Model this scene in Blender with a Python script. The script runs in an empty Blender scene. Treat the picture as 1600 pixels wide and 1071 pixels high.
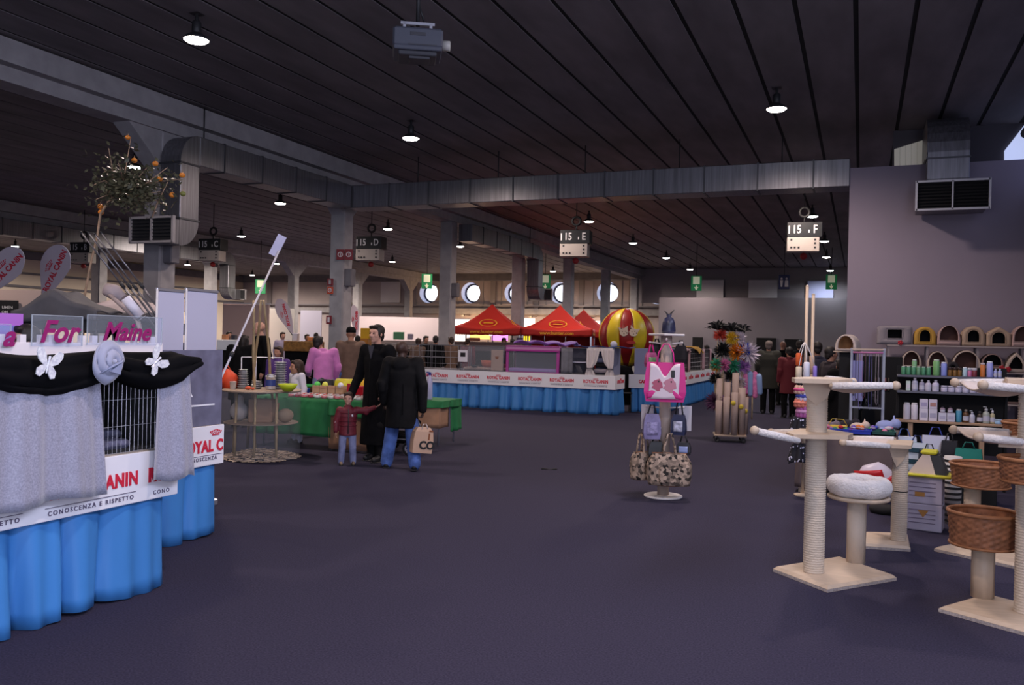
import bpy, bmesh, math, random
from mathutils import Vector, Matrix
R = math.radians
PI = math.pi
random.seed(7)
sc = bpy.context.scene
C = sc.collection

# ------------------------------------------------------------------ camera
FPX, ROLL, CAM_H = 1350.0, 0.022, 1.6
HOR = 2.5                                   # horizon sits this many pixels above the frame centre
YAW = R(21.987)
cam_data = bpy.data.cameras.new('camera')
cam_data.sensor_fit = 'HORIZONTAL'
cam_data.sensor_width = 36.0
cam_data.lens = 36.0 * FPX / 1600.0
cam_data.clip_end = 200
cam = bpy.data.objects.new('camera', cam_data)
C.objects.link(cam)
pitch = -math.atan(HOR / FPX)
cam.matrix_world = (Matrix.Translation((0, 0, CAM_H)) @ Matrix.Rotation(YAW, 4, 'Z')
                    @ Matrix.Rotation(R(90) + pitch, 4, 'X') @ Matrix.Rotation(ROLL, 4, 'Z'))
sc.camera = cam

# ------------------------------------------------------------------ light and exposure
sc.view_settings.view_transform = 'Standard'
sc.view_settings.look = 'None'
sc.view_settings.exposure = 0.0
sc.view_settings.gamma = 1.0
sc.view_settings.use_curve_mapping = False
sc.cycles.use_denoising = True
sc.cycles.max_bounces = 7
sc.cycles.diffuse_bounces = 3
sc.cycles.glossy_bounces = 3
sc.cycles.transparent_max_bounces = 12
sc.cycles.sample_clamp_indirect = 3.0
sc.cycles.caustics_reflective = False
sc.cycles.caustics_refractive = False
world = bpy.data.worlds.new('world')
sc.world = world
world.use_nodes = True
world.node_tree.nodes['Background'].inputs[0].default_value = (0.55, 0.6, 0.9, 1)
world.node_tree.nodes['Background'].inputs[1].default_value = 0.12

def area_light(name, loc, rot, sx, sy, power, col):
    d = bpy.data.lights.new(name, 'AREA')
    d.shape = 'RECTANGLE'; d.size = sx; d.size_y = sy
    d.energy = power; d.color = col
    o = bpy.data.objects.new(name, d)
    C.objects.link(o)
    o.location = loc; o.rotation_euler = rot
    return o
# daylight: an added side light, unseen rear glazing and the clerestory strip high in the right wall
area_light('added_side_daylight', (2.55, -2.2, 1.9), (R(88), 0, R(72)), 4.2, 3.0, 540, (0.74, 0.78, 1.0))  # added beside the camera to brighten the left booth, no glazing modelled here
area_light('rear_glazing_daylight', (-3.0, -7.0, 2.4), (R(86), 0, R(-2)), 7.0, 3.4, 200, (0.74, 0.78, 1.0))
area_light('clerestory_daylight', (2.45, 2.5, 4.9), (0, R(58), 0), 0.9, 12.0, 400, (0.72, 0.76, 1.0))

# ------------------------------------------------------------------ photo geometry
def ray(px, py):
    c, s = math.cos(ROLL), math.sin(ROLL)
    x, y = px - 800, py - 535.5
    X, Y = x * c + y * s, -x * s + y * c
    r, up = X / FPX, -(Y + HOR) / FPX
    return Vector((r * math.cos(YAW) - math.sin(YAW), r * math.sin(YAW) + math.cos(YAW), up))
def at(px, py, D):      return Vector((0, 0, CAM_H)) + ray(px, py) * D
def gr(px, py, z=0.0):
    d = ray(px, py); return Vector((0, 0, CAM_H)) + d * ((z - CAM_H) / d.z)
def onX(px, py, X):
    d = ray(px, py); return Vector((0, 0, CAM_H)) + d * (X / d.x)
def onY(px, py, Y):
    d = ray(px, py); return Vector((0, 0, CAM_H)) + d * (Y / d.y)
def facing(p):           # z rotation that turns a thing's front (-Y) towards the camera
    return math.atan2(-p[0], p[1]) if True else 0

# ------------------------------------------------------------------ materials
MATS = {}
def mat(name, col, rough=0.7, metal=0.0, var=0.0, scale=8.0, bump=0.0, emit=0.0, alpha=1.0, spec=0.4,
        col2=None, stretch=None, trans=0.0, detail=4.0, kind='noise', ecol=None, sheen=0.0):
    if name in MATS: return MATS[name]
    m = bpy.data.materials.new(name); m.use_nodes = True
    nt = m.node_tree; n = nt.nodes; l = nt.links
    b = n['Principled BSDF']
    b.inputs['Base Color'].default_value = (*col, 1)
    b.inputs['Roughness'].default_value = rough
    b.inputs['Metallic'].default_value = metal
    b.inputs['Specular IOR Level'].default_value = spec
    b.inputs['Alpha'].default_value = alpha
    if trans: b.inputs['Transmission Weight'].default_value = trans
    if sheen: b.inputs['Sheen Weight'].default_value = sheen
    if emit:
        b.inputs['Emission Color'].default_value = (*(ecol or col), 1)
        b.inputs['Emission Strength'].default_value = emit
    if var or bump or col2:
        tc = n.new('ShaderNodeTexCoord'); mp = n.new('ShaderNodeMapping')
        l.new(tc.outputs['Object'], mp.inputs['Vector'])
        if stretch: mp.inputs['Scale'].default_value = stretch
        if kind == 'voronoi':
            t = n.new('ShaderNodeTexVoronoi'); t.inputs['Scale'].default_value = scale
            out = t.outputs['Color']; fac = n.new('ShaderNodeRGBToBW'); l.new(out, fac.inputs[0]); fo = fac.outputs[0]
        elif kind == 'wave':
            t = n.new('ShaderNodeTexWave'); t.inputs['Scale'].default_value = scale
            t.inputs['Distortion'].default_value = 1.0; fo = t.outputs['Fac']
        else:
            t = n.new('ShaderNodeTexNoise'); t.inputs['Scale'].default_value = scale
            t.inputs['Detail'].default_value = detail; fo = t.outputs['Fac']
        l.new(mp.outputs[0], t.inputs['Vector'])
        if var or col2:
            rp = n.new('ShaderNodeValToRGB')
            a = tuple(max(0, c * (1 - var)) for c in col) if not col2 else col
            z = tuple(min(1, c * (1 + var)) for c in col) if not col2 else col2
            lo, hi = (0.3, 0.7) if kind == 'noise' else (0.2, 0.8)
            rp.color_ramp.elements[0].position = lo; rp.color_ramp.elements[0].color = (*a, 1)
            rp.color_ramp.elements[1].position = hi; rp.color_ramp.elements[1].color = (*z, 1)
            l.new(fo, rp.inputs[0]); l.new(rp.outputs[0], b.inputs['Base Color'])
        if bump:
            bn = n.new('ShaderNodeBump'); bn.inputs['Strength'].default_value = bump
            bn.inputs['Distance'].default_value = 0.02
            l.new(fo, bn.inputs['Height']); l.new(bn.outputs[0], b.inputs['Normal'])
    MATS[name] = m
    return m
def glass(name, tint=(0.9, 0.95, 1.0), opac=0.12, rough=0.08):
    if name in MATS: return MATS[name]
    m = bpy.data.materials.new(name); m.use_nodes = True
    nt = m.node_tree; n = nt.nodes; l = nt.links
    n.remove(n['Principled BSDF'])
    tr = n.new('ShaderNodeBsdfTransparent'); tr.inputs[0].default_value = (*tint, 1)
    gl = n.new('ShaderNodeBsdfPrincipled'); gl.inputs['Base Color'].default_value = (0.7, 0.75, 0.8, 1); gl.inputs['Roughness'].default_value = rough
    mx = n.new('ShaderNodeMixShader'); mx.inputs[0].default_value = opac
    l.new(tr.outputs[0], mx.inputs[1]); l.new(gl.outputs[0], mx.inputs[2])
    l.new(mx.outputs[0], n['Material Output'].inputs[0])
    MATS[name] = m
    return m
def colm(rgb, rough=0.6, **k):        # plain-coloured material from an 8-bit colour
    f = lambda c: ((c / 255) / 12.92 if c <= 10 else (((c / 255) + 0.055) / 1.055) ** 2.4)
    return mat('paint_%02x%02x%02x_%d' % (*rgb, int(rough * 100)) + ''.join(k), tuple(f(c) for c in rgb), rough, **k)

# ------------------------------------------------------------------ mesh builder
class MB:
    def __init__(s): s.v = []; s.f = []; s.sm = []; s.mi = []; s.M = Matrix.Identity(4); s.m = 0
    def T(s, loc=(0, 0, 0), rz=0, rx=0, ry=0):
        s.M = Matrix.Translation(loc) @ Matrix.Rotation(rz, 4, 'Z') @ Matrix.Rotation(ry, 4, 'Y') @ Matrix.Rotation(rx, 4, 'X'); return s
    def add(s, vs, fs, smooth=False):
        o = len(s.v); s.v += [tuple(s.M @ Vector(p)) for p in vs]
        for f in fs: s.f.append([i + o for i in f]); s.sm.append(smooth); s.mi.append(s.m)
        return s
    def box(s, c, d, bev=0.0):
        x, y, z = c; a, b, h = d[0] / 2, d[1] / 2, d[2] / 2
        if bev <= 0 or bev >= min(a, b, h):
            vs = [(x + i * a, y + j * b, z + k * h) for i in (-1, 1) for j in (-1, 1) for k in (-1, 1)]
            return s.add(vs, [(0, 1, 3, 2), (4, 6, 7, 5), (0, 4, 5, 1), (2, 3, 7, 6), (0, 2, 6, 4), (1, 5, 7, 3)])
        def ring(aa, bb, zz):
            q = []
            for sx, sy in ((1, 1), (-1, 1), (-1, -1), (1, -1)):
                if sx * sy > 0: q += [(x + sx * aa, y + sy * (bb - bev), zz), (x + sx * (aa - bev), y + sy * bb, zz)]
                else: q += [(x + sx * (aa - bev), y + sy * bb, zz), (x + sx * aa, y + sy * (bb - bev), zz)]
            return q
        vs = ring(a - bev, b - bev, z - h) if False else []
        rs = []
        for zz, sh in ((z - h, bev * .7), (z - h + bev, 0), (z + h - bev, 0), (z + h, bev * .7)):
            q = []
            for sx, sy in ((1, 1), (-1, 1), (-1, -1), (1, -1)):
                aa, bb = a - sh, b - sh
                p1 = (x + sx * aa, y + sy * (bb - bev), zz); p2 = (x + sx * (aa - bev), y + sy * bb, zz)
                q += [p1, p2] if sx * sy > 0 else [p2, p1]
            rs.append(q)
        return s.loft(rs, True, True, smooth=False)
    def loft(s, rings, cap0=True, cap1=True, closed=True, smooth=True):
        n = len(rings[0]); vs = [p for r in rings for p in r]; fs = []
        for i in range(len(rings) - 1):
            for j in range(n if closed else n - 1):
                k = (j + 1) % n
                fs.append((i * n + j, i * n + k, (i + 1) * n + k, (i + 1) * n + j))
        s.add(vs, fs, smooth)
        o = len(s.v) - len(vs)
        if cap0: s.f.append([o + j for j in reversed(range(n))]); s.sm.append(False); s.mi.append(s.m)
        if cap1: s.f.append([o + (len(rings) - 1) * n + j for j in range(n)]); s.sm.append(False); s.mi.append(s.m)
        return s
    def tube(s, pts, r, n=8, caps=True, smooth=True, flat=1.0):
        pts = [Vector(p) for p in pts]; rr = r if isinstance(r, (list, tuple)) else [r] * len(pts)
        rings = []; up = None
        for i, p in enumerate(pts):
            t = (pts[min(i + 1, len(pts) - 1)] - pts[max(i - 1, 0)])
            t = t.normalized() if t.length > 1e-9 else Vector((0, 0, 1))
            if up is None:
                up = Vector((0, 0, 1)) if abs(t.z) < 0.9 else Vector((1, 0, 0))
            u = t.cross(up);
            if u.length < 1e-6: u = t.cross(Vector((0, 1, 0)))
            u.normalize(); w = u.cross(t).normalized(); up = w
            rings.append([tuple(p + (u * math.cos(2 * PI * k / n) + w * math.sin(2 * PI * k / n) * flat) * rr[i]) for k in range(n)])
        return s.loft(rings, caps, caps, smooth=smooth)
    def cyl(s, c, r, h, n=16, r2=None, smooth=True):
        return s.tube([c, (c[0], c[1], c[2] + h)], [r, r if r2 is None else r2], n, smooth=smooth)
    def lathe(s, prof, c=(0, 0, 0), n=24, cap0=True, cap1=True, sx=1.0, sy=1.0):
        rings = [[(c[0] + r * sx * math.cos(2 * PI * k / n), c[1] + r * sy * math.sin(2 * PI * k / n), c[2] + z) for k in range(n)] for r, z in prof]
        return s.loft(rings, cap0, cap1)
    def ball(s, c, r, n=14, m=9):
        rx, ry, rz = r if isinstance(r, (list, tuple)) else (r, r, r)
        rings = []
        for i in range(m + 1):
            a = -PI / 2 + PI * (i + 0.0) / m; a = max(-PI / 2 + 0.05, min(PI / 2 - 0.05, a))
            rings.append([(c[0] + rx * math.cos(a) * math.cos(2 * PI * k / n), c[1] + ry * math.cos(a) * math.sin(2 * PI * k / n), c[2] + rz * math.sin(a)) for k in range(n)])
        return s.loft(rings)
    def cap(s, a, b, ra, rb, n=10):            # capsule with tapering radius
        a, b = Vector(a), Vector(b); d = b - a; L = d.length
        if L < 1e-6: return s.ball(a, ra, n, 6)
        d.normalize(); pts = []; rs = []
        for t in (-0.98, -0.8, -0.45): pts.append(a + d * ra * t); rs.append(ra * math.sqrt(1 - t * t))
        pts.append(a); rs.append(ra); pts.append(b); rs.append(rb)
        for t in (0.45, 0.8, 0.98): pts.append(b + d * rb * t); rs.append(rb * math.sqrt(1 - t * t))
        return s.tube(pts, rs, n)
    def prism(s, poly, d0, d1, ax='Y'):        # polygon in a plane, extruded along ax
        def P(u, v, w): return {'Y': (u, w, v), 'X': (w, u, v), 'Z': (u, v, w)}[ax]
        return s.loft([[P(u, v, d0) for u, v in poly], [P(u, v, d1) for u, v in poly]], smooth=False)
    def torus(s, c, R_, r, n=24, m=8, ax='Z', sx=1.0, sy=1.0):
        vs = []; fs = []
        for i in range(n):
            a = 2 * PI * i / n
            for j in range(m):
                b = 2 * PI * j / m
                u, v, w = (R_ + r * math.cos(b)) * math.cos(a) * sx, (R_ + r * math.cos(b)) * math.sin(a) * sy, r * math.sin(b)
                p = {'Z': (u, v, w), 'Y': (u, w, v), 'X': (w, u, v)}[ax]
                vs.append((c[0] + p[0], c[1] + p[1], c[2] + p[2]))
        for i in range(n):
            for j in range(m):
                fs.append((i * m + j, ((i + 1) % n) * m + j, ((i + 1) % n) * m + (j + 1) % m, i * m + (j + 1) % m))
        return s.add(vs, fs, True)
    def surf(s, fn, nu, nv, thick=0.0):        # fn(u,v) in 0..1 -> point
        g = [[Vector(fn(i / nu, j / nv)) for j in range(nv + 1)] for i in range(nu + 1)]
        vs = [tuple(p) for r in g for p in r]; w = nv + 1
        fs = [(i * w + j, (i + 1) * w + j, (i + 1) * w + j + 1, i * w + j + 1) for i in range(nu) for j in range(nv)]
        if thick:
            N = len(vs); nrm = []
            for i in range(nu + 1):
                for j in range(nv + 1):
                    du = g[min(i + 1, nu)][j] - g[max(i - 1, 0)][j]; dv = g[i][min(j + 1, nv)] - g[i][max(j - 1, 0)]
                    q = du.cross(dv); q = q.normalized() if q.length > 1e-9 else Vector((0, 0, 1)); nrm.append(q)
            vs += [tuple(Vector(vs[k]) - nrm[k] * thick) for k in range(N)]
            fs += [tuple(N + k for k in reversed(f)) for f in fs]
            edge = [i * w for i in range(nu + 1)] + [nu * w + j for j in range(1, nv + 1)] + [i * w + nv for i in range(nu - 1, -1, -1)] + [j for j in range(nv - 1, 0, -1)]
            for k in range(len(edge)):
                a, b = edge[k], edge[(k + 1) % len(edge)]; fs.append((b, a, N + a, N + b))
        return s.add(vs, fs, True)
    def mesh(s, name):
        me = bpy.data.meshes.new(name); me.from_pydata(s.v, [], s.f)
        me.polygons.foreach_set('use_smooth', s.sm); me.polygons.foreach_set('material_index', s.mi)
        me.update(); return me
    def build(s, name, m, parent=None, loc=None, rz=0.0):
        me = s.mesh(name)
        for q in (m if isinstance(m, (list, tuple)) else [m]): me.materials.append(q)
        return link(name, me, parent, loc, rz)
def link(name, me, parent=None, loc=None, rz=0.0):
    o = bpy.data.objects.new(name, me); C.objects.link(o)
    if parent: o.parent = parent
    if loc is not None: o.location = loc
    o.rotation_euler = (0, 0, rz)
    return o
def tag(o, label, cat, group=None, kind=None):
    o['label'] = label; o['category'] = cat
    if group: o['group'] = group
    if kind: o['kind'] = kind
    return o
def struct(o): o['kind'] = 'structure'; return o
def thing(name, label, cat, loc=(0, 0, 0), rz=0.0, group=None):
    o = bpy.data.objects.new(name, None); C.objects.link(o)
    o.empty_display_size = 0.1
    o.location = loc; o.rotation_euler = (0, 0, rz)
    return tag(o, label, cat, group)
def dup(root, label, loc, rz=None, group=None, scale=None):
    def rec(o, par):
        c = o.copy(); C.objects.link(c)
        if par: c.parent = par
        for ch in o.children: rec(ch, c)
        return c
    r = rec(root, None); r.location = loc
    if rz is not None: r.rotation_euler = (0, 0, rz)
    if scale is not None: r.scale = (scale,) * 3 if not isinstance(scale, (tuple, list)) else scale
    r['label'] = label
    if group: r['group'] = group
    return r
def fuse(mb, name, voxel=0.015, smooth=3):      # weld overlapping volumes into one continuous skin
    me = mb.mesh(name + '_raw'); o = bpy.data.objects.new('weld', me); C.objects.link(o)
    m = o.modifiers.new('r', 'REMESH'); m.mode = 'VOXEL'; m.voxel_size = voxel; m.use_smooth_shade = True
    if smooth:
        k = o.modifiers.new('s', 'SMOOTH'); k.iterations = smooth; k.factor = 0.5
    bpy.context.view_layer.update()
    dg = bpy.context.evaluated_depsgraph_get()
    out = bpy.data.meshes.new_from_object(o.evaluated_get(dg))
    bpy.data.objects.remove(o); bpy.data.meshes.remove(me); out.name = name
    out.polygons.foreach_set('use_smooth', [True] * len(out.polygons))
    return out
def fused(mb, name, m, parent=None, voxel=0.015, smooth=3, loc=None):
    me = fuse(mb, name, voxel, smooth); me.materials.clear(); me.materials.append(m)
    return link(name, me, parent, loc)
TEXT = {}
def text(name, s, size, m, parent, M, bold=0.0, depth=0.002, shear=0.0, width=1.0, align='CENTER', space=1.0):
    key = (s, space, size, bold, depth, shear, width, align, m.name)
    if key not in TEXT:
        cu = bpy.data.curves.new('lettering', 'FONT'); cu.body = s; cu.size = size; cu.offset = bold; cu.extrude = depth
        cu.shear = shear; cu.align_x = align; cu.align_y = 'CENTER'; cu.resolution_u = 3; cu.space_character = space
        o = bpy.data.objects.new('weld', cu); C.objects.link(o)
        bpy.context.view_layer.update()
        me = bpy.data.meshes.new_from_object(o.evaluated_get(bpy.context.evaluated_depsgraph_get()))
        bpy.data.objects.remove(o); bpy.data.curves.remove(cu)
        me.transform(Matrix.Diagonal((width, 1, 1, 1))); me.materials.clear(); me.materials.append(m)
        TEXT[key] = me
    o = bpy.data.objects.new(name, TEXT[key]); C.objects.link(o); o.parent = parent
    o.matrix_local = M
    return o
def upright(loc, face):       # matrix for lettering standing upright whose face looks along direction angle `face`
    # text lies in XY facing +Z: turn it so that its face looks along (cos face, sin face)
    return Matrix.Translation(loc) @ Matrix.Rotation(face + PI / 2, 4, 'Z') @ Matrix.Rotation(PI / 2, 4, 'X')
# ================================================================== THE HALL
CEIL = 5.78
M_floor = mat('carpet', (0.021, 0.0185, 0.036), 0.95, var=0.35, scale=90, bump=0.12, col2=(0.045, 0.040, 0.073), detail=9, spec=0.15)
M_wall = mat('plaster_grey', (0.30, 0.27, 0.30), 0.85, var=0.06, scale=1.5)
M_cream = mat('plaster_cream', (0.66, 0.56, 0.46), 0.85, var=0.05, scale=1.0)
M_conc = mat('concrete_grey', (0.33, 0.31, 0.32), 0.85, var=0.12, scale=4, bump=0.1)
M_conc_d = mat('concrete_dark', (0.15, 0.14, 0.155), 0.85, var=0.15, scale=3)
M_plank = mat('ceiling_plank', (0.17, 0.15, 0.16), 0.75, var=0.22, scale=2.0, stretch=(1.2, 0.35, 1))
M_black = mat('black_void', (0.008, 0.008, 0.009), 0.9)
M_duct = mat('galvanised_sheet', (0.22, 0.215, 0.235), 0.42, metal=0.75, var=0.22, scale=5, stretch=(6, 6, 0.25))
M_duct_seam = mat('duct_seam', (0.10, 0.10, 0.11), 0.5, metal=0.6)
M_day = mat('daylight_pane', (0.9, 0.94, 1.0), 0.4, emit=2.6, ecol=(0.86, 0.9, 1.0))
M_dayblue = mat('daylight_pane_blue', (0.5, 0.6, 1.0), 0.4, emit=0.5, ecol=(0.5, 0.58, 1.0))
M_white = mat('white_paint', (0.72, 0.70, 0.72), 0.6)
M_panel = mat('white_wall_panel', (0.62, 0.58, 0.62), 0.7, var=0.05, scale=1)
M_dark = mat('dark_metal', (0.02, 0.02, 0.022), 0.5)

mb = MB(); mb.box((-19, 21, -0.06), (46, 64, 0.12)); struct(mb.build('floor', M_floor))
mb = MB()
for k in range(-58, 5):
    x = -0.145 + (k + 0.5) * 0.69
    if x > 2.7: break
    mb.box((x, 21, CEIL + 0.006), (0.628, 62, 0.012))
    mb.m = 1; mb.box((x + 0.345, 21, CEIL + 0.016), (0.08, 62, 0.006)); mb.m = 0
struct(mb.build('ceiling', [M_plank, M_black]))
mb = MB(); mb.box((-19, 21, CEIL + 0.2), (46, 64, 0.2)); struct(mb.build('trim_9', M_black))

# ---- far wall with its row of round windows
YB = 50.0
mb = MB()
ports = [-11.1 - 3.0 * k for k in range(6)]
zc, zw = 4.6, 0.9
x_edges = []
for px_ in sorted(ports):
    x_edges.append((px_ - zw, px_ + zw))
xs = -41.0
for a, b in x_edges:
    mb.box(((xs + a) / 2, YB + 0.3, 3.0), (a - xs, 0.6, 6.0)); xs = b
mb.box(((xs + 3) / 2, YB + 0.3, 3.0), (3 - xs, 0.6, 6.0))
for px_ in ports:
    mb.box((px_, YB + 0.3, (zc - zw) / 2), (2 * zw, 0.6, zc - zw))
    mb.box((px_, YB + 0.3, (6 + zc + zw) / 2), (2 * zw, 0.6, 6 - zc - zw))
    n = 32; r = 0.66                                        # square with a round hole
    ins = [(px_ + r * math.cos(2 * PI * k / n + PI / 4), YB, zc + r * math.sin(2 * PI * k / n + PI / 4)) for k in range(n)]
    outs = []
    for k in range(n):
        a = 2 * PI * k / n + PI / 4; q = zw / max(abs(math.cos(a)), abs(math.sin(a)))
        outs.append((px_ + q * math.cos(a), YB, zc + q * math.sin(a)))
    mb.add(ins + outs, [(k, (k + 1) % n, n + (k + 1) % n, n + k) for k in range(n)])
struct(mb.build('wall_back', mat('plaster_taupe', (0.44, 0.37, 0.37), 0.85, var=0.06, scale=1.2)))
M_tube = mat('porthole_tube', (0.55, 0.58, 0.75), 0.5)
for i, px_ in enumerate(ports):
    w = MB(); w.tube([(px_, YB - 0.02, zc), (px_, YB + 0.75, zc)], [0.66, 0.60], 36, caps=False)
    o = struct(w.build('window_%d' % (i + 1), M_tube))
    f = MB(); f.torus((px_, YB + 0.55, zc), 0.56, 0.055, 36, 8, 'Y'); f.build('window_frame', mat('porthole_frame', (0.05, 0.05, 0.075), 0.5), o)
    f = MB()
    for s_ in (-1, 1):
        f.box((px_ + s_ * 0.88, YB - 0.03, zc), (0.05, 0.06, 1.8)); f.box((px_, YB - 0.03, zc + s_ * 0.88), (1.8, 0.06, 0.05))
    f.build('surround', M_conc, o)
    p = MB(); p.tube([(px_, YB + 0.56, zc), (px_, YB + 0.58, zc)], 0.53, 36, smooth=False); p.build('pane', M_day, o)
# ledge, band and pilasters on the far wall
mb = MB(); mb.box((-22, YB - 0.15, 3.42), (38, 0.3, 0.35)); struct(mb.build('trim_1', M_conc))
mb = MB(); mb.box((-22, YB - 0.3, 3.78), (38, 0.1, 0.09)); struct(mb.build('trim_2', mat('conduit_grey', (0.22, 0.2, 0.22), 0.6)))
mb = MB()
for x in (-38.6, -32.5, -27.6, -9.4, -12.6, -15.7, -18.6, -21.5, -24.4): mb.box((x, YB - 0.08, 4.7), (0.32, 0.16, 2.2))
struct(mb.build('trim_3', mat('pilaster', (0.24, 0.21, 0.22), 0.85)))
mb = MB(); mb.box((-19, YB - 0.25, 5.6), (44, 0.5, 0.5)); struct(mb.build('trim_4', M_conc_d))
for i, (a, b) in enumerate(((538, 558), (596, 625))):
    p, q = onY(a, 441, YB - 0.1), onY(b, 473, YB - 0.1)
    m_ = MB(); m_.box(((p.x + q.x) / 2, YB - 0.1, (p.z + q.z) / 2), (q.x - p.x, 0.12, p.z - q.z)); struct(m_.build('trim_%d' % (5 + i), M_panel))
mb = MB(); mb.box((-41.1, 21, 3), (0.25, 64, 6)); struct(mb.build('wall_left', M_cream))
mb = MB(); mb.box((-40.93, 21, 3.9), (0.1, 60, 0.12)); mb.box((-40.9, 21, 4.6), (0.15, 60, 0.1)); mb.box((-40.8, 21, 5.55), (0.4, 60, 0.4)); struct(mb.build('trim_7', M_conc_d))

# ---- lower grey partition across the far right corner
p = onY(1030, 467, 46.0)
mb = MB(); mb.box(((p.x + 2.7) / 2, 46.1, 2.05), (2.7 - p.x, 0.2, 4.1)); struct(mb.build('wall_partition_far', mat('partition_far', (0.25, 0.225, 0.25), 0.85, var=0.05, scale=0.8)))
WPAN = mat('pale_panel', (0.7, 0.66, 0.70), 0.6)
for i, (a, b, t, u, m_) in enumerate(((1089, 1130, 438, 468, WPAN), (1170, 1214, 438, 469, M_panel), (1262, 1302, 439, 470, mat('bluish_panel', (0.45, 0.47, 0.72), 0.6)))):
    p, q = onY(a, t, 47.5), onY(b, u, 47.5)
    w = MB(); w.box(((p.x + q.x) / 2, 47.5, (p.z + q.z) / 2), (q.x - p.x, 0.1, p.z - q.z)); struct(w.build('trim_%d' % (10 + i), m_))
mb = MB(); mb.box((-5, 47.8, 4.9), (14, 0.2, 2.0)); struct(mb.build('wall_upper_far', mat('taupe_dim', (0.25, 0.22, 0.24), 0.85)))
# doorway openings at its foot: flat black slabs
for i, (a, b, t, u) in enumerate(((1082, 1097, 527, 552), (1182, 1212, 528, 556), (1226, 1252, 530, 556))):
    p, q = onY(a, t, 45.9), onY(b, u, 45.9)
    w = MB(); w.box(((p.x + q.x) / 2, 45.97, p.z / 2), (q.x - p.x, 0.12, p.z)); struct(w.build('door_%d' % (i + 1), M_black))

# ---- tall partition on the right
YP = 17.3
p = onY(1328, 262, YP); XP = p.x; ZP = onY(1465, 256, YP).z
mb = MB(); mb.box(((XP + 3.2) / 2, YP + 0.12, ZP / 2), (3.2 - XP, 0.24, ZP)); struct(mb.build('wall_partition_right', mat('partition_mauve', (0.31, 0.265, 0.33), 0.8, var=0.05, scale=0.7)))
# ---- right wall with its high strip of windows
XR = 2.8
mb = MB()
mb.box((XR + 0.12, 20.5, 2.2), (0.24, 59, 4.4)); mb.box((XR + 0.12, 20.5, 5.7), (0.24, 59, 0.3))
y = -9.0
while y < 49:
    mb.box((XR + 0.12, y, 4.97), (0.24, 0.5, 1.2)); y += 3.0
struct(mb.build('wall_right', M_conc_d))
i = 0; y = -9.0
while y + 3 < 30:
    w = MB(); w.box((XR + 0.14, y + 1.5, 4.97), (0.03, 2.5, 1.15)); o = struct(w.build('window_%d' % (10 + i), M_dayblue))
    f = MB(); f.box((XR + 0.1, y + 1.5, 4.97), (0.05, 0.06, 1.15)); f.build('mullion', M_dark, o); i += 1; y += 3.0
mb = MB(); mb.tube([(XR - 0.25, -8, 5.35), (XR - 0.25, 17.0, 5.35)], 0.09, 10); struct(mb.build('trim_13', M_conc))
YU = 18.05
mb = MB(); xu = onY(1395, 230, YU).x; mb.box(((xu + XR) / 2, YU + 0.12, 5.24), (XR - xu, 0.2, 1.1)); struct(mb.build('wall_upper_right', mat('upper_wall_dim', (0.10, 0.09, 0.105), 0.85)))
mb = MB(); q_ = [onY(*p_, YU) for p_ in ((1569, 262), (1600, 262), (1600, 196), (1569, 236))]; mb.prism([(p_.x, p_.z) for p_ in q_], YU - 0.03, YU + 0.03, 'Y'); struct(mb.build('window_40', mat('daylight_pane_pale', (0.5, 0.6, 1.0), 0.4, emit=0.75, ecol=(0.6, 0.68, 1.0))))
mb = MB()
for k in range(5):
    a_, b_ = 1397 + 9 * k, 1405.5 + 9 * k; q_ = [onY(a_, 264, YU), onY(b_, 264, YU), onY(b_, 234 - (b_ - 1397) * .32, YU), onY(a_, 234 - (a_ - 1397) * .32, YU)]
    mb.prism([(p_.x, p_.z) for p_ in q_], YU - 0.03, YU, 'Y')
struct(mb.build('trim_14', mat('louvre_beige_glow', (0.75, 0.70, 0.62), 0.6, emit=0.12, ecol=(0.9, 0.85, 0.75))))  # slats given a faint glow, so their brightness sits in the material

# ---- beams on their columns
COLY = [12.05 + 5.85 * k for k in range(7)]
def beam(n, X, y0, y1):
    m_ = MB(); m_.box((X, (y0 + y1) / 2, 5.58), (0.86, y1 - y0, 0.34)); m_.box((X, (y0 + y1) / 2, 5.33), (0.46, y1 - y0, 0.28))
    struct(m_.build('trim_%d' % n, M_conc))
beam(15, -11.75, -8, 49.4); beam(16, -26.0, -8, 49.4)
def column(X, Y, w=0.40, h=5.2, haunch=True):
    o = MB(); o.box((X, Y, h / 2), (w, w, h), 0.03)
    c = struct(o.build('concrete_column', M_conc)); tag(c, 'pale concrete column carrying the roof beam', 'column', 'concrete columns', 'structure')
    if haunch:
        f = MB()
        f.prism([(Y - 0.2, 4.55), (Y + 0.2, 4.55), (Y + 0.95, 5.2), (Y - 0.95, 5.2)], X - 0.18, X + 0.18, 'X')
        f.build('haunch', M_conc, c)
    return c
for k_, y in enumerate(COLY): column(-11.75, y, haunch=k_ < 2)
for y in COLY[1:]: column(-26.0, y)

# ---- air ducts
def seam_ring(m_, c, d):   # flange around a rectangular duct, d = outer size with the run axis thin
    m_.box(c, d)
def joints(parent, cs, d):
    for c in cs:
        m_ = MB(); m_.box(c, d); m_.build('flange', M_duct_seam, parent)
D0, D1 = 4.62, 5.14
mb = MB(); mb.box(((-11.2 + XP) / 2, 17.55, (D0 + D1) / 2), (XP + 11.2, 0.6, D1 - D0), 0.012)
cross = tag(mb.build('air_duct', M_duct), 'long galvanised air duct crossing the hall to the mauve partition', 'air duct')
joints(cross, [(-0.9 - 1.02 * k, 17.55, (D0 + D1) / 2) for k in range(10)], (0.035, 0.63, D1 - D0 + 0.03))
for k in range(5):
    mb = MB(); mb.tube([(-1.5 - 2 * k, 17.55, D1 - 0.02), (-1.5 - 2 * k, 17.55, CEIL)], 0.012, 6); mb.build('hanger_rod', M_dark, cross)

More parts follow.
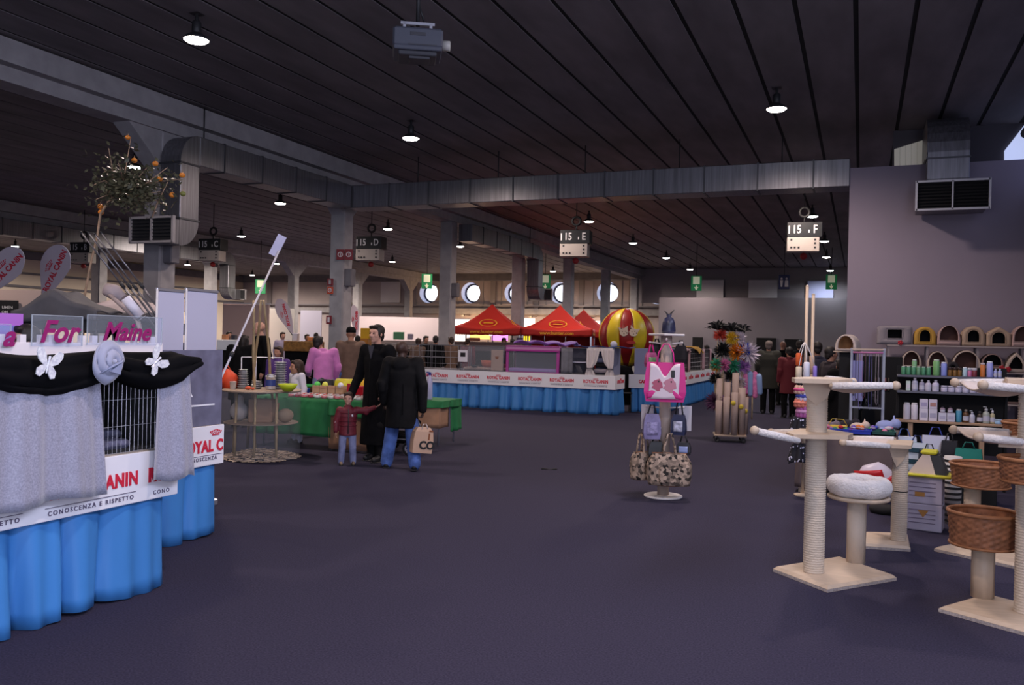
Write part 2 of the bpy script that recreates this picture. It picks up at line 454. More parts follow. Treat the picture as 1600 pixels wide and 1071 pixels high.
def drop_duct(y, x0, label, run, sg):
    """run comes along the beam from `run` to y, drops, and its foot turns on the same way (sg = -1 towards -Y)"""
    t = thing('air_duct', label, 'air duct', (0, 0, 0))
    zc_ = (D0 + D1) / 2; w = 0.46; Y = lambda d: y + sg * d          # d grows the way the foot points
    y0 = Y(-0.25); m_ = MB(); m_.box((x0, (y0 + run) / 2, zc_), (w, abs(run - y0), D1 - D0), 0.012); m_.build('horizontal_run', M_duct, t)
    joints(t, [(x0, Y(-0.9 - 1.1 * k), zc_) for k in range(int(abs(run - y) / 1.1))], (w + 0.03, 0.03, D1 - D0 + 0.03))
    m_ = MB(); rings = []
    for k in range(9):
        a = PI / 2 * k / 8; oy, oz = Y(-0.25 + 0.46 * math.sin(a)), D0 + 0.52 * math.cos(a)
        rings.append([(x0 - w / 2, Y(-0.25), D0), (x0 + w / 2, Y(-0.25), D0), (x0 + w / 2, oy, oz), (x0 - w / 2, oy, oz)])
    m_.loft(rings, smooth=False); m_.build('elbow', M_duct, t)
    m_ = MB(); m_.box((x0, Y(-0.02), (D0 + 3.6) / 2), (w, 0.46, D0 - 3.6), 0.01); m_.build('vertical_drop', M_duct, t)
    joints(t, [(x0, Y(-0.02), D0 - 0.02), (x0, Y(-0.02), 3.62)], (w + 0.03, 0.49, 0.03))
    m_ = MB(); rings = []
    for k in range(9):
        a = PI / 2 * k / 8; oy, oz = Y(0.21 - 0.46 * math.cos(a)), 3.6 - 0.46 * math.sin(a)
        rings.append([(x0 - w / 2, Y(0.21), 3.6), (x0 + w / 2, Y(0.21), 3.6), (x0 + w / 2, oy, oz), (x0 - w / 2, oy, oz)])
    m_.loft(rings, smooth=False); m_.build('curved_foot', M_duct, t)
    m_ = MB(); m_.box((x0, Y(0.40), 3.37), (w, 0.38, 0.44), 0.01); m_.build('outlet_box', M_duct, t)
    m_ = MB()
    for e in (-1, 1): m_.box((x0 + e * 0.47, Y(0.61), 3.37), (0.04, 0.06, 0.46)); m_.box((x0, Y(0.61), 3.37 + e * 0.21), (0.94, 0.06, 0.04))
    m_.box((x0, Y(0.61), 3.37), (0.03, 0.06, 0.44)); m_.build('grille_frame', M_conc, t)
    m_ = MB(); m_.box((x0, Y(0.595), 3.37), (0.92, 0.01, 0.42)); 
    for k in range(7): m_.box((x0, Y(0.615), 3.2 + 0.057 * k), (0.92, 0.02, 0.008))
    m_.build('grille', M_dark, t)
    m_ = MB(); m_.tube([(x0, Y(-0.6), D1 - 0.03), (x0, Y(-0.6), CEIL)], 0.012, 6); m_.build('hanger_rod', M_dark, t)
    return t
dA = drop_duct(12.0, -11.29, 'galvanised duct dropping beside the nearest column with a louvred outlet', 17.2, -1)
dB = drop_duct(30.1, -11.29, 'galvanised duct dropping beside the column left of the second red tent', 23.95, 1)
dC = drop_duct(30.1, -25.5, 'galvanised duct dropping behind the white display panels', 6.0, 1)

# right-hand duct over the partition, with the louvred outlet that shades the wall
t = thing('air_duct', 'galvanised duct turning down over the mauve partition above a louvred outlet', 'air duct')
pa, pb = onY(1447, 262, 16.75), onY(1513, 262, 16.75)
cx, w = (pa.x + pb.x) / 2, pb.x - pa.x
m_ = MB(); m_.box((cx, 17.5, 5.36), (w, 1.0, 0.66), 0.01); m_.build('horizontal_run', M_duct, t)
m_ = MB(); rings = []
for k in range(7):
    a = PI / 2 * k / 6; o_ = (17.0 - 0.45 * math.sin(a), 5.03 + 0.66 * math.cos(a))
    rings.append([(cx - w / 2, 17.0, 5.03), (cx + w / 2, 17.0, 5.03), (cx + w / 2, *o_), (cx - w / 2, *o_)])
m_.loft(rings, smooth=False); m_.build('elbow', M_duct, t)
m_ = MB(); m_.box((cx, 16.78, 4.8), (w, 0.45, 0.5), 0.01); m_.box((cx, 16.78, 4.5), (w * 0.96, 0.43, 0.14)); m_.build('vertical_drop', M_duct, t)
joints(t, [(cx, 16.78, 4.92)], (w + 0.03, 0.48, 0.03))
ga, gb = onY(1432, 285, 16.45), onY(1546, 325, 16.45)
gx, gz, gw, gh = (ga.x + gb.x) / 2, (ga.z + gb.z) / 2, gb.x - ga.x, ga.z - gb.z
m_ = MB(); m_.box((gx, 16.86, gz), (gw * 0.96, 0.6, gh * 0.94)); m_.build('outlet_box', M_duct, t)
m_ = MB()
for s_ in (-1, 1): m_.box((gx + s_ * gw / 2, 16.44, gz), (0.035, 0.05, gh + 0.03)); m_.box((gx, 16.44, gz + s_ * gh / 2), (gw, 0.05, 0.035))
m_.box((gx, 16.44, gz), (0.025, 0.05, gh)); m_.build('grille_frame', mat('grille_rim', (0.5, 0.48, 0.5), 0.5, metal=0.5), t)
m_ = MB()
for k in range(9): m_.T((gx, 16.46, gz - gh / 2 + gh * (k + 0.5) / 9), rx=R(35)); m_.box((0, 0, 0), (gw - 0.04, 0.05, 0.006))
m_.build('louvre', M_dark, t)
m_ = MB(); m_.box((gx, 16.449 + 0.035, gz), (gw - 0.03, 0.01, gh - 0.02)); m_.build('back_plate', M_black, t)

# ---- pendant lamps on their grid
M_shade = mat('lamp_shade', (0.05, 0.05, 0.055), 0.35, metal=0.5)
def lamp_light(name, energy, col):
    d = bpy.data.lights.new(name, 'SPOT'); d.energy = energy; d.color = col; d.spot_size = R(179 if 'west' in name else 168); d.spot_blend = 0.6; d.shadow_soft_size = 0.16
    return d
LW = lamp_light('lamp_warm', 520, (1.0, 0.80, 0.72)); LC = lamp_light('lamp_cool', 460, (0.86, 0.92, 1.0)); LB = lamp_light('lamp_west_bay', 2500, (1.0, 0.87, 0.76))
M_bulb = {0: mat('bulb_warm', (1, 1, 1), 0.5, emit=26, ecol=(1.0, 0.93, 0.82)), 1: mat('bulb_cool', (1, 1, 1), 0.5, emit=26, ecol=(0.9, 1.0, 0.97))}
def make_lamp(cool, label):
    t = thing('pendant_lamp', label, 'ceiling lamp')
    m_ = MB(); m_.tube([(0, 0, 0.36), (0, 0, 0.12)], 0.022, 8); m_.box((0, 0, 0.345), (0.16, 0.16, 0.03)); m_.build('stem', M_dark, t)
    m_ = MB(); m_.lathe([(0.045, 0.24), (0.06, 0.22), (0.06, 0.09), (0.045, 0.07)], n=16); m_.build('housing', M_dark, t)
    m_ = MB(); m_.lathe([(0.05, 0.085), (0.09, 0.07), (0.145, 0.03), (0.172, -0.01), (0.165, -0.012), (0.14, 0.022), (0.085, 0.055), (0.05, 0.06)], n=28, cap0=False, cap1=False); m_.build('lamp_shade', M_shade, t)
    m_ = MB(); m_.lathe([(0.02, 0.012), (0.12, 0.006), (0.158, -0.006), (0.13, -0.03), (0.07, -0.042), (0.01, -0.045)], n=28); m_.build('bulb', M_bulb[cool], t)
    o = bpy.data.objects.new('lamp_light', (LC if cool else LW)); C.objects.link(o); o.parent = t; o.location = (0, 0, -0.07)
    return t
LAMPS = [  # photo pixel of the bulb, cool?, description
    (307, 62, 0, 'pendant lamp nearest the camera, above left of the hanging projector'),
    (642, 216, 0, 'bright pendant lamp below the hanging projector'),
    (1213, 170, 0, 'pendant lamp in front of the crossing duct, left of the mauve partition'),
    (210, 261, 1, 'pendant lamp seen through the orange tree'),
    (606, 358, 0, 'pendant lamp right beside the hanging board reading 15 D'),
    (719, 385, 0, 'pendant lamp right of the third column, above the first red tent'),
    (920, 346, 0, 'pendant lamp close beside the hanging board reading 15 E'),
    (989, 380, 1, 'pendant lamp right of the hanging board reading 15 E'),
    (1041, 403, 1, 'pendant lamp right of the striped balloon, nearer of two'),
    (1078, 421, 0, 'far pendant lamp above a green exit sign and pale wall panel'),
    (1269, 338, 1, 'pendant lamp directly above the hanging board reading 15 F'),
    (1288, 377, 0, 'pendant lamp half hidden by the hanging board reading 15 F'),
    (1291, 402, 0, 'pendant lamp just under the hanging board reading 15 F'),
    (1297, 423, 1, 'far pendant lamp above the rightmost green exit sign'),
    (377, 369, 0, 'pendant lamp between the boards reading 15 C and 15 D'),
    (293, 414, 0, 'pendant lamp over the white display panels'),
    (432, 412, 0, 'pendant lamp near the tip of the leaning stick sign'),
    (394, 430, 0, 'far pendant lamp above the green exit sign at the left'),
    (613, 409, 0, 'pendant lamp under the hanging board reading 15 D'),
    (864, 424, 0, 'far pendant lamp under the hanging board reading 15 E'),
    (170, 377, 1, 'pendant lamp behind the bundle of steel poles'),
    (24, 385, 1, 'pendant lamp above the left feather banners'),
]
protos = {}
for px_, py_, cool, lab in LAMPS:
    p = gr(px_, py_, 5.45)
    if p.x < -33: p.x = max(p.x, -39.5)
    o = protos.get(cool)
    if o is None: o = protos[cool] = make_lamp(cool, lab); o.location = p
    else: o = dup(o, lab, p)
    o['group'] = 'pendant lamps on the hall ceiling'
    if p.y > 47: o.location.y = 47
    if p.x < -20 or (p.y > 36 and p.x < -12):
        for ch in o.children:
            if ch.type == 'LIGHT': ch.data = LB
# lamps of the same grid hidden behind the crossing duct and behind the camera still light the hall
for x, y in ((-8.25, 20.7), (-1.4, 20.7), (-1.4, 9.0), (-15.7, 20.7), (-8.25, 3.1), (-1.4, 3.1), (-22.5, 14.8), (-29.5, 20.7)):
    dup(protos[0], 'pendant lamp of the hall grid behind the crossing duct or out of view', (x, y, 5.45), group='pendant lamps on the hall ceiling')

# ---- projector hung from the ceiling
p = at(652, 78, 9.2); t = thing('ceiling_projector', 'grey projector hanging from the ceiling on a pole', 'projector', (p.x, p.y, p.z), R(30))
M_pg = mat('projector_grey', (0.075, 0.08, 0.105), 0.5); M_pd = mat('projector_dark', (0.05, 0.05, 0.06), 0.5)
m_ = MB(); m_.box((0, 0, 0.06), (0.52, 0.46, 0.2), 0.02); m_.box((0, 0, -0.045), (0.50, 0.44, 0.05), 0.01); m_.build('body', M_pg, t)
m_ = MB(); m_.box((0, 0, -0.085), (0.40, 0.34, 0.05), 0.01); m_.box((0.02, -0.03, -0.12), (0.22, 0.2, 0.03), 0.005); m_.build('underside', M_pd, t)
m_ = MB(); m_.T((0.26, 0, 0.06), ry=R(90)); m_.lathe([(0.055, 0), (0.055, 0.08), (0.05, 0.09), (0.045, 0.07)], n=18); m_.build('lens', mat('lens_barrel', (0.5, 0.48, 0.44), 0.4), t)
m_ = MB(); m_.box((0, 0, 0.27), (0.36, 0.05, 0.03)); m_.box((-0.14, 0, 0.21), (0.03, 0.05, 0.12)); m_.box((0.14, 0, 0.21), (0.03, 0.05, 0.12)); m_.build('bracket', mat('bracket_steel', (0.45, 0.45, 0.5), 0.4, metal=0.6), t)
m_ = MB(); m_.tube([(0, 0, 0.25), (0, 0, CEIL - p.z)], 0.022, 10); m_.tube([(0, 0, 0.5), (0.07, 0.03, 0.3)], 0.012, 6); m_.build('ceiling_pole', M_dark, t)
m_ = MB(); m_.box((0, -0.232, 0.09), (0.16, 0.006, 0.035), 0.002); m_.box((0.05, -0.232, -0.02), (0.3, 0.004, 0.012)); m_.build('vent_panel', M_pd, t)

# ---- hanging aisle boards
M_bt = mat('board_black', (0.018, 0.02, 0.022), 0.45); M_bw = mat('board_white', (0.46, 0.41, 0.37), 0.6); M_ltr = mat('board_lettering', (0.75, 0.75, 0.76), 0.6)
M_red = mat('signal_red', (0.32, 0.02, 0.02), 0.5)
def board(px_, py_, letter, label, Y=22.0):
    p = onY(px_, py_, Y)
    t = thing('hanging_board', label, 'sign', p, R(8), 'hanging aisle boards')
    m_ = MB(); m_.box((0, 0, 0.16), (0.80, 0.42, 0.36), 0.01); m_.build('black_header', M_bt, t)
    m_ = MB(); m_.box((-0.03, 0, -0.19), (0.74, 0.40, 0.34), 0.01); b = m_.build('white_lower_panel', M_bw, t)
    text('lettering', '15', 0.27, M_ltr, t, Matrix.Translation((-0.18, -0.216, 0.16)) @ Matrix.Rotation(PI / 2, 4, 'X'), 0.004, width=0.8)
    text('lettering', letter, 0.27, M_ltr, t, Matrix.Translation((0.24, -0.216, 0.16)) @ Matrix.Rotation(PI / 2, 4, 'X'), 0.004, width=0.8)
    m_ = MB(); m_.box((-0.36, -0.213, 0.16), (0.03, 0.006, 0.19)); m_.box((0.1, -0.213, 0.12), (0.03, 0.006, 0.07)); m_.build('stripe', M_ltr, t)
    for x, z in ((-0.3, -0.08), (0.24, -0.08), (0.24, -0.17), (0.24, -0.27), (-0.3, -0.27), (-0.22, -0.27), (-0.13, -0.27)):
        m_ = MB(); m_.box((x, -0.203, z), (0.045, 0.008, 0.045)); m_.build('pictogram', M_dark, b)
    m_ = MB(); m_.torus((0, 0, 0.60), 0.11, 0.035, 20, 8, 'Y'); m_.build('ring', M_dark, t)
    m_ = MB(); m_.tube([(0, 0, 0.34), (0, 0, 0.49)], 0.02, 8); m_.tube([(0, 0, 0.71), (0, 0, CEIL - p.z)], 0.012, 6); m_.build('hanger', M_dark, t)
    m_ = MB(); m_.ball((0, 0, -0.46), 0.085); m_.build('alarm_bell', M_red, t)
for a in ((900, 381, 'E', 'black and white hanging board reading 15 E, above the striped balloon'), (1256, 371, 'F', 'black and white hanging board reading 15 F by the mauve partition'),
          (580, 389, 'D', 'black and white hanging board reading 15 D beside the second column'), (333, 391, 'C', 'dark hanging board reading 15 C above the white display panels'),
          (131, 395, 'B', 'dark hanging board reading 15 B behind the steel poles')): board(*a)

# ---- emergency exit signs, toilet sign and fire signs
M_green = mat('exit_green', (0.02, 0.30, 0.10), 0.5, emit=0.12); M_exw = mat('exit_pale', (0.8, 0.85, 0.6), 0.5, emit=0.2)
def exit_sign(px_, py_, D, label, w=0.44, h=0.62):
    p = at(px_, py_, D); t = thing('exit_sign', label, 'exit sign', p, facing(p), 'green exit signs')
    m_ = MB(); m_.box((0, 0, 0), (w, 0.06, h), 0.01); m_.build('sign_plate', M_green, t)
    m_ = MB(); m_.box((0, -0.035, h * 0.2), (w * 0.62, 0.02, h * 0.5)); m_.build('pale_panel', M_exw, t)
    m_ = MB(); m_.prism([(-0.09, -0.16), (0.09, -0.16), (0.0, -0.30)], -0.045, -0.03, 'Y'); m_.box((0, -0.037, -0.13), (0.05, 0.015, 0.08)); m_.build('arrow', M_exw, t)
    m_ = MB(); m_.tube([(0, 0, h / 2), (0, 0, min(CEIL - p.z, 5))], 0.012, 6); m_.build('hanger', M_dark, t)
for a in ((667, 440, 36, 'green exit sign left of the first round window by the third column'), (852, 441, 36, 'green exit sign above the gap between the red tents'),
          (1088, 443, 36, 'green exit sign in front of the leftmost pale wall panel'), (407, 448, 38, 'green exit sign near the left feather banner'), (1299, 441, 36, 'green exit sign nearest the mauve partition')): exit_sign(*a)
p = at(1225, 441, 36); t = thing('toilet_sign', 'dark blue hanging sign with two white figures', 'toilet sign', p, facing(p))
m_ = MB(); m_.box((0, 0, 0), (0.44, 0.05, 0.6), 0.01); m_.build('sign_plate', mat('sign_blue', (0.02, 0.03, 0.12), 0.5), t)
for s_ in (-1, 1):
    m_ = MB(); m_.ball((s_ * 0.1, -0.03, 0.14), (0.045, 0.01, 0.045), 10, 6); m_.prism([(s_ * 0.1 - 0.06, 0.08), (s_ * 0.1 + 0.06, 0.08), (s_ * 0.1 + (0.03 if s_ < 0 else 0.075), -0.2), (s_ * 0.1 - (0.03 if s_ < 0 else 0.075), -0.2)], -0.035, -0.02, 'Y'); m_.build('figure', M_ltr, t)
m_ = MB(); m_.tube([(0, 0, 0.3), (0, 0, CEIL - p.z)], 0.012, 6); m_.build('hanger', M_dark, t)
def wall_sign(name, label, cat, p, rz, w, h, m1, m2, mark):
    t = thing(name, label, cat, p, rz)
    m_ = MB(); m_.box((0, 0, 0), (w, 0.03, h), 0.004); m_.build('sign_plate', m1, t)
    m_ = MB()
    if mark == 'ring': m_.torus((0, -0.018, 0), w * 0.28, w * 0.06, 16, 6, 'Y'); m_.box((w * 0.05, -0.018, 0), (w * 0.1, 0.01, h * 0.3))
    else: m_.box((0, -0.018, 0.0), (w * 0.4, 0.01, h * 0.62), 0.003)
    m_.build('pictogram', m2, t)
    return t
M_sr = mat('fire_red', (0.20, 0.02, 0.03), 0.5); M_sw = mat('sign_white', (0.7, 0.66, 0.68), 0.5); M_sr2 = mat('fire_orange', (0.5, 0.07, 0.03), 0.5)
c1 = Vector((-11.75, COLY[1], 0))
yf = COLY[1] - 0.235
for n_, (px_, py_, w, h, a, b, mk, lab) in enumerate(((516, 441, 0.16, 0.17, M_sr, M_conc, 'bar', 'dark red plate on the second column above an orange one'), (516, 454, 0.16, 0.17, M_sr2, M_sw, 'ring', 'orange red fire hose plate on the second column'),
        (514, 500, 0.15, 0.2, M_sr, M_sw, 'bar', 'red framed fire extinguisher plate low on the second column'))):
    p = onY(px_, py_, yf); wall_sign('fire_sign', lab, 'fire sign', p, 0, w, h, a, b, mk)
for px_, lab in ((532, 'left red framed fire sign sticking out from the second column'), (545, 'right red framed fire sign sticking out beyond the second column')):
    p = onY(px_, 398, yf); b_ = wall_sign('fire_sign', lab, 'fire sign', p, R(22), 0.19, 0.25, M_sr, M_sw, 'ring'); m_ = MB(); m_.T((0, 0, 0), R(-22)); m_.tube([(0, 0.02, 0.05), (-0.30 if px_ > 540 else -0.05, 0.09, 0.05)], 0.012, 6); m_.build('bracket', M_dark, b_)
# junction boxes on columns
for px_, py_, Y, lab in ((700, 452, COLY[2] - 0.05, 'grey junction box on the right side of the third column'), (530, 432, COLY[1] - 0.05, 'grey junction box on the right side of the second column'), (256, 392, COLY[0] - .02, 'grey junction box high on the nearest column')):
    p = onX(px_, py_, -11.45); m_ = MB(); m_.box((0, 0, 0), (0.2, 0.22, 0.42), 0.02); b_ = m_.build('junction_box', M_conc_d, None, (-11.46, Y, p.z)); tag(b_, lab, 'junction box')
# ================================================================== SHARED BOOTH PIECES
M_blue = mat('skirt_blue', (0.05, 0.215, 0.54), 0.5, var=0.12, scale=3, stretch=(1, 1, 0.3), bump=0.25)
M_ban = mat('banner_white', (0.80, 0.79, 0.84), 0.55)
M_logo = mat('logo_red', (0.62, 0.02, 0.05), 0.5)
M_slog = mat('slogan_grey', (0.12, 0.10, 0.16), 0.5)
M_top = mat('table_board', (0.45, 0.40, 0.36), 0.6)
M_wire = mat('wire_steel', (0.42, 0.42, 0.47), 0.4, metal=0.5)
M_cageb = mat('cage_black', (0.012, 0.012, 0.014), 0.85)
M_plex = glass('clear_acrylic', (0.93, 0.95, 1.0), 0.10)
M_smoke = glass('smoky_acrylic', (0.62, 0.62, 0.68), 0.25)

def skirt(path, z0, z1, amp=0.05, wl=0.30, seed=0):
    """gathered cloth hanging along an open path of XY points; folds deepen downwards; returns a builder"""
    rnd = random.Random(seed); P = [Vector((*p, 0)) for p in path]
    segs = [(P[i], P[i + 1]) for i in range(len(P) - 1)]; L = sum((b - a).length for a, b in segs)
    ph = [rnd.uniform(0, 6.28) for _ in range(4)]; n = max(30, int(L / 0.022)); mm = 10
    def fn(u, v):
        d = u * L
        for a, b in segs:
            l = (b - a).length
            if d <= l + 1e-6: break
            d -= l
        d = min(d, l); p = a + (b - a) * (d / l); nr = (b - a).normalized().cross(Vector((0, 0, 1)))
        s = u * L; k = v ** 1.2; f = 2 * PI * s / wl + 1.5 * math.sin(2 * PI * s / (wl * 3.1) + ph[0]) + 0.35 * math.sin(3 * v + s * 5)
        w = 0.55 - 1.7 * (0.5 - 0.5 * math.cos(f)) ** 5 + 0.30 * math.sin(2 * PI * s / (wl * 0.43) + ph[1] + 1.2 * v) * (1 - 0.4 * v)
        edge = min(1.0, min(d, l - d) / 0.06 + 0.15)
        off = amp * (0.22 + 0.8 * k) * w * edge + amp * 0.25 * k
        q = p + nr * off
        return (q.x, q.y, z0 + (z1 - z0) * v + 0.012 * math.sin(2 * PI * s / (wl * 2.3) + ph[2]) * (1 if v > 0.95 else 0) * 0.8)
    m_ = MB(); m_.surf(fn, n, mm, 0.004); return m_
def crown(m_, s):      # little crown of dots over a bar
    m_.prism([(-0.30 * s, 0), (0.30 * s, 0), (0.34 * s, 0.07 * s), (-0.34 * s, 0.07 * s)], -0.002, 0.002, 'Y')
    for k in range(7):
        a = (k - 3) / 3.0; x = 0.46 * s * a; z = 0.34 * s - 0.12 * s * abs(a)
        m_.tube([(x, -0.002, z), (x, 0.002, z)], 0.055 * s, 10)
        if k in (1, 3, 5):
            m_.prism([(0.26 * s * a - 0.05 * s, 0.09 * s), (0.26 * s * a + 0.05 * s, 0.09 * s), (x + 0.02 * s, z - 0.1 * s), (x - 0.02 * s, z - 0.1 * s)], -0.002, 0.002, 'Y')
        m_.tube([(x * 0.85, -0.002, z * 0.62), (x * 0.85, 0.002, z * 0.62)], 0.032 * s, 8)
CROWN = {}
def logo(parent, loc, face, size=0.115, slogan=True, name='logo'):
    """crown, ROYAL CANIN, rule and slogan on an upright face; each piece a child of the banner"""
    if size not in CROWN:
        c = MB(); crown(c, size * 1.25); me = c.mesh('crown'); me.materials.append(M_logo); CROWN[size] = me
    U = upright(loc, face)
    o = bpy.data.objects.new('crown', CROWN[size]); C.objects.link(o); o.parent = parent
    o.matrix_local = U @ Matrix.Translation((0, size * 0.55, 0.002)) @ Matrix.Rotation(-PI / 2, 4, 'X')
    text('lettering', 'ROYAL CANIN', size, M_logo, parent, U @ Matrix.Translation((0, 0.02, 0.002)), (0.0042 if size > .11 else 0.0040), width=0.82, space=1.1)
    if slogan:
        r = MB(); r.box((0, 0, 0), (size * 5.6, size * 0.03, 0.002)); q = r.build('rule', M_slog, parent); q.matrix_local = U @ Matrix.Translation((0, -size * 0.52, 0.002))
        text('slogan', 'CONOSCENZA E RISPETTO', size * 0.32, M_slog, parent, U @ Matrix.Translation((0, -size * 0.80, 0.002)), 0.0004, width=1.0, space=1.42)
def wire_panel(m_, p0, u, w, h, du, dv, r=0.0022, r2=0.0035):   # grid of rods: origin, unit along, width, height
    u = Vector(u); p0 = Vector(p0); n = max(1, round(w / du)); k = max(1, round(h / dv))
    for i in range(n + 1):
        a = p0 + u * (w * i / n); m_.tube([a, a + Vector((0, 0, h))], r, 4, smooth=False)
    for j in range(k + 1):
        a = p0 + Vector((0, 0, h * j / k)); m_.tube([a, a + u * w], r2, 4, smooth=False)

# ================================================================== LEFT BOOTH (front face at X = FX)
FX = -4.05
t = thing('skirted_table', 'cage table with blue skirt and white banner at the left edge of the frame', 'table', (-4.5, 2.4, 0))
lx = lambda x, y, z=0: (x + 4.5, y - 2.4, z)
m_ = MB(); m_.box((0.02, 0.0, 0.86), (0.86, 3.84, 0.03), 0.008); m_.build('table_top', M_top, t)
for sx in (-0.35, 0.35):
    for sy in (-1.7, 1.7):
        m_ = MB(); m_.tube([(sx, sy, 0), (sx, sy, 0.845)], 0.018, 8); m_.build('leg', M_dark, t)
m_ = skirt([(0.40, -1.94), (0.40, 1.88), (-0.38, 1.88)], 0.84, 0.012, 0.068, 0.36, 3); m_.build('skirt', M_blue, t)
m_ = MB(); m_.box((0.452, -0.03, 0.722), (0.012, 3.93, 0.30), 0.003); bn = m_.build('banner', M_ban, t)
m_ = MB(); m_.box((0.04, 1.94, 0.722), (0.83, 0.012, 0.30), 0.003); bn2 = m_.build('side_banner', M_ban, t)
for yy in (3.68, 2.92, 4.42, 2.16):
    if yy < 4.4: logo(bn, (0.459, yy - 2.4, 0.70), 0.0, 0.112)
    else: pass
# part of the next logo is cut by the banner's end
text('lettering', 'RO', 0.112, M_logo, bn, upright((0.459, 1.76, 0.72), 0), 0.007, width=0.86)
text('slogan', 'CONO', 0.036, M_slog, bn, upright((0.459, 1.80, 0.61), 0), 0.0004, width=1.0, space=1.42)

# cage standing on the table
t = thing('pet_cage', 'black lined wire cage behind the silver drapes on the left table', 'cage', (-4.48, 2.55, 0.876))
W, L, H = 0.74, 3.50, 0.50
m_ = MB()
for a, b, c, d in ((0, 0, 0.01, (W, L, 0.02)), (-W / 2, 0, H / 2, (0.012, L, H)), (0, L / 2 - 0.01, H / 2, (W, 0.012, H)), (0, -L / 2 + 0.01, H / 2, (W, 0.012, H)), (0, 0, H, (W, L, 0.012)), (0.0, 1.02, H / 2, (W - 0.05, 0.012, H))):
    m_.box((a, b, c), d)
m_.build('lining', M_cageb, t)
m_ = MB(); wire_panel(m_, (W / 2 + 0.004, -L / 2, 0.0), (0, 1, 0), L, H - 0.02, 0.033, 0.165, 0.0012, 0.0018); m_.build('wire_front', M_wire, t)
m_ = MB(); m_.box((0.1, 1.2, 0.045), (0.5, 0.6, 0.05), 0.02); m_.box((0.05, 1.45, 0.085), (0.25, 0.3, 0.05), 0.02); m_.build('cushion', mat('cage_cushion', (0.10, 0.10, 0.16), 0.9, var=0.5, scale=20), t)
m_ = MB(); m_.box((W / 2 - 0.05, 1.16, 0.25), (0.006, 0.16, 0.44)); m_.build('mesh_cloth', mat('grey_net', (0.14, 0.15, 0.22), 0.8, var=0.3, scale=40), t)

# silver drapes over the cage front
M_sil = mat('silver_fabric', (0.30, 0.30, 0.385), 0.5, var=0.25, scale=110, sheen=0.4, detail=9, spec=0.5)
def drape(y0, y1, zt, zb, label, seed, flare=0.03):
    t = thing('drape', label, 'curtain', (FX + 0.03, (y0 + y1) / 2, zb), 0, 'silver drapes on the left cage')
    rnd = random.Random(seed); ph = [rnd.uniform(0, 6.28) for _ in range(5)]; w = y1 - y0
    def fn(u, v):
        s = (u - 0.5) * (w - 0.06 * (1 - v) + flare * v)
        d = 0.020 * math.sin(u * w / 0.30 * 2 * PI + ph[0] + 0.5 * v) + 0.009 * math.sin(u * w / 0.11 * 6.28 + ph[1]) * (1 - 0.5 * v)
        return (0.055 + d * (0.5 + 0.6 * v) - 0.03 * (1 - v), s, (zt - zb) * (1 - v) + 0.012 * math.sin(u * 9 + ph[2]) * v)
    m_ = MB(); m_.surf(fn, 70, 12, 0.003); m_.build('cloth', M_sil, t)
    m_ = MB(); m_.tube([(0.03, -w / 2, zt - zb - 0.005), (0.03, w / 2, zt - zb - 0.005)], 0.008, 6); m_.build('hem', M_sil, t)
drape(2.92, 3.70, 1.36, 0.685, 'wide silver drape at the left of the black swag', 4)
drape(4.07, 4.40, 1.38, 0.69, 'narrow silver drape beside the bare cage wires', 9)

# black swag along the top
p0y, p1y = 2.5, 4.42
def swag(u, v):
    y = p0y + (p1y - p0y) * u
    arch = abs(math.sin((p0y + u * (p1y - p0y) - 3.76) / (0.66 if p0y + u * (p1y - p0y) > 3.76 else 0.86) * PI))
    zt = 1.49 - 0.028 * arch; hgt = 0.135 + 0.06 * arch
    if u > 0.93: hgt *= (1 - (u - 0.93) / 0.07 * 0.72); zt -= (u - 0.93) * 0.6
    a = v * PI
    fold = 0.012 * math.sin(v * 22 + u * 9) + 0.008 * math.sin(v * 11 - u * 21)
    return (FX - 0.02 + 0.13 * math.sin(a) ** 0.7 + fold, y, zt - hgt * (1 - math.cos(a)) / 2 - 0.02 * math.sin(a) + 0.5 * fold)
m_ = MB(); m_.surf(swag, 80, 22, 0.012)
sw = m_.build('swag', mat('black_velvet', (0.004, 0.004, 0.005), 0.95, spec=0.1)); tag(sw, 'black velvet swag draped along the top of the left cage', 'swag')
M_silv = mat('silver_foil', (0.78, 0.79, 0.92), 0.3, metal=0.15, var=0.25, scale=60)
def butterfly(p, rot, label):
    t = thing('butterfly_ornament', label, 'ornament', p, R(90), 'silver butterflies on the swag')
    t.rotation_euler = (0, rot, R(90))
    for s in (-1, 1):
        m_ = MB(); up = [(0.004, 0.0), (0.02, 0.045), (0.05, 0.082), (0.078, 0.075), (0.08, 0.05), (0.06, 0.015), (0.02, -0.008)]
        m_.prism([(s * a, b) for a, b in up], -0.006, 0.0, 'Y'); m_.build('upper_wing', M_silv, t)
        m_ = MB(); lo = [(0.004, -0.004), (0.035, -0.008), (0.058, -0.03), (0.056, -0.062), (0.034, -0.07), (0.012, -0.045)]
        m_.prism([(s * a, b) for a, b in lo], -0.006, 0.0, 'Y'); m_.build('lower_wing', M_silv, t)
    m_ = MB(); m_.cap((0, -0.006, 0.04), (0, -0.006, -0.045), 0.007, 0.004); m_.build('body', M_silv, t)
butterfly(onX(74, 570, FX + 0.145), R(14), 'silver butterfly pinned on the swag left of the grey rosette')
butterfly(onX(243, 566, FX + 0.145), R(52), 'tilted silver butterfly pinned on the swag right of the grey rosette')
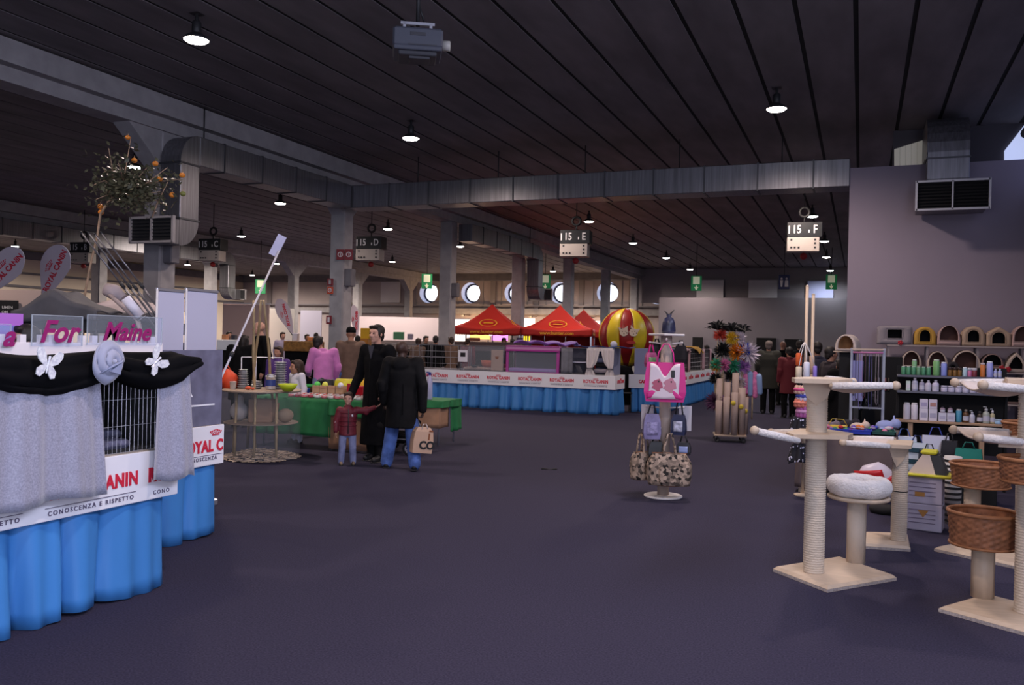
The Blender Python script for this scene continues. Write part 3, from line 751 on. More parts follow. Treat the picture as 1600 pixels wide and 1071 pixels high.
# folded fabric rosette
p = onX(166, 566, FX + 0.15)
t = thing('fabric_rosette', 'pale grey folded fabric rosette on the middle of the swag', 'rosette', p, R(90))
def ros(u, v):
    a = u * 2 * PI; r = 0.105 * (1 + 0.06 * math.cos(a)) * (1 - 0.22 * max(0, -math.sin(a)) ** 3 * abs(math.cos(a)))
    rr = r * v; return (rr * math.cos(a), -0.045 * math.cos(v * PI / 2) - 0.008 * math.sin(v * 16 + 1.6 * a), rr * math.sin(a) * 1.15)
m_ = MB(); m_.surf(ros, 40, 12, 0.012); m_.build('folded_cloth', mat('rosette_cloth', (0.33, 0.345, 0.46), 0.55, sheen=0.4), t)
m_ = MB()
m_.tube([(-0.07, -0.035, -0.06), (-0.01, -0.062, -0.02), (0.05, -0.055, 0.0), (0.09, -0.03, 0.02)], [0.006, 0.016, 0.016, 0.006], 8, flat=0.5)
m_.prism([(-0.03, -0.05), (0.05, 0.0), (0.04, -0.07)], -0.066, -0.05, 'Y'); m_.build('fold', mat('rosette_cloth2', (0.27, 0.30, 0.44), 0.5), t)

# white rail with notches and the clear name plates standing in it
t = thing('sign_rail', 'white notched rail along the back of the left cage holding clear name plates', 'rail', (-4.55, 3.55, 1.425))
m_ = MB(); m_.box((0, 0, 0.04), (0.03, 2.3, 0.13), 0.004)
yy = -1.12
rnd = random.Random(5)
while yy < 1.1:
    w = rnd.choice((0.04, 0.05, 0.07)); m_.box((0, yy, 0.125), (0.028, w, 0.05)); yy += w + rnd.choice((0.04, 0.05, 0.09))
m_.build('rail', mat('rail_white', (0.86, 0.80, 0.82), 0.5), t)
for y_ in (-0.8, 0, 0.8):
    m_ = MB(); m_.box((0, y_, -0.025), (0.08, 0.05, 0.03)); m_.build('foot', M_dark, t)
M_mag = mat('magenta_lettering', (0.30, 0.015, 0.14), 0.4)
def plate(px0, px1, pyt, pyb, s, label, size, xo=0.0):
    a = onX(px0, pyt, -4.52); b = onX(px1, pyb, -4.52)
    t = thing('name_plate', label, 'name plate', (-4.52, (a.y + b.y) / 2, b.z), 0, 'clear plates spelling the cage name')
    w, h = b.y - a.y, a.z - b.z
    m_ = MB(); m_.box((0, 0, h / 2), (0.006, w, h)); m_.build('acrylic_sheet', M_plex, t)
    m_ = MB()
    m_.box((0, -w / 2, h / 2), (0.008, 0.004, h)); m_.box((0, w / 2, h / 2), (0.008, 0.004, h)); m_.box((0, 0, h), (0.008, w, 0.004)); m_.build('polished_edge', glass('acrylic_edge', (0.8, 0.85, 0.9), 0.45), t)
    text('lettering', s, size, M_mag, t, upright((0.006, xo, h * 0.44), 0), 0.0045, 0.002, shear=0.35, width=1.0)
plate(50, 128, 492, 541, 'For', 'clear plate with magenta script reading For', 0.185)
plate(137, 252, 492, 540, 'Maine', 'clear plate with magenta script reading Maine', 0.165)
plate(-50, 16, 505, 542, 'a', 'clear plate with a magenta letter a at the frame edge', 0.17, 0.11)

# second cage table, set back
t = thing('skirted_table', 'shorter blue skirted table with white banner under the grey sheet', 'table', (-5.15, 5.0, 0))
m_ = MB(); m_.box((0, 0, 0.86), (0.76, 1.16, 0.03), 0.008); m_.build('table_top', M_top, t)
for sx in (-0.32, 0.32):
    for sy in (-0.5, 0.5):
        m_ = MB(); m_.tube([(sx, sy, 0), (sx, sy, 0.845)], 0.018, 8); m_.build('leg', M_dark, t)
m_ = skirt([(0.36, -0.58), (0.36, 0.54), (-0.34, 0.54)], 0.84, 0.012, 0.05, 0.36, 11); m_.build('skirt', M_blue, t)
m_ = MB(); m_.box((0.405, 0.0, 0.722), (0.012, 1.18, 0.31), 0.003); bn = m_.build('banner', M_ban, t)
text('lettering', 'ROYAL C', 0.125, M_logo, bn, upright((0.414, 0.575, 0.715), 0), 0.005, width=0.86, align='RIGHT', space=1.06)
c_ = MB(); crown(c_, 0.13); q_ = c_.build('crown', M_logo, bn); q_.matrix_local = upright((0.414, 0.49, 0.80), 0) @ Matrix.Rotation(-PI / 2, 4, 'X')
r_ = MB(); r_.box((0.4135, 0.33, 0.648), (0.002, 0.48, 0.004)); r_.build('rule', M_slog, bn)
text('slogan', 'CONOSCENZA', 0.04, M_slog, bn, upright((0.414, 0.33, 0.622), 0), 0.0004, width=1.0, space=1.42)
# trim the overhanging letters: banner turns the corner
m_ = MB(); m_.box((0.0, 0.595, 0.722), (0.80, 0.012, 0.31), 0.003); m_.build('side_banner', M_ban, t)
p = [onX(290, 551, -4.78), onX(345, 664, -4.78)]
t = thing('acrylic_screen', 'grey acrylic sheet with painted glints standing on the shorter blue skirted table', 'screen', (-4.79, 5.02, 0.876))
m_ = MB(); m_.box((0, 0.02, 0.30), (0.008, 1.14, 0.60), 0.002); m_.build('sheet', mat('grey_acrylic', (0.16, 0.16, 0.235), 0.22, var=0.2, scale=7, spec=0.6), t)
m_ = MB()
for y_, z_ in ((0.12, 0.545), (0.07, 0.24), (0.10, 0.235), (0.24, 0.25)): m_.prism([(y_ - 0.012, z_ - 0.012), (y_ + 0.02, z_ - 0.016), (y_ - 0.004, z_ + 0.02)], 0.0042, 0.0062, 'X')
m_.build('painted_glint', mat('glint_tape_white', (0.85, 0.85, 0.9), 0.5), t)  # white flecks painted as light glinting on the sheet
m_ = MB(); m_.box((0.006, 0.29, 0.165), (0.006, 0.42, 0.012)); m_.build('tape_strip', mat('glint_tape_white', (0.85, 0.85, 0.9), 0.5), t)

# white display panels behind
M_dp = mat('display_panel', (0.52, 0.52, 0.66), 0.5)
M_alu = mat('aluminium', (0.62, 0.62, 0.68), 0.3, metal=0.8)
for a, b, lab in ((243, 289, 'left of two white roll up panels behind the cages'), (289, 341, 'right of two white roll up panels, edged by a thin pole')):
    q0, q1 = onX(a, 452, -5.62), onX(b, 452, -5.62)
    t = thing('roll_up_screen', lab, 'display panel', (-5.62, (q0.y + q1.y) / 2, 0), 0, 'white display panels')
    w = q1.y - q0.y - 0.012; h = q0.z
    m_ = MB(); m_.box((0, 0, (h + 0.06) / 2), (0.006, w - 0.01, h - 0.06)); m_.build('sheet', M_dp, t)
    m_ = MB(); m_.box((0, 0, h), (0.03, w, 0.025), 0.004); m_.build('top_bar', M_alu, t)
    m_ = MB(); m_.box((0, 0, 0.03), (0.12, w, 0.06), 0.01); m_.build('base', M_alu, t)
    m_ = MB(); m_.tube([(0.014, -w / 2, 0.05), (0.014, -w / 2, h)], 0.01, 8); m_.build('pole', M_white, t)

# purple poster panel
q0, q1 = onX(-60, 487, -5.3), onX(34, 560, -5.3)
t = thing('poster_board', 'plain lilac poster board behind the left cage', 'poster', (-5.3, (q0.y + q1.y) / 2, 0))
w = q1.y - q0.y
m_ = MB(); m_.box((0, 0, (q0.z + 0.8) / 2), (0.012, w, q0.z - 0.8)); m_.build('board', mat('lilac', (0.46, 0.16, 0.62), 0.6), t)
m_ = MB(); m_.box((0.008, 0.1, 1.52), (0.006, w - 0.25, 0.22)); m_.build('lower_picture', mat('poster_blue', (0.18, 0.25, 0.62), 0.5, col2=(0.30, 0.08, 0.5), scale=9), t)
m_ = MB()
for s in (-1, 1): m_.tube([(0, s * (w / 2 - 0.05), 0), (0, s * (w / 2 - 0.05), 0.82)], 0.015, 8)
m_.build('stand', M_dark, t)

# grey canopies over the cages behind
M_can = mat('canopy_grey', (0.075, 0.072, 0.08), 0.75, var=0.2, scale=5)
M_can2 = mat('canopy_taupe', (0.42, 0.35, 0.36), 0.8, var=0.2, scale=5)
D = 7.6
a, b, c = at(28, 486, D), at(90, 455, D), at(160, 484, D)
t = thing('pet_tent', 'dark grey peaked fabric tent on the cages behind the name plates', 'pet tent', (b.x, b.y, 0), YAW)
def loc_(p): return t_inv @ p
t_inv = (Matrix.Translation(t.location) @ Matrix.Rotation(YAW, 4, 'Z')).inverted()
a, b, c = loc_(a), loc_(b), loc_(c)
dz = a.z - 0.16
def tent_side(u, v):   # u across, v front to back
    x = a.x + (c.x - a.x) * u; pk = (b.x - a.x) / (c.x - a.x)
    k = u / pk if u < pk else (1 - u) / (1 - pk)
    return (x, -0.1 + 0.5 * v, a.z + (b.z - a.z) * (k ** 1.15) - 0.015 * math.sin(u * 12) + 0.01 * math.sin(v * 9))
m_ = MB(); m_.surf(tent_side, 24, 8, 0.012)
m_.surf(lambda u, v: (a.x + (c.x - a.x) * u, -0.1 - 0.01 * math.sin(u * 14) * v, (tent_side(u, 0)[2]) * (1 - v) + (dz + 0.06 + 0.04 * u) * v), 24, 4, 0.008); m_.build('canopy', M_can, t)
m_ = MB(); m_.box(((a.x + c.x) / 2, 0.14, dz + 0.05), (c.x - a.x - 0.1, 0.42, 0.10)); m_.build('dark_mouth', M_cageb, t)
for sx in (a.x + 0.06, c.x - 0.06):
    for sy in (0.0, 0.35):
        m_ = MB(); m_.tube([(sx, sy, 0), (sx, sy, dz + 0.08)], 0.012, 6); m_.build('leg', M_dark, t)
a, b = at(118, 462, 8.6), at(262, 500, 8.6); cpt = (a + b) / 2
t = thing('pet_tent', 'taupe fabric tent with a rolled front edge under the steel poles', 'pet tent', (cpt.x, cpt.y, 0), YAW)
t_inv = (Matrix.Translation(t.location) @ Matrix.Rotation(YAW, 4, 'Z')).inverted(); a, b = loc_(a), loc_(b)
def roof2(u, v):
    x = a.x + (b.x - a.x) * u
    return (x, 0.9 - 0.95 * v, a.z - (a.z - b.z - 0.05) * v ** 0.9 - 0.05 * u * (1 - v) + 0.02 * math.sin(u * 10 + v * 4))
m_ = MB(); m_.surf(roof2, 20, 10, 0.012); m_.build('canopy', M_can2, t)
m_ = MB(); m_.tube([(a.x, -0.06, b.z + 0.02), (0, -0.07, b.z + 0.01), (b.x, -0.06, b.z + 0.02)], 0.05, 12); m_.build('rolled_edge', M_can, t)
m_ = MB(); m_.box((0, 0.4, b.z - 0.09), (b.x - a.x - 0.1, 0.85, 0.12)); m_.build('dark_mouth', M_cageb, t)
for sx in (a.x + 0.05, b.x - 0.05):
    for sy in (0.0, 0.8):
        m_ = MB(); m_.tube([(sx, sy, 0), (sx, sy, b.z)], 0.012, 6); m_.build('leg', M_dark, t)
# dark crate stack that carries the lower ends of the poles, mostly behind the screens
q = at(268, 534, 8.15)
t = thing('crate_stack', 'stack of black transport cages behind the white roll up panels', 'crates', (q.x, q.y + 0.1, 0), YAW)
for k in range(3):
    m_ = MB(); hz = (q.z - 0.005) / 3; m_.box((0, 0, hz * (k + .5)), (0.34, 0.5, hz - 0.012), 0.02); m_.build('crate', M_cageb, t)
# small furled roll in front of it
p, q = at(165, 452, 8.25), at(192, 468, 8.25)
m_ = MB(); m_.tube([p, (p + q) / 2 + Vector((0, 0, .02)), q], [0.06, 0.075, 0.05], 12); m_.tube([p + Vector((0, 0, -0.02)), at(215, 500, 7.9)], 0.02, 8); m_.tube([at(215, 500, 7.9), at(230, 560, 7.9)], 0.02, 8)
tag(m_.build('furled_cloth', M_can2), 'furled taupe cloth roll leaning against the steel poles', 'cloth')

# bundle of thin steel poles leaning, with a white sleeve
poles = (((126, 362), (256, 530)), ((137, 362), (266, 532)), ((147, 364), (275, 534)), ((157, 362), (284, 530)))
names = ('leftmost of the four leaning steel poles', 'second from left of the four leaning steel poles', 'third from left of the four leaning steel poles', 'rightmost of the four leaning steel poles')
for (a, b), lab in zip(poles, names):
    p, q = at(*a, 7.9), at(*b, 8.1)
    foot = q + (q - p) * 0.0
    t = thing('steel_pole', lab, 'pole', (q.x, q.y, q.z), 0, 'leaning steel poles')
    d = p - q
    m_ = MB(); m_.tube([(0, 0, 0), d * 0.5], 0.0105, 8); m_.tube([d * 0.5, d], 0.008, 8); m_.build('tube', mat('pole_steel', (0.14, 0.135, 0.155), 0.35, metal=0.6), t)
    m_ = MB(); m_.tube([d * 0.48, d * 0.53], 0.016, 8); m_.build('collar', M_dark, t)
    m_ = MB(); m_.tube([d * 0.985, d * 1.0], 0.010, 8); m_.build('end_cap', M_dark, t)
p, q = at(196, 466, 7.85), at(222, 498, 7.9)
t = thing('white_sleeve', 'short white cardboard sleeve strapped along the steel poles', 'sleeve', q)
m_ = MB(); m_.tube([(0, 0, 0), p - q], 0.045, 10); m_.build('tube', mat('sleeve_white', (0.7, 0.69, 0.8), 0.5), t)
m_ = MB(); m_.tube([(p - q) * 0.02, (p - q) * 0.1], 0.047, 10); m_.build('end_band', M_can, t)

# orange tree standing behind the cages
M_bark = mat('bamboo_bark', (0.30, 0.20, 0.13), 0.7, var=0.3, scale=12)
M_leaf = mat('citrus_leaf', (0.075, 0.075, 0.045), 0.4, var=0.5, scale=9)
M_or = mat('orange_peel', (0.62, 0.20, 0.02), 0.45, bump=0.1, scale=60)
D = 8.3
base = gr(130, 700); base = at(131, 470, D); base = Vector((base.x, base.y, 0))
t = thing('orange_tree', 'tall thin trunked citrus tree with oranges in front of the nearest column', 'tree', base)
pts = [Vector((base.x, base.y, 0)), at(131, 470, D), at(140, 420, D), at(152, 370, D), at(157, 335, D), at(170, 315, D), at(200, 290, D)]
m_ = MB(); m_.tube([q - base for q in pts], [0.016, 0.011, 0.010, 0.010, 0.012, 0.012, 0.008], 8)
tips = []
rnd = random.Random(12)
for q in ((205, 215), (170, 232), (160, 262), (145, 290), (185, 255), (230, 262), (262, 262), (283, 280), (250, 300), (262, 322), (215, 300), (175, 310), (225, 330), (235, 285), (190, 285), (150, 312)):
    e = at(*q, D + rnd.uniform(-0.3, 0.3)); st = at(178 + rnd.uniform(-12, 22), 300 + rnd.uniform(-12, 12), D)
    mid = (st + e) / 2 + Vector((0, 0, rnd.uniform(-.04, .06)))
    m_.tube([st - base, mid - base, e - base], [0.009, 0.006, 0.003], 5); tips += [(st, mid, e)]
m_.tube([at(238, 340, D) - base, at(246, 318, D) - base, at(262, 285, D) - base], [0.008, 0.008, 0.004], 5)
m_.build('trunk', M_bark, t)
m_ = MB()
def leaf(c, s):
    a = rnd.uniform(0, 6.28); b = rnd.uniform(-0.9, 0.9); u = Vector((math.cos(a) * math.cos(b), math.sin(a) * math.cos(b), math.sin(b)))
    w = u.cross(Vector((rnd.uniform(-1, 1), rnd.uniform(-1, 1), 1))).normalized() * s * 0.28; c = c - base
    m_.add([c, c + u * s * 0.5 + w, c + u * s, c + u * s * 0.5 - w], [(0, 1, 2, 3)])
for st, mid, e in tips:
    for k in range(40):
        f = rnd.uniform(0.15, 1.0); q = st.lerp(mid, f * 2) if f < 0.5 else mid.lerp(e, f * 2 - 1)
        leaf(q + Vector((rnd.gauss(0, .06), rnd.gauss(0, .06), rnd.gauss(0, .05))), rnd.uniform(0.04, 0.075))
for k in range(900):
    q = at(205 + rnd.gauss(0, 26), 300 + rnd.gauss(0, 16), D + rnd.gauss(0, 0.18)); leaf(q, rnd.uniform(0.04, 0.075))
m_.build('foliage', M_leaf, t)
for i, q in enumerate(((200, 215), (210, 251), (243, 256), (250, 280), (285, 274), (269, 305), (286, 303), (158, 332), (157, 323))):
    c = at(*q, D + (0.02 * i) % 0.1) - base; g = MB(); r = 0.028 if i else 0.024
    g.ball(c, (r, r, r * 0.92), 14, 9); o = g.build('orange', M_or if i != 6 else mat('unripe_green', (0.16, 0.17, 0.04), 0.5), t)
    g = MB(); g.tube([c + Vector((0, 0, r * 0.8)), c + Vector((0.004, 0, r * 1.6))], 0.003, 5); g.build('stalk', M_bark, o)
# ================================================================== PEOPLE
SKIN = {'pale': mat('skin_pale', (0.55, 0.30, 0.22), 0.55), 'tan': mat('skin_tan', (0.40, 0.20, 0.13), 0.55), 'dark': mat('skin_dark', (0.055, 0.028, 0.02), 0.5)}
M_eye = mat('eye_dark', (0.02, 0.015, 0.012), 0.3)
def V(*a): return Vector(a)
BASE = dict(pel=(0, 0.0, .94), wai=(0, 0, 1.10), che=(0, 0.0, 1.30), nek=(0, 0.01, 1.47), hd=(0, -0.015, 1.625),
            ls=(.185, 0, 1.425), le=(.235, .03, 1.14), lw=(.235, -.05, .90), rs=(-.185, 0, 1.425), re=(-.235, .03, 1.14), rw=(-.235, -.05, .90),
            lh=(.095, 0, .93), lk=(.10, -.015, .50), la=(.10, .03, .085), rh=(-.095, 0, .93), rk=(-.10, -.015, .50), ra=(-.10, .03, .085))
def hand(m_, w, e, side, s, curl=0.35, fine=True):
    """palm, four bent fingers of unequal length and a thumb from the palm's side"""
    w, e = Vector(w), Vector(e); d = (w - e).normalized()
    inn = Vector((-side, 0, 0)); ac = d.cross(inn)
    if ac.length < 0.2: ac = d.cross(Vector((0, -1, 0)))
    ac.normalize(); pn = ac.cross(d).normalized()          # ac: across the knuckles, pn: palm side
    if pn.dot(inn) < 0: pn = -pn
    pc = w + d * 0.05 * s
    for k in (-1.5, -0.5, 0.5, 1.5):
        m_.cap(w + d * 0.01 * s + ac * k * 0.011 * s, w + d * 0.085 * s + ac * k * 0.018 * s, 0.0145 * s, 0.0125 * s, 8)
    L = {-1.5: .055, -.5: .07, .5: .078, 1.5: .07}
    for k, l in L.items():
        b = w + d * 0.085 * s + ac * k * 0.0195 * s
        j = b + (d * math.cos(curl) + pn * math.sin(curl)) * l * .5 * s
        c2 = curl * 2.3; q = j + (d * math.cos(c2) + pn * math.sin(c2)) * l * .5 * s
        m_.cap(b, j, 0.0095 * s, 0.0088 * s, 7); m_.cap(j, q, 0.0088 * s, 0.0072 * s, 7)
    fw = ac if ac.y < 0 else -ac
    b = w + d * 0.025 * s + fw * 0.024 * s; j = b + (d * .75 + fw * .5 + pn * .35).normalized() * 0.042 * s
    m_.cap(b, j, 0.0125 * s, 0.0105 * s, 7); m_.cap(j, j + (d * .9 + pn * .4 + fw * .1).normalized() * 0.032 * s, 0.0105 * s, 0.0082 * s, 7)
def head(m_, c, s, ry=0.0):
    """cranium, jaw, nose, brow, lips, chin and ears, turned ry about the vertical; faces -Y"""
    c = Vector(c); old = m_.M; m_.M = Matrix.Translation(c) @ Matrix.Rotation(ry, 4, 'Z')
    k = s
    m_.ball((0, 0.012 * k, 0.03 * k), (0.076 * k, 0.094 * k, 0.088 * k), 18, 12)
    m_.ball((0, -0.022 * k, -0.035 * k), (0.060 * k, 0.066 * k, 0.075 * k), 16, 10)
    m_.ball((0, -0.058 * k, -0.088 * k), (0.028 * k, 0.026 * k, 0.022 * k), 10, 6)
    m_.cap((0, -0.082 * k, 0.022 * k), (0, -0.104 * k, -0.022 * k), 0.010 * k, 0.0145 * k, 8)
    m_.cap((-0.016 * k, -0.088 * k, -0.026 * k), (0.016 * k, -0.088 * k, -0.026 * k), 0.010 * k, 0.010 * k, 8)
    m_.cap((-0.045 * k, -0.072 * k, 0.034 * k), (0.045 * k, -0.072 * k, 0.034 * k), 0.012 * k, 0.012 * k, 8)
    m_.cap((-0.020 * k, -0.080 * k, -0.056 * k), (0.020 * k, -0.080 * k, -0.056 * k), 0.0085 * k, 0.0085 * k, 8)
    for e in (-1, 1):
        m_.ball((e * 0.048 * k, -0.055 * k, -0.018 * k), (0.022 * k, 0.022 * k, 0.022 * k), 10, 6)
        m_.ball((e * 0.079 * k, 0.008 * k, -0.005 * k), (0.010 * k, 0.020 * k, 0.033 * k), 10, 6)
    m_.M = old
def person(label, loc, rz, h=1.75, skin='pale', pose=None, look=0.0, hair=None, hairkind='short', top=None, topkind='coat', hem=None,
           legs=None, shoes=None, hat=None, vox=0.016, grip=0.35, hood=False, extra=None, wide=1.0, baggy=1.0, name='person', group=None, coll=None):
    s = h / 1.75
    J = {k: Vector(v) for k, v in BASE.items()}
    if pose:
        for k, v in pose.items(): J[k] = Vector(v)
    J = {k: v * s for k, v in J.items()}
    t = thing(name, label, 'person', loc, rz, group)
    hs = s * (1.0 if h > 1.3 else 1.30)
    m_ = MB()
    head(m_, J['hd'], hs, look)
    m_.cap(J['nek'] + V(0, 0, -.03) * s, J['hd'] + V(0, 0.015, -.06) * hs, 0.056 * s, 0.052 * hs, 12)
    m_.cap(J['che'], J['nek'] + V(0, 0, -.05) * s, 0.105 * s, 0.06 * s, 12)
    for a, b in (('pel', 'wai'), ('wai', 'che')):
        for e in (-1, 1): m_.cap(J[a] + V(e * .06, 0, 0) * s, J[b] + V(e * .06, 0, 0) * s, 0.095 * s, 0.098 * s, 12)
    for q, e in (('l', 1), ('r', -1)):
        m_.cap(J['che'] + V(e * .05, 0, .05) * s, J[q + 's'], 0.085 * s, 0.055 * s, 10)
        m_.cap(J[q + 's'], J[q + 'e'], 0.050 * s, 0.040 * s, 10); m_.cap(J[q + 'e'], J[q + 'w'], 0.040 * s, 0.027 * s, 10)
        hand(m_, J[q + 'w'], J[q + 'e'], e, s * (0.95 if h > 1.3 else 1.1), grip)
        m_.cap(J[q + 'h'], J[q + 'k'], 0.080 * s, 0.055 * s, 10); m_.cap(J[q + 'k'], J[q + 'a'], 0.055 * s, 0.036 * s, 10)
        m_.cap(J[q + 'a'], J[q + 'a'] + V(0, -0.12, -.05) * s, 0.034 * s, 0.018 * s, 8)
    fused(m_, 'body', SKIN[skin], t, min(vox, 0.011) if vox < .014 else vox, 2)
    c = J['hd']; Rl = Matrix.Translation(c) @ Matrix.Rotation(look, 4, 'Z')
    m_ = MB()
    for e in (-1, 1): m_.ball(Rl @ (V(e * 0.032, -0.0815, 0.008) * hs), (0.0115 * hs, 0.008 * hs, 0.007 * hs), 8, 6)
    m_.build('eyes', M_eye, t)
    if hair and not hat:
        m_ = MB(); m_.M = Rl
        m_.ball(V(0, 0.028, 0.048) * hs, (0.086 * hs, 0.097 * hs, 0.084 * hs), 18, 12)
        for e in (-1, 1):
            m_.ball(V(e * 0.068, 0.018, 0.02) * hs, (0.018 * hs, 0.055 * hs, 0.06 * hs), 10, 7)
        m_.ball(V(0, 0.072, -0.02) * hs, (0.066 * hs, 0.042 * hs, 0.075 * hs), 12, 8)
        m_.cap(V(-0.05, -0.052, 0.09) * hs, V(0.045, -0.056, 0.092) * hs, 0.026 * hs, 0.026 * hs, 8)
        if hairkind in ('long', 'bob'):
            zl = -0.12 if hairkind == 'bob' else -0.22
            for e in (-1, 1): m_.cap(V(e * 0.07, 0.03, 0.02) * hs, V(e * 0.072, 0.045, zl) * hs, 0.034 * hs, 0.026 * hs, 8)
            m_.cap(V(0, 0.08, 0.0) * hs, V(0, 0.085, zl) * hs, 0.06 * hs, 0.045 * hs, 10)
        fused(m_, 'hair', hair, t, 0.009 if vox < .014 else 0.013, 2)
    if hat:
        m_ = MB(); m_.M = Rl
        m_.lathe([(0.093 * hs, 0.03 * hs), (0.095 * hs, 0.06 * hs), (0.085 * hs, 0.105 * hs), (0.05 * hs, 0.13 * hs), (0.008, 0.135 * hs)], (0, 0.012 * hs, 0), 20, sx=0.92, sy=1.08); m_.build('hat', hat, t)
    if legs:
        m_ = MB()
        for e in (-1, 1): m_.cap(J['pel'] + V(e * .055, 0, .06) * s, J['pel'] + V(e * .055, 0.005, -.06) * s, 0.105 * s, 0.108 * s, 12)
        for q in 'lr':
            m_.cap(J[q + 'h'] + V(0, 0, 0.0), J[q + 'k'], 0.098 * s, 0.078 * s * baggy, 12); m_.cap(J[q + 'k'], J[q + 'a'] + V(0, -.005, 0.0) * s, 0.078 * s * baggy, 0.070 * s * baggy, 12)
            m_.cap(J[q + 'a'] + V(0, 0, .03) * s, J[q + 'a'] + V(0, -.02, -.015) * s, 0.070 * s * baggy, 0.066 * s * baggy, 10)
            m_.cap(J[q + 'k'] + V(-.02, -.02, .02) * s, J[q + 'k'] + V(.02, -.02, -.03) * s, 0.066 * s, 0.066 * s, 8)
        fused(m_, 'trousers', legs, t, vox, 2)
    for q in 'lr':
        a = J[q + 'a']; m_ = MB()
        m_.cap(a + V(0, .03, -.04) * s, a + V(0, -.14, -.045) * s, 0.045 * s, 0.040 * s, 12); m_.cap(a + V(0, -.07, -.03) * s, a + V(0, 0.02, -.01) * s, 0.046 * s, 0.050 * s, 10)
        o = fused(m_, 'shoe', shoes or M_dark, t, 0.012, 1)
        m_ = MB(); m_.box(tuple(a + V(0, -.05, -.078) * s), (0.08 * s, 0.25 * s, 0.016 * s), 0.006 * s); m_.build('sole', M_dark, o)
    if top:
        m_ = MB(); puff = {'coat': 1.0, 'jacket': 1.0, 'sweater': 0.98, 'puffer': 1.12}[topkind] * wide
        zb = (hem if hem is not None else {'coat': 0.62, 'jacket': .86, 'sweater': .90, 'puffer': .86}[topkind]) * s
        che, pel, wai, nek = J['che'], J['pel'], J['wai'], J['nek']
        rings = []
        low = V(pel.x * 0.6 + (J['lk'].x + J['rk'].x) * 0.2, pel.y * .6 + (J['lk'].y + J['rk'].y) * .2, zb)
        flare = 1.0 + max(0, (pel.z - zb) / s) * 0.22
        stops = [(low, .182 * flare, .142 * flare)]
        if zb < pel.z - 0.02 * s: stops.append((pel, .182, .138))
        stops += [(wai, .172, .128), (che, .190, .132), ((che + nek) / 2 + V(0, 0, .035) * s, .160, .108), (nek + V(0, 0, -.015) * s, .085, .078), (nek + V(0, 0, 0.035) * s, .072, .072)]
        for cpt, rx, ry in stops:
            rings.append([(cpt.x + rx * s * puff * math.cos(2 * PI * k / 24), cpt.y + ry * s * puff * math.sin(2 * PI * k / 24), cpt.z) for k in range(24)])
        m_.loft(rings)
        for q, e in (('l', 1), ('r', -1)):
            sh, el, wr = J[q + 's'], J[q + 'e'], J[q + 'w']
            m_.cap(che + V(e * .09, 0, .07) * s, sh, 0.10 * s * puff, 0.082 * s * puff, 12)
            m_.cap(sh, el, 0.080 * s * puff, 0.064 * s * puff, 12); m_.cap(el, wr - (wr - el).normalized() * 0.01 * s, 0.064 * s * puff, 0.050 * s * puff, 12)
            m_.cap(el + V(0, .01, .03) * s, el + V(0, 0, -.04) * s, 0.068 * s * puff, 0.062 * s * puff, 10)
        if hood:
            m_.torus((nek.x, nek.y + 0.02 * s, nek.z + 0.0 * s), 0.085 * s, 0.042 * s, 18, 8)
            m_.ball((nek.x, nek.y + 0.105 * s, nek.z - 0.045 * s), (0.125 * s, 0.065 * s, 0.10 * s), 14, 9)
        elif topkind in ('coat', 'puffer', 'jacket'): m_.torus((nek.x, nek.y + 0.0 * s, nek.z + 0.005 * s), 0.072 * s, 0.026 * s, 18, 8)
        o = fused(m_, {'coat': 'coat', 'jacket': 'jacket', 'sweater': 'sweater', 'puffer': 'padded_jacket'}[topkind], top, t, vox, 2)
    if extra: extra(t, J, s)
    return t
blk = mat('cloth_black', (0.005, 0.005, 0.006), 0.9, var=0.3, scale=14, spec=0.12); charc = mat('cloth_charcoal', (0.007, 0.0065, 0.007), 0.8, var=0.3, scale=12, spec=0.18)
denim = mat('denim_blue', (0.08, 0.15, 0.42), 0.8, var=0.45, scale=9); palejean = mat('denim_pale', (0.22, 0.24, 0.40), 0.8, var=0.25, scale=10)
M_hd = mat('hair_dark', (0.015, 0.011, 0.010), 0.6); M_hb = mat('hair_brown', (0.035, 0.018, 0.012), 0.6); M_hg = mat('hair_grey', (0.16, 0.13, 0.12), 0.7)

# -- the man in the long black coat, head turned to his right, the toddler's hand in his
pm = gr(586, 721); fm = facing(pm)
man_pose = dict(hd=(0.0, -0.03, 1.628), rw=(-.30, -.17, .80), re=(-.27, -.02, 1.10), lw=(.22, -.12, .92), le=(.24, .0, 1.14), lk=(.10, -.05, .50), la=(.11, -0.02, .085), ra=(-.10, .08, .085))
def man_extra(t, J, s):
    m_ = MB(); m_.prism([(-0.05, 1.50), (0.05, 1.50), (0.0, 1.33)], -0.137, -0.13, 'Y'); m_.build('shirt_front', mat('shirt_dark', (0.05, 0.05, 0.065), 0.7), t)
    m_ = MB(); m_.tube([(0, -0.150, 1.3), (0, -0.155, 1.0), (0, -0.175, 0.62)], 0.006, 6); m_.build('coat_placket', blk, t)
person('dark haired man in a long black coat holding the toddler by the hand', pm, fm - R(38), 1.77, 'pale', man_pose, R(-6), M_hd, 'short', blk, 'coat', 0.22, charc, M_dark, vox=0.0125, extra=man_extra)

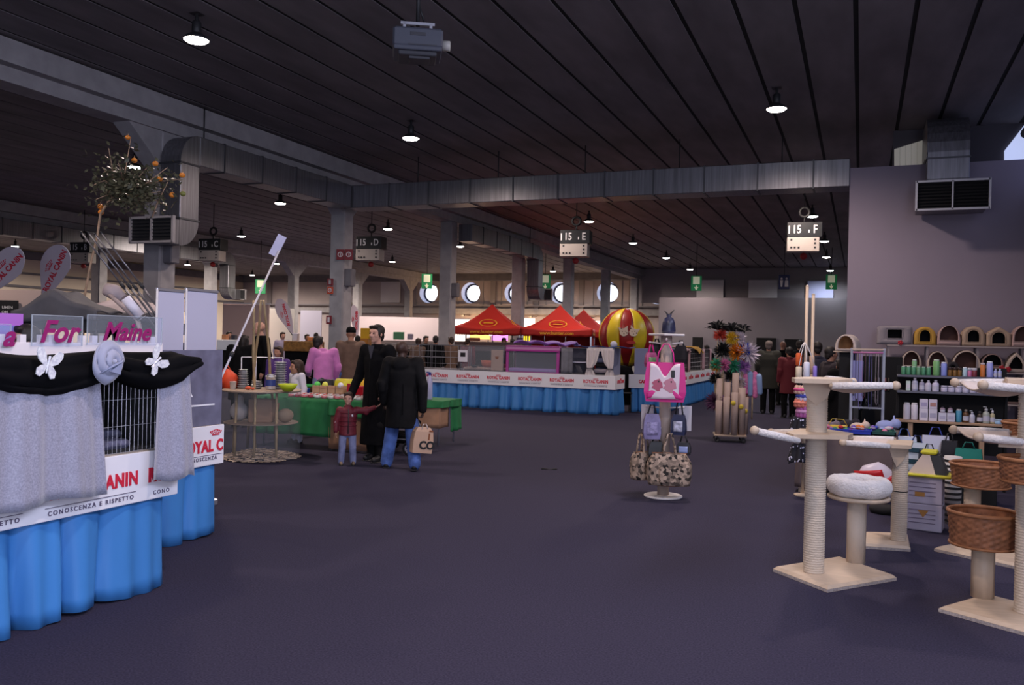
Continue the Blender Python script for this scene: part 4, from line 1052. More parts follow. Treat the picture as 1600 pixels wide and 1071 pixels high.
# -- the dark coated walker seen from behind
pd_ = (gr(602, 736) + gr(650, 732)) / 2
walk = dict(hd=(0.02, -0.03, 1.60), nek=(0.02, 0.0, 1.46), lk=(.15, -.12, .50), la=(.21, -.10, .085), rk=(-.14, .0, .49), ra=(-.20, .14, .10),
            rw=(-.28, .04, .80), re=(-.275, .06, 1.10), lw=(.26, -.10, .88), le=(.27, .02, 1.12))
def walk_extra(t, J, s):
    m_ = MB(); m_.cap(V(-.03, .150, 1.15) * s, V(-.03, .165, 0.75) * s, 0.006, 0.006, 6); m_.build('back_seam', blk, t)
person('person with close cropped hair in a hooded dark coat and jeans, seen from behind', pd_, facing(pd_) + R(172), 1.60, 'dark', walk, R(-25), None, 'short', charc, 'coat', 0.56, denim, M_dark, vox=0.0125, hood=True, grip=0.9, extra=walk_extra, wide=1.14, baggy=1.2)

# -- the toddler
pc = gr(542, 727)
M_mar = mat('quilt_maroon', (0.14, 0.012, 0.022), 0.6, var=0.25, scale=30)
kid = dict(hd=(0, -0.02, 1.56), nek=(0, 0, 1.38), che=(0, 0, 1.16), wai=(0, 0, 0.98), pel=(0, 0, .80), ls=(.19, 0, 1.29), rs=(-.19, 0, 1.29), le=(.42, -.02, 1.28), lw=(.62, -.02, 1.36),
           re=(-.27, .0, 1.02), rw=(-.28, -.06, .80), lh=(.105, 0, .78), rh=(-.105, 0, .78), lk=(.12, -.02, .43), rk=(-.12, -.02, .43), la=(.14, .03, .085), ra=(-.14, .03, .085))
def kid_extra(t, J, s):
    for z in (1.24, 1.14, 1.04, 0.94):
        m_ = MB(); m_.torus((0, 0, z * s), 0.212 * s, 0.012 * s, 24, 6, 'Z', 1.0, 0.72); m_.build('quilt_seam', M_mar, t)
    m_ = MB(); m_.tube([(0, -0.158 * s, 1.33 * s), (0, -0.168 * s, 0.75 * s)], 0.006, 6); m_.build('zip', M_dark, t)
    m_ = MB(); m_.box((0.09 * s, -0.155 * s, 1.18 * s), (0.035 * s, 0.012, 0.05 * s), 0.002); m_.build('badge', M_white, t)
    m_ = MB(); m_.tube([(-0.262 * s, -0.05 * s, 1.16 * s), (-0.315 * s, -0.06 * s, 0.92 * s)], 0.006, 6); m_.build('sleeve_stripe', M_white, t)
person('toddler in a maroon padded jacket and pale jeans reaching up to the man', pc, facing(pc) + R(4), 0.93, 'pale', kid, R(-14), M_hb, 'short', M_mar, 'puffer', 0.70, palejean, mat('shoe_tan', (0.25, 0.17, 0.10), 0.6), vox=0.0095, extra=kid_extra, baggy=1.12)

# -- customers at the toy table and in the stalls behind
M_pink = mat('sweater_pink', (0.52, 0.16, 0.42), 0.8, var=0.12, scale=8, sheen=0.3)
M_brn = mat('jacket_brown', (0.14, 0.085, 0.06), 0.8, var=0.15, scale=10)
bend = dict(hd=(0.06, -0.13, 1.575), nek=(0.01, -0.05, 1.45), che=(0, -0.02, 1.29), lw=(.16, -.30, 1.02), le=(.25, -.06, 1.14), rw=(-.24, -.10, .90), re=(-.26, 0.0, 1.15))
def pp(px, py, D):
    p = at(px, py, D); return Vector((p.x, p.y, 0))
p = pp(505, 600, 14.2); person('person in a pink sweater leaning over the toy table, seen from behind', p, facing(p) + R(200), 1.66, 'tan', bend, R(-40), M_hd, 'short', M_pink, 'sweater', 0.86, palejean, M_dark, vox=0.015)
p = pp(547, 600, 15.6); person('person in a brown jacket and dark cap, seen from behind', p, facing(p) + R(182), 1.80, 'tan', dict(hd=(0, -0.06, 1.61)), 0, M_hd, 'short', M_brn, 'jacket', 0.80, denim, M_dark, hat=blk, vox=0.017)
p = pp(464, 600, 12.9); person('small child in a white top beside the yellow green bowl', p, facing(p) + R(-60), 1.24, 'tan', dict(hd=(0, -0.03, 1.60)), R(-20), M_hb, 'bob', mat('top_white', (0.62, 0.60, 0.68), 0.7), 'sweater', 0.60, mat('skirt_white', (0.6, 0.6, 0.7), 0.7), M_dark, vox=0.013)
p = pp(407, 600, 15.5); person('bald man in a black jacket behind the bamboo poles', p, facing(p) + R(-70), 1.86, 'pale', dict(hd=(0, -0.05, 1.62)), R(-10), None, 'short', blk, 'jacket', 0.70, blk, M_dark, vox=0.017)
p = pp(376, 600, 15.0); person('person in a black coat bending behind the left bamboo pole', p, facing(p) + R(160), 1.66, 'pale', dict(hd=(0, -0.14, 1.56), nek=(0, -.06, 1.44)), 0, M_hd, 'bob', blk, 'coat', 0.5, blk, M_dark, vox=0.017, wide=1.15)
p = pp(434, 600, 14.6); person('dark haired child in a purple jacket left of the pink sweater', p, facing(p) + R(-25), 1.42, 'tan', None, R(-15), M_hb, 'long', mat('jacket_purple', (0.09, 0.04, 0.20), 0.7), 'jacket', 0.75, blk, M_dark, vox=0.016)
p = at(39, 520, 5.9); p.z = 0
def shades(t, J, s):
    m_ = MB(); q = J['hd']
    for e in (-1, 1): m_.box((q.x + e * .034, q.y - 0.088, q.z + .008), (0.052, 0.012, 0.034), 0.006)
    m_.box((q.x, q.y - 0.094, q.z + .014), (0.03, 0.006, 0.006))
    for e in (-1, 1): m_.tube([(q.x + e * .06, q.y - 0.085, q.z + .014), (q.x + e * .082, q.y + 0.0, q.z + .01)], 0.004, 5)
    m_.build('sunglasses', M_dark, t)
person('dark haired person in sunglasses behind the left cage', p, facing(p) - R(60), 1.64, 'tan', None, 0, M_hd, 'bob', blk, 'jacket', 0.8, blk, M_dark, vox=0.0125, extra=shades)

# -- the crowd by the far right partition and behind the rows of cages
M_red = mat('jacket_red', (0.13, 0.012, 0.02), 0.75)
M_olv = mat('jacket_olive', (0.02, 0.021, 0.016), 0.8); M_nvy = mat('jacket_navy', (0.012, 0.013, 0.03), 0.8)
crowd = [  # px of the body, depth, height, facing, coat, hair, label
    (1200, 20.5, 1.74, 175, M_olv, M_hg, 'stout person in a dark olive jacket in the aisle left of the tall wooden sticks', 1.3),
    (1222, 23.5, 1.76, 150, blk, None, 'bald headed person in black beyond the olive jacket', 1.0),
    (1232, 19.5, 1.60, 200, M_red, M_hd, 'person in a dark red jacket just left of the tall wooden sticks', 1.1),
    (1248, 22.0, 1.78, 170, blk, M_hd, 'tall person in black half hidden by the tall wooden sticks', 1.0),
    (1276, 15.0, 1.70, 190, M_nvy, M_hd, 'person in dark clothes just right of the tall wooden sticks', 1.0),
    (1297, 13.2, 1.62, 120, mat('coat_plum', (0.018, 0.012, 0.018), 0.8), M_hd, 'dark haired person in a plum coat left of the lone cream cat cave', 1.0),
    (1321, 11.6, 1.52, 205, blk, M_hd, 'stooping person in a wide black coat below the lone cream cat cave', 1.35),
]
for px_, D, h, f, coat, hr, lab, wd in crowd:
    p = pp(px_, 600, D); ps = dict(hd=(0, -0.16, 1.55), nek=(0, -.07, 1.43)) if wd > 1.3 else None
    person(lab, p, facing(p) + R(f), h, 'tan', ps, 0, hr, 'short', coat, 'coat', 0.6, blk, M_dark, vox=0.019, wide=wd)
far = [(652, 24.2, 1.62, 150, 'tan', M_brn, M_hb, 'visitor in brown with head just over the left end of the middle booth'), (664, 27, 1.70, 20, 'tan', blk, M_hd, 'dark haired visitor in black behind the left end of the middle booth'),
       (679, 24.0, 1.70, 170, 'tan', blk, M_hd, 'visitor in black seen from behind through the first wire cage'), (703, 25.5, 1.68, 200, 'tan', M_brn, M_hb, 'visitor in a brown jacket left of the white notice on the middle booth'),
       (729, 27, 1.66, 160, 'tan', M_red, M_hb, 'visitor in dark red below the left corner of the first red tent'), (786, 29, 1.70, 10, 'tan', blk, M_hd, 'left of two dark visitors below the right side of the first red tent'),
       (799, 28, 1.66, 190, 'tan', blk, M_hd, 'right of two dark visitors below the right side of the first red tent'), (478, 30, 1.68, 20, 'tan', blk, M_hd, 'vendor in black behind the brown counter left of the second column'),
       (492, 31, 1.74, 170, 'pale', M_nvy, M_hd, 'vendor in navy close to the second column'), (533, 28, 1.62, 190, 'tan', blk, M_hd, 'visitor in black just left of the brown jacket and cap'),
       (557, 25, 1.66, 190, 'tan', blk, M_hd, 'visitor in black just right of the brown jacket and cap'), (440, 27, 1.72, 15, 'pale', mat('top_lilac', (0.35, 0.3, 0.42), 0.8), M_hb, 'visitor in a pale lilac top behind the purple jacket'),
       (356, 27, 1.70, 15, 'tan', blk, M_hd, 'visitor in black right beside the white display panels'), (1103, 27, 1.60, 200, 'tan', blk, M_hd, 'visitor in black beyond the right hand cages')]
for px_, D, h, f, sk, coat, hr, lab in far:
    p = pp(px_, 600, D); person(lab, p, facing(p) + R(f), h, sk, None, R(10), hr, 'short', coat, 'jacket', 0.75, blk, M_dark, vox=0.024)
# ================================================================== BAMBOO TEEPEE DISPLAY
M_bam = mat('bamboo_pale', (0.42, 0.31, 0.17), 0.6, var=0.2, scale=10)
M_straw = mat('straw', (0.62, 0.47, 0.33), 0.8, var=0.25, scale=20)
M_steel = mat('polished_steel', (0.60, 0.60, 0.62), 0.28, metal=0.7)
tc = gr(407, 716); TX, TY = tc.x, tc.y
t = thing('display_cylinder', 'round clear plastic display with wooden shelves and bamboo poles on a bed of straw', 'display stand', (TX, TY, 0))
RR = 0.50
m_ = MB(); n = 48
m_.loft([[(RR * math.cos(2 * PI * k / n), RR * math.sin(2 * PI * k / n), z) for k in range(n)] for z in (0.02, 0.45, 0.88)], False, False); m_.build('clear_wrap', glass('clear_wrap', (0.88, 0.88, 0.9), 0.07, 0.15), t)
M_shelf = mat('shelf_board', (0.36, 0.27, 0.20), 0.6, var=0.2, scale=6)
for z, r, h_ in ((0.885, 0.50, .012), (0.468, 0.47, .005)):
    m_ = MB(); m_.lathe([(r, -h_), (r, h_)], (0, 0, z), 40); m_.build('shelf', M_shelf, t)
for px_, py_, qx, qy in ((386, 700, 408, 470), (398, 712, 396, 470), (432, 700, 413, 470)):
    a = gr(px_, py_); b = at(qx, qy, 10.9)
    m_ = MB(); a = a - Vector((TX, TY, 0)); b = b - Vector((TX, TY, 0)); k = [a.lerp(b, f / 6) + Vector((0.01 * math.sin(f * 2.2 + px_), 0, 0)) for f in range(7)]
    m_.tube(k, [0.02, 0.019, 0.018, 0.018, 0.017, 0.016, 0.013], 8); m_.build('bamboo_pole', M_bam, t)
for a in (200, 245, 295, 340):
    m_ = MB(); x, y = 0.36 * math.cos(R(a)), 0.36 * math.sin(R(a)); m_.tube([(x, y, 0.0), (x * 0.96, y * 0.96, 0.87)], 0.016, 8); m_.build('leg', M_bam, t)
rnd = random.Random(3); m_ = MB()
for k in range(520):
    a = rnd.uniform(0, 6.28); r = 0.5 * math.sqrt(rnd.random()) * .98; z = 0.012 + 0.13 * max(0, 1 - r / 0.5) ** .8 * rnd.random(); d = rnd.uniform(0, 3.14); l = rnd.uniform(0.05, 0.13)
    c = Vector((r * math.cos(a), r * math.sin(a), z)); u = Vector((math.cos(d), math.sin(d), rnd.uniform(-.12, .12))) * l / 2
    if (c + u).xy.length > 0.56: continue
    m_.tube([c - u, c + u], 0.006, 4, caps=False, smooth=False)
o = m_.build('straw_bed', M_straw, None, (TX, TY, 0)); tag(o, 'loose straw heaped on the floor under the round clear display', 'straw', kind='stuff')
# goods on its lower shelf
def put(px, py, D, z=None):
    p = at(px, py, D)
    if z is not None: p.z = z
    return p
m_ = MB(); m_.ball((0, 0, 0.13), (0.13, 0.1, 0.13), 14, 9); m_.cap((0.02, -0.026, 0.2), (0.05, -0.06, 0.3), 0.07, 0.06); m_.ball((0.03, -0.08, 0.31), (0.03, 0.04, 0.03), 8, 6)
o = fused(m_, 'plush_toy', mat('plush_white', (0.5, 0.47, 0.45), 0.9), None, 0.014, 2); o.location = (TX - 0.28, TY - 0.1, 0.474); tag(o, 'white plush toy on the lower shelf of the round clear display', 'plush toy')
m_ = MB(); m_.box((0, 0, 0.15), (0.30, 0.22, 0.30), 0.01); m_.box((0, -0.113, 0.15), (0.2, 0.006, 0.2)); o = m_.build('carton', mat('carton_brown', (0.30, 0.19, 0.12), 0.8), None, (TX + 0.02, TY - 0.02, 0.474), R(25)); tag(o, 'brown carton on the lower shelf of the round clear display', 'box')
m_ = MB(); m_.lathe([(0.10, 0.0), (0.16, 0.1), (0.17, 0.22), (0.155, 0.22), (0.145, 0.1), (0.09, 0.015)], n=24, cap1=False); o = m_.build('basket', mat('basket_red', (0.20, 0.03, 0.03), 0.7, var=0.3, scale=30), None, (TX - 0.13, TY + 0.26, 0.474)); tag(o, 'dark red basket at the back of the lower display shelf', 'basket')
m_ = MB(); m_.ball((0, 0, .09), (.10, .12, .09)); o = m_.build('pet_cushion', mat('cushion_tan', (0.32, 0.24, 0.16), 0.9), None, (TX + 0.3, TY + 0.1, 0.474)); tag(o, 'tan round cushion at the right of the lower display shelf', 'cushion')
# goods on its top: steel bowls nested in towers, cups, an orange bag
ZT = 0.898
def bowl_tower(px, n, r, label, step=0.021, taper=0.0):
    p = at(px, 590, 11.35); t = thing('bowl_tower', label, 'steel bowls', (p.x, p.y, ZT), 0, 'nested steel bowl towers')
    for k in range(n):
        m_ = MB(); rr = r * (1 - taper * k / n); m_.lathe([(rr * .76, 0), (rr * .86, step * .72), (rr * 1.07, step * .80), (rr * 1.07, step * .93), (rr * .80, step * .99)], (0, 0, k * step), 20); m_.build('bowl', M_steel, t)
    return t
bowl_tower(380, 9, 0.078, 'shorter tower of nested steel bowls at the left of the white rack', 0.028, 0.35)
bowl_tower(438, 12, 0.074, 'tallest tower of nested steel bowls at the right of the white rack', 0.030)
bowl_tower(401, 4, 0.072, 'low stack of steel bowls in the middle of the white rack', 0.026, 0.2)
p = at(423, 590, 11.2); t = thing('steel_canister', 'shiny steel canister with a dark blue band beside the tallest bowl tower', 'canister', (p.x, p.y, ZT))
m_ = MB(); m_.lathe([(0.062, 0), (0.066, 0.02), (0.062, 0.16), (0.068, 0.165), (0.066, 0.18)], n=24); m_.build('can', M_steel, t)
m_ = MB(); m_.lathe([(0.0665, 0.05), (0.0665, 0.13)], n=24, cap0=False, cap1=False); m_.build('band', mat('band_blue', (0.03, 0.05, 0.2), 0.4), t)
m_ = MB(); m_.lathe([(0.05, 0.18), (0.045, 0.20), (0.01, 0.205)], n=20); m_.build('lid', M_steel, t)
p = at(357, 590, 11.35); t = thing('fabric_bag', 'bright orange red bag on top of the round clear display', 'bag', (p.x, p.y, ZT))
m_ = MB(); m_.loft([[(-.11, -.06, 0), (.11, -.06, 0), (.11, .06, 0), (-.11, .06, 0)], [(-.13, -.07, .08), (.13, -.07, .08), (.13, .07, .08), (-.13, .07, .08)], [(-.10, -.05, .19), (.10, -.05, .17), (.10, .04, .18), (-.10, .04, .2)], [(-.05, -.02, .27), (.02, -.02, .24), (.02, .02, .24), (-.05, .02, .26)]]); m_.build('cloth', mat('bag_orange', (0.62, 0.06, 0.015), 0.6), t)
m_ = MB(); m_.tube([(-.04, 0, .25), (-.03, 0, .31), (.02, 0, .25)], 0.008, 6); m_.build('handle', mat('bag_orange', (0.62, 0.06, 0.015), 0.6), t)
p = at(364, 601, 11.1); m_ = MB(); m_.lathe([(0.034, 0), (0.042, 0.10), (0.044, 0.10), (0.038, 0.102), (0.032, 0.01)], n=20, cap1=False); o = m_.build('paper_cup', mat('cup_white', (0.7, 0.66, 0.62), 0.5), None, (p.x, p.y, ZT)); tag(o, 'white cup at the front of the round clear display', 'cup')
p = at(388, 600, 11.05); m_ = MB(); m_.ball((0, 0, .025), (.05, .035, .025)); m_.ball((0.06, 0.01, .02), (.03, .02, .02)); o = fused(m_, 'toy_crab', mat('toy_red', (0.5, 0.08, 0.03), 0.6), None, 0.008, 1); o.location = (p.x, p.y, ZT); tag(o, 'small red toy in front of the shorter bowl tower', 'toy')
p0, p1 = at(379, 558, 11.5), at(441, 558, 11.5)
t = thing('wire_rack', 'thin white wire rack rising over the steel bowls', 'rack', ((p0.x + p1.x) / 2, (p0.y + p1.y) / 2, ZT), YAW + R(14))
hh = p0.z - ZT; w = (p1 - p0).length
M_rackw = mat('rack_white', (0.75, 0.74, 0.8), 0.4)
for x in (-w / 2, -w / 2 + w * 0.35, w / 2):
    m_ = MB(); m_.tube([(x, 0, 0), (x, 0, hh)], 0.007, 6); m_.box((x, 0, 0.003), (0.04, 0.08, 0.006)); m_.build('upright', M_rackw, t)
m_ = MB(); m_.tube([(-w / 2, 0, hh), (w / 2, 0, hh)], 0.007, 6); m_.build('crossbar', M_rackw, t)
p = at(456, 602, 10.9); m_ = MB(); m_.lathe([(0.05, 0.0), (0.10, 0.05), (0.125, 0.095), (0.118, 0.095), (0.09, 0.05), (0.045, 0.01)], n=24, cap1=False); o = m_.build('plastic_bowl', mat('lime_plastic', (0.52, 0.62, 0.02), 0.4), None, (TX + .42, TY + .02, ZT)); tag(o, 'lime yellow plastic bowl at the right edge of the round clear display', 'bowl')
o.location = (p.x - 0.06, p.y, ZT)
# leaning white stick with a flag plate
a, b = at(342, 598, 7.9), at(436, 392, 8.6)
d0 = b - a; foot = a + d0 * (-(a.z - 0.0) / d0.z)
t = thing('stick_sign', 'long thin white stick leaning behind the grey sheet with a plate at its tip', 'stick sign', foot)
d = b - foot
m_ = MB(); m_.tube([(0, 0, 0), d], 0.010, 8); m_.build('stick', mat('stick_white', (0.62, 0.6, 0.66), 0.5), t)
q0, q1 = at(427, 398, 8.62) - foot, at(441, 370, 8.62) - foot
ax = (q1 - q0).normalized(); sd = Vector((math.cos(YAW), math.sin(YAW), 0)); sd = (sd - ax * sd.dot(ax)).normalized(); nn = ax.cross(sd)
m_ = MB(); L = (q1 - q0).length; cc = (q0 + q1) / 2
m_.add([cc + ax * i * L * .55 + sd * j * 0.045 + nn * k * 0.006 for i in (-1, 1) for j in (-1, 1) for k in (-1, 1)], [(0, 1, 3, 2), (4, 6, 7, 5), (0, 4, 5, 1), (2, 3, 7, 6), (0, 2, 6, 4), (1, 5, 7, 3)]); m_.build('flag_plate', mat('plate_lilac', (0.55, 0.54, 0.72), 0.5), t)
m_ = MB(); e = d * 0.57; m_.tube([e, e + d.normalized() * 0.05], 0.02, 8); m_.build('clip', M_dark, t)

# ================================================================== GREEN TOY TABLES
M_grn = mat('cloth_green', (0.02, 0.17, 0.055), 0.75, var=0.15, scale=6); M_kraft = mat('kraft_paper', (0.36, 0.20, 0.12), 0.75, var=0.15, scale=5, bump=0.2)
a, b = gr(480, 712), gr(566, 714)
u = Vector((1, 0, 0)); ang = 0.0
gl, gr_ = at(400, 628, 12.0), at(590, 626, 11.75)
o_ = Vector((gl.x, 10.15, 0)); W = 2.12; G0 = Vector((-8.15, 10.22, 0)); Dp = 1.05
t = thing('toy_table', 'long trestle table under a green cloth covered with small pet toys', 'table', G0)
m_ = MB(); m_.box((W / 2, Dp / 2, 0.715), (W, Dp, 0.03), 0.01); m_.build('table_top', M_grn, t)
m_ = skirt([(0, Dp), (0, -0.0), (1.33, -0.0)], 0.73, 0.20, 0.035, 0.5, 21); m_.build('green_cloth', M_grn, t)
m_ = skirt([(1.30, -0.02), (W, -0.02)], 0.73, 0.50, 0.03, 0.4, 8); m_.build('cloth_valance', M_grn, t)
m_ = MB(); m_.surf(lambda u, v: (1.28 + (W - 1.28) * u, 0.03 + 0.012 * math.sin(u * 17) * (1 - v) + 0.006 * math.sin(v * 9 + u * 30), 0.60 - 0.56 * v), 40, 6, 0.004); m_.build('kraft_front', M_kraft, t)
for x in (0.1, 1.25, W - 0.1):
    for y in (0.12, Dp - 0.1):
        m_ = MB(); m_.tube([(x, y, 0), (x, y, 0.70)], 0.016, 8); m_.build('leg', M_alu, t)
TT = 0.735
tinm = [colm(c, 0.35) for c in ((200, 70, 60), (205, 120, 130), (210, 205, 205), (170, 60, 80), (190, 160, 150))]
rnd = random.Random(31)
tp = None
names_ = {0: 'red', 1: 'pink', 2: 'white', 3: 'crimson', 4: 'beige'}
proto_t = {}
def on_table(i, j): return G0 + Vector((0.60 + 0.112 * i + 0.02 * (j % 2) - 0.04 * j, 0.07 + 0.10 * j, TT))
for j in range(5):
    for i in range(11):
        c = (0 if i < 5 and j > 2 else rnd.choice((1, 2, 2, 3, 4)))
        if c not in proto_t:
            t = thing('food_tin', 'small %s tin in the rows on the green toy table' % names_[c], 'tin', on_table(i, j), 0, '%s tins on the green toy table' % names_[c])
            m_ = MB(); m_.lathe([(0.036, 0), (0.04, 0.004), (0.04, 0.032), (0.036, 0.036)], n=14); m_.build('tin_body', tinm[c], t)
            m_ = MB(); m_.lathe([(0.034, 0.036), (0.032, 0.039)], n=14); m_.build('lid', M_steel, t); proto_t[c] = t
        else: dup(proto_t[c], 'small %s tin in the rows on the green toy table' % names_[c], on_table(i, j))
def jar_row(items, lab):
    pass
p = lambda x, y: G0 + Vector((x - 0.58, y, TT))
# small cork-like boxes with coloured balls
bp = None
for k in range(4):
    l = ('first', 'second', 'third', 'fourth')[k] + ' from the left of four small wooden crates on the green table'
    if bp is None:
        bp = thing('wooden_crate', l, 'crate', p(1.22, 0.68), 0, 'small wooden crates on the green table')
        m_ = MB()
        for e in (-1, 1): m_.box((e * 0.058, 0, 0.07), (0.008, 0.12, 0.14)); m_.box((0, e * 0.058, 0.07), (0.12, 0.008, 0.14))
        m_.box((0, 0, 0.006), (0.12, 0.12, 0.012)); m_.build('crate_box', mat('crate_wood', (0.50, 0.31, 0.20), 0.7, var=0.15, scale=8), bp)
        m_ = MB(); m_.box((0, -0.063, 0.11), (0.12, 0.004, 0.02)); m_.box((0, -0.063, 0.03), (0.12, 0.004, 0.02)); m_.build('slat', mat('crate_wood2', (0.42, 0.24, 0.16), 0.7), bp)
    else: dup(bp, l, p(1.22 + 0.135 * k, 0.66 + .01 * k))
for k, (c, lab) in enumerate((((90, 200, 90), 'green toy ball in the first small wooden crate'), ((215, 220, 90), 'lime toy ball in the second small wooden crate'), ((225, 225, 235), 'white toy ball in the fourth small wooden crate'))):
    m_ = MB(); m_.ball((0, 0, 0.05), 0.046); o = m_.build('toy_ball', colm(c, 0.5), None, p(1.22 + 0.135 * (k if k < 2 else 3), 0.66, ) + Vector((0, 0, 0.10))); tag(o, lab, 'ball')
def pack(name, label, cat, pos, dims, cols, rz=0.0, round_=0.012):
    t = thing(name, label, cat, pos, rz); w, d, h = dims
    m_ = MB(); m_.loft([[(-w / 2, -d / 2, 0), (w / 2, -d / 2, 0), (w / 2, d / 2, 0), (-w / 2, d / 2, 0)], [(-w / 2 * 1.05, -d / 2 * 1.1, h * .3), (w / 2 * 1.05, -d / 2 * 1.1, h * .3), (w / 2 * 1.05, d / 2 * 1.1, h * .3), (-w / 2 * 1.05, d / 2 * 1.1, h * .3)], [(-w / 2, -d / 2, h * .85), (w / 2, -d / 2, h * .85), (w / 2, d / 2, h * .85), (-w / 2, d / 2, h * .85)], [(-w / 2, -0.012, h), (w / 2, -0.012, h), (w / 2, 0.012, h), (-w / 2, 0.012, h)]]); m_.build('bag', colm(cols[0], 0.45), t)
    m_ = MB(); m_.box((0, -d / 2 * 1.08 - 0.003, h * .35), (w * .8, 0.006, h * .3), 0.002); m_.build('printed_label', colm(cols[1], 0.45), t)
    return t
pack('snack_bag', 'yellow crinkled snack bag behind the toddler on the green table', 'snack bag', p(1.55, 0.90), (0.28, 0.14, 0.24), ((205, 195, 50), (90, 150, 40)), R(8))
pack('snack_bag', 'yellow and orange snack bag right of the crinkled yellow one', 'snack bag', p(1.88, 0.86), (0.22, 0.12, 0.26), ((225, 180, 40), (200, 80, 30)), R(-6))
pack('snack_bag', 'dark bag with a pale front behind the crates on the green table', 'snack bag', p(1.20, 0.92), (0.26, 0.12, 0.22), ((18, 17, 20), (30, 30, 34)), R(4))
m_ = MB(); m_.box((0, 0, .08), (.3, .2, .16), .008); o = m_.build('gift_box', colm((170, 20, 40), 0.5), None, p(1.98, 0.62), R(-10)); tag(o, 'crimson box on the green table beside the man in the long coat', 'box')
m_ = MB(); m_.box((0, 0, .10), (.22, .012, .2), .004); m_.box((0, 0.05, .004), (.18, .12, .008)); o = m_.build('display_card', colm((190, 30, 60), 0.5), None, p(1.97, 0.40), R(-28)); tag(o, 'red display card standing at the right end of the green table', 'card')
t = thing('toy_basket', 'low brown basket with a green rim and dog chews on the green table', 'basket', p(0.93, 0.86))
m_ = MB(); m_.lathe([(0.12, 0), (0.15, 0.10), (0.16, 0.11), (0.14, 0.10), (0.11, 0.012)], n=24, cap1=False); m_.build('bowl', mat('basket_brown', (0.16, 0.07, 0.035), 0.8, var=0.3, scale=30), t)
m_ = MB(); m_.torus((0, 0, 0.115), 0.152, 0.016, 24, 8); m_.build('rim', colm((60, 170, 80), 0.5), t)
m_ = MB(); m_.box((0, 0, .045), (.2, .12, .09), .006); o = m_.build('carton', colm((40, 70, 150), 0.5), None, p(0.98, 0.62)); tag(o, 'small blue carton beside the wooden crates on the green table', 'box')
t = thing('green_pail', 'small green pail on the green table in front of the pink sweater', 'pail', p(0.62, 0.85))
m_ = MB(); m_.lathe([(0.06, 0), (0.078, 0.13), (0.082, 0.13), (0.074, 0.125), (0.055, 0.01)], n=20, cap1=False); m_.build('pail', colm((20, 120, 95), 0.4), t)
m_ = MB(); m_.tube([(-0.078, 0, 0.12), (-0.05, 0, 0.2), (0.05, 0, 0.2), (0.078, 0, 0.12)], 0.004, 6); m_.build('handle', M_steel, t)
m_ = MB(); m_.ball((0, 0, .05), .05); m_.ball((.09, .02, .045), .045); m_.ball((.04, .08, .05), .05); o = m_.build('fruit_toy', mat('toy_orange', (0.5, 0.16, 0.03), 0.5), None, p(0.72, 0.68)); tag(o, 'cluster of orange rubber toys left of the crates on the green table', 'toy')
m_ = MB(); m_.cap((0, 0, 0.0), (0.01, 0, .13), .03, .022); m_.cap((0.01, 0, .13), (0.05, -.02, .2), .022, .018); m_.cap((.05, -.02, .2), (.10, -.04, .2), .02, .012); o = fused(m_, 'toy_goose', mat('toy_goose', (0.06, 0.09, 0.07), 0.5), None, 0.008, 1); o.location = p(1.02, 1.0) + Vector((0, 0, 0.02)); tag(o, 'dark long necked toy standing up in front of the pink sweater', 'toy')
# second green table beyond the dark coat
q = at(694, 627, 12.9)
t = thing('toy_table', 'short green topped table with a kraft paper front, right of the hooded dark coat', 'table', (q.x, q.y, 0), R(4))
m_ = MB(); m_.box((-0.45, 0.35, q.z - 0.02), (0.9, 0.8, 0.03), 0.01); m_.build('table_top', M_grn, t)
m_ = skirt([(-0.9, -0.06), (0.0, -0.06), (0.0, 0.72)], q.z, q.z - 0.11, 0.02, 0.5, 4); m_.build('green_cloth', M_grn, t)
m_ = skirt([(-0.02, 0.30), (-0.02, 0.74)], q.z - 0.01, 0.2, 0.04, 0.4, 14); m_.build('side_drop', M_grn, t)
m_ = MB(); m_.surf(lambda u, v: (-0.85 + 0.80 * u, -0.04 + 0.01 * math.sin(u * 15), q.z - 0.08 - 0.33 * v), 30, 5, 0.004); m_.surf(lambda u, v: (-0.05, -0.04 + 0.34 * u, q.z - 0.08 - 0.33 * v), 8, 5, 0.004); m_.build('kraft_front', M_kraft, t)
for x in (-0.82, -0.1):
    for y in (0.05, 0.65):
        m_ = MB(); m_.tube([(x, y, 0), (x, y, q.z - 0.03)], 0.016, 8); m_.build('leg', M_alu, t)
q2 = at(671, 622, 13.1)
t = thing('spray_bottle', 'clear bottle with a blue spray head at the end of the short green table', 'bottle', (q2.x, q2.y, q.z + 0.004))
m_ = MB(); m_.lathe([(0.04, 0), (0.045, 0.01), (0.042, 0.28), (0.02, 0.34), (0.018, 0.37)], n=18); m_.build('bottle', mat('bottle_lilac', (0.40, 0.38, 0.55), 0.2), t)
m_ = MB(); m_.box((0, 0, 0.39), (0.035, 0.035, 0.05), 0.006); m_.box((-0.035, 0, 0.41), (0.05, 0.02, 0.02), 0.004); m_.cap((-0.03, 0, .39), (-0.045, 0, .35), .006, .005, 6); m_.build('spray_head', colm((40, 50, 130), 0.4), t)

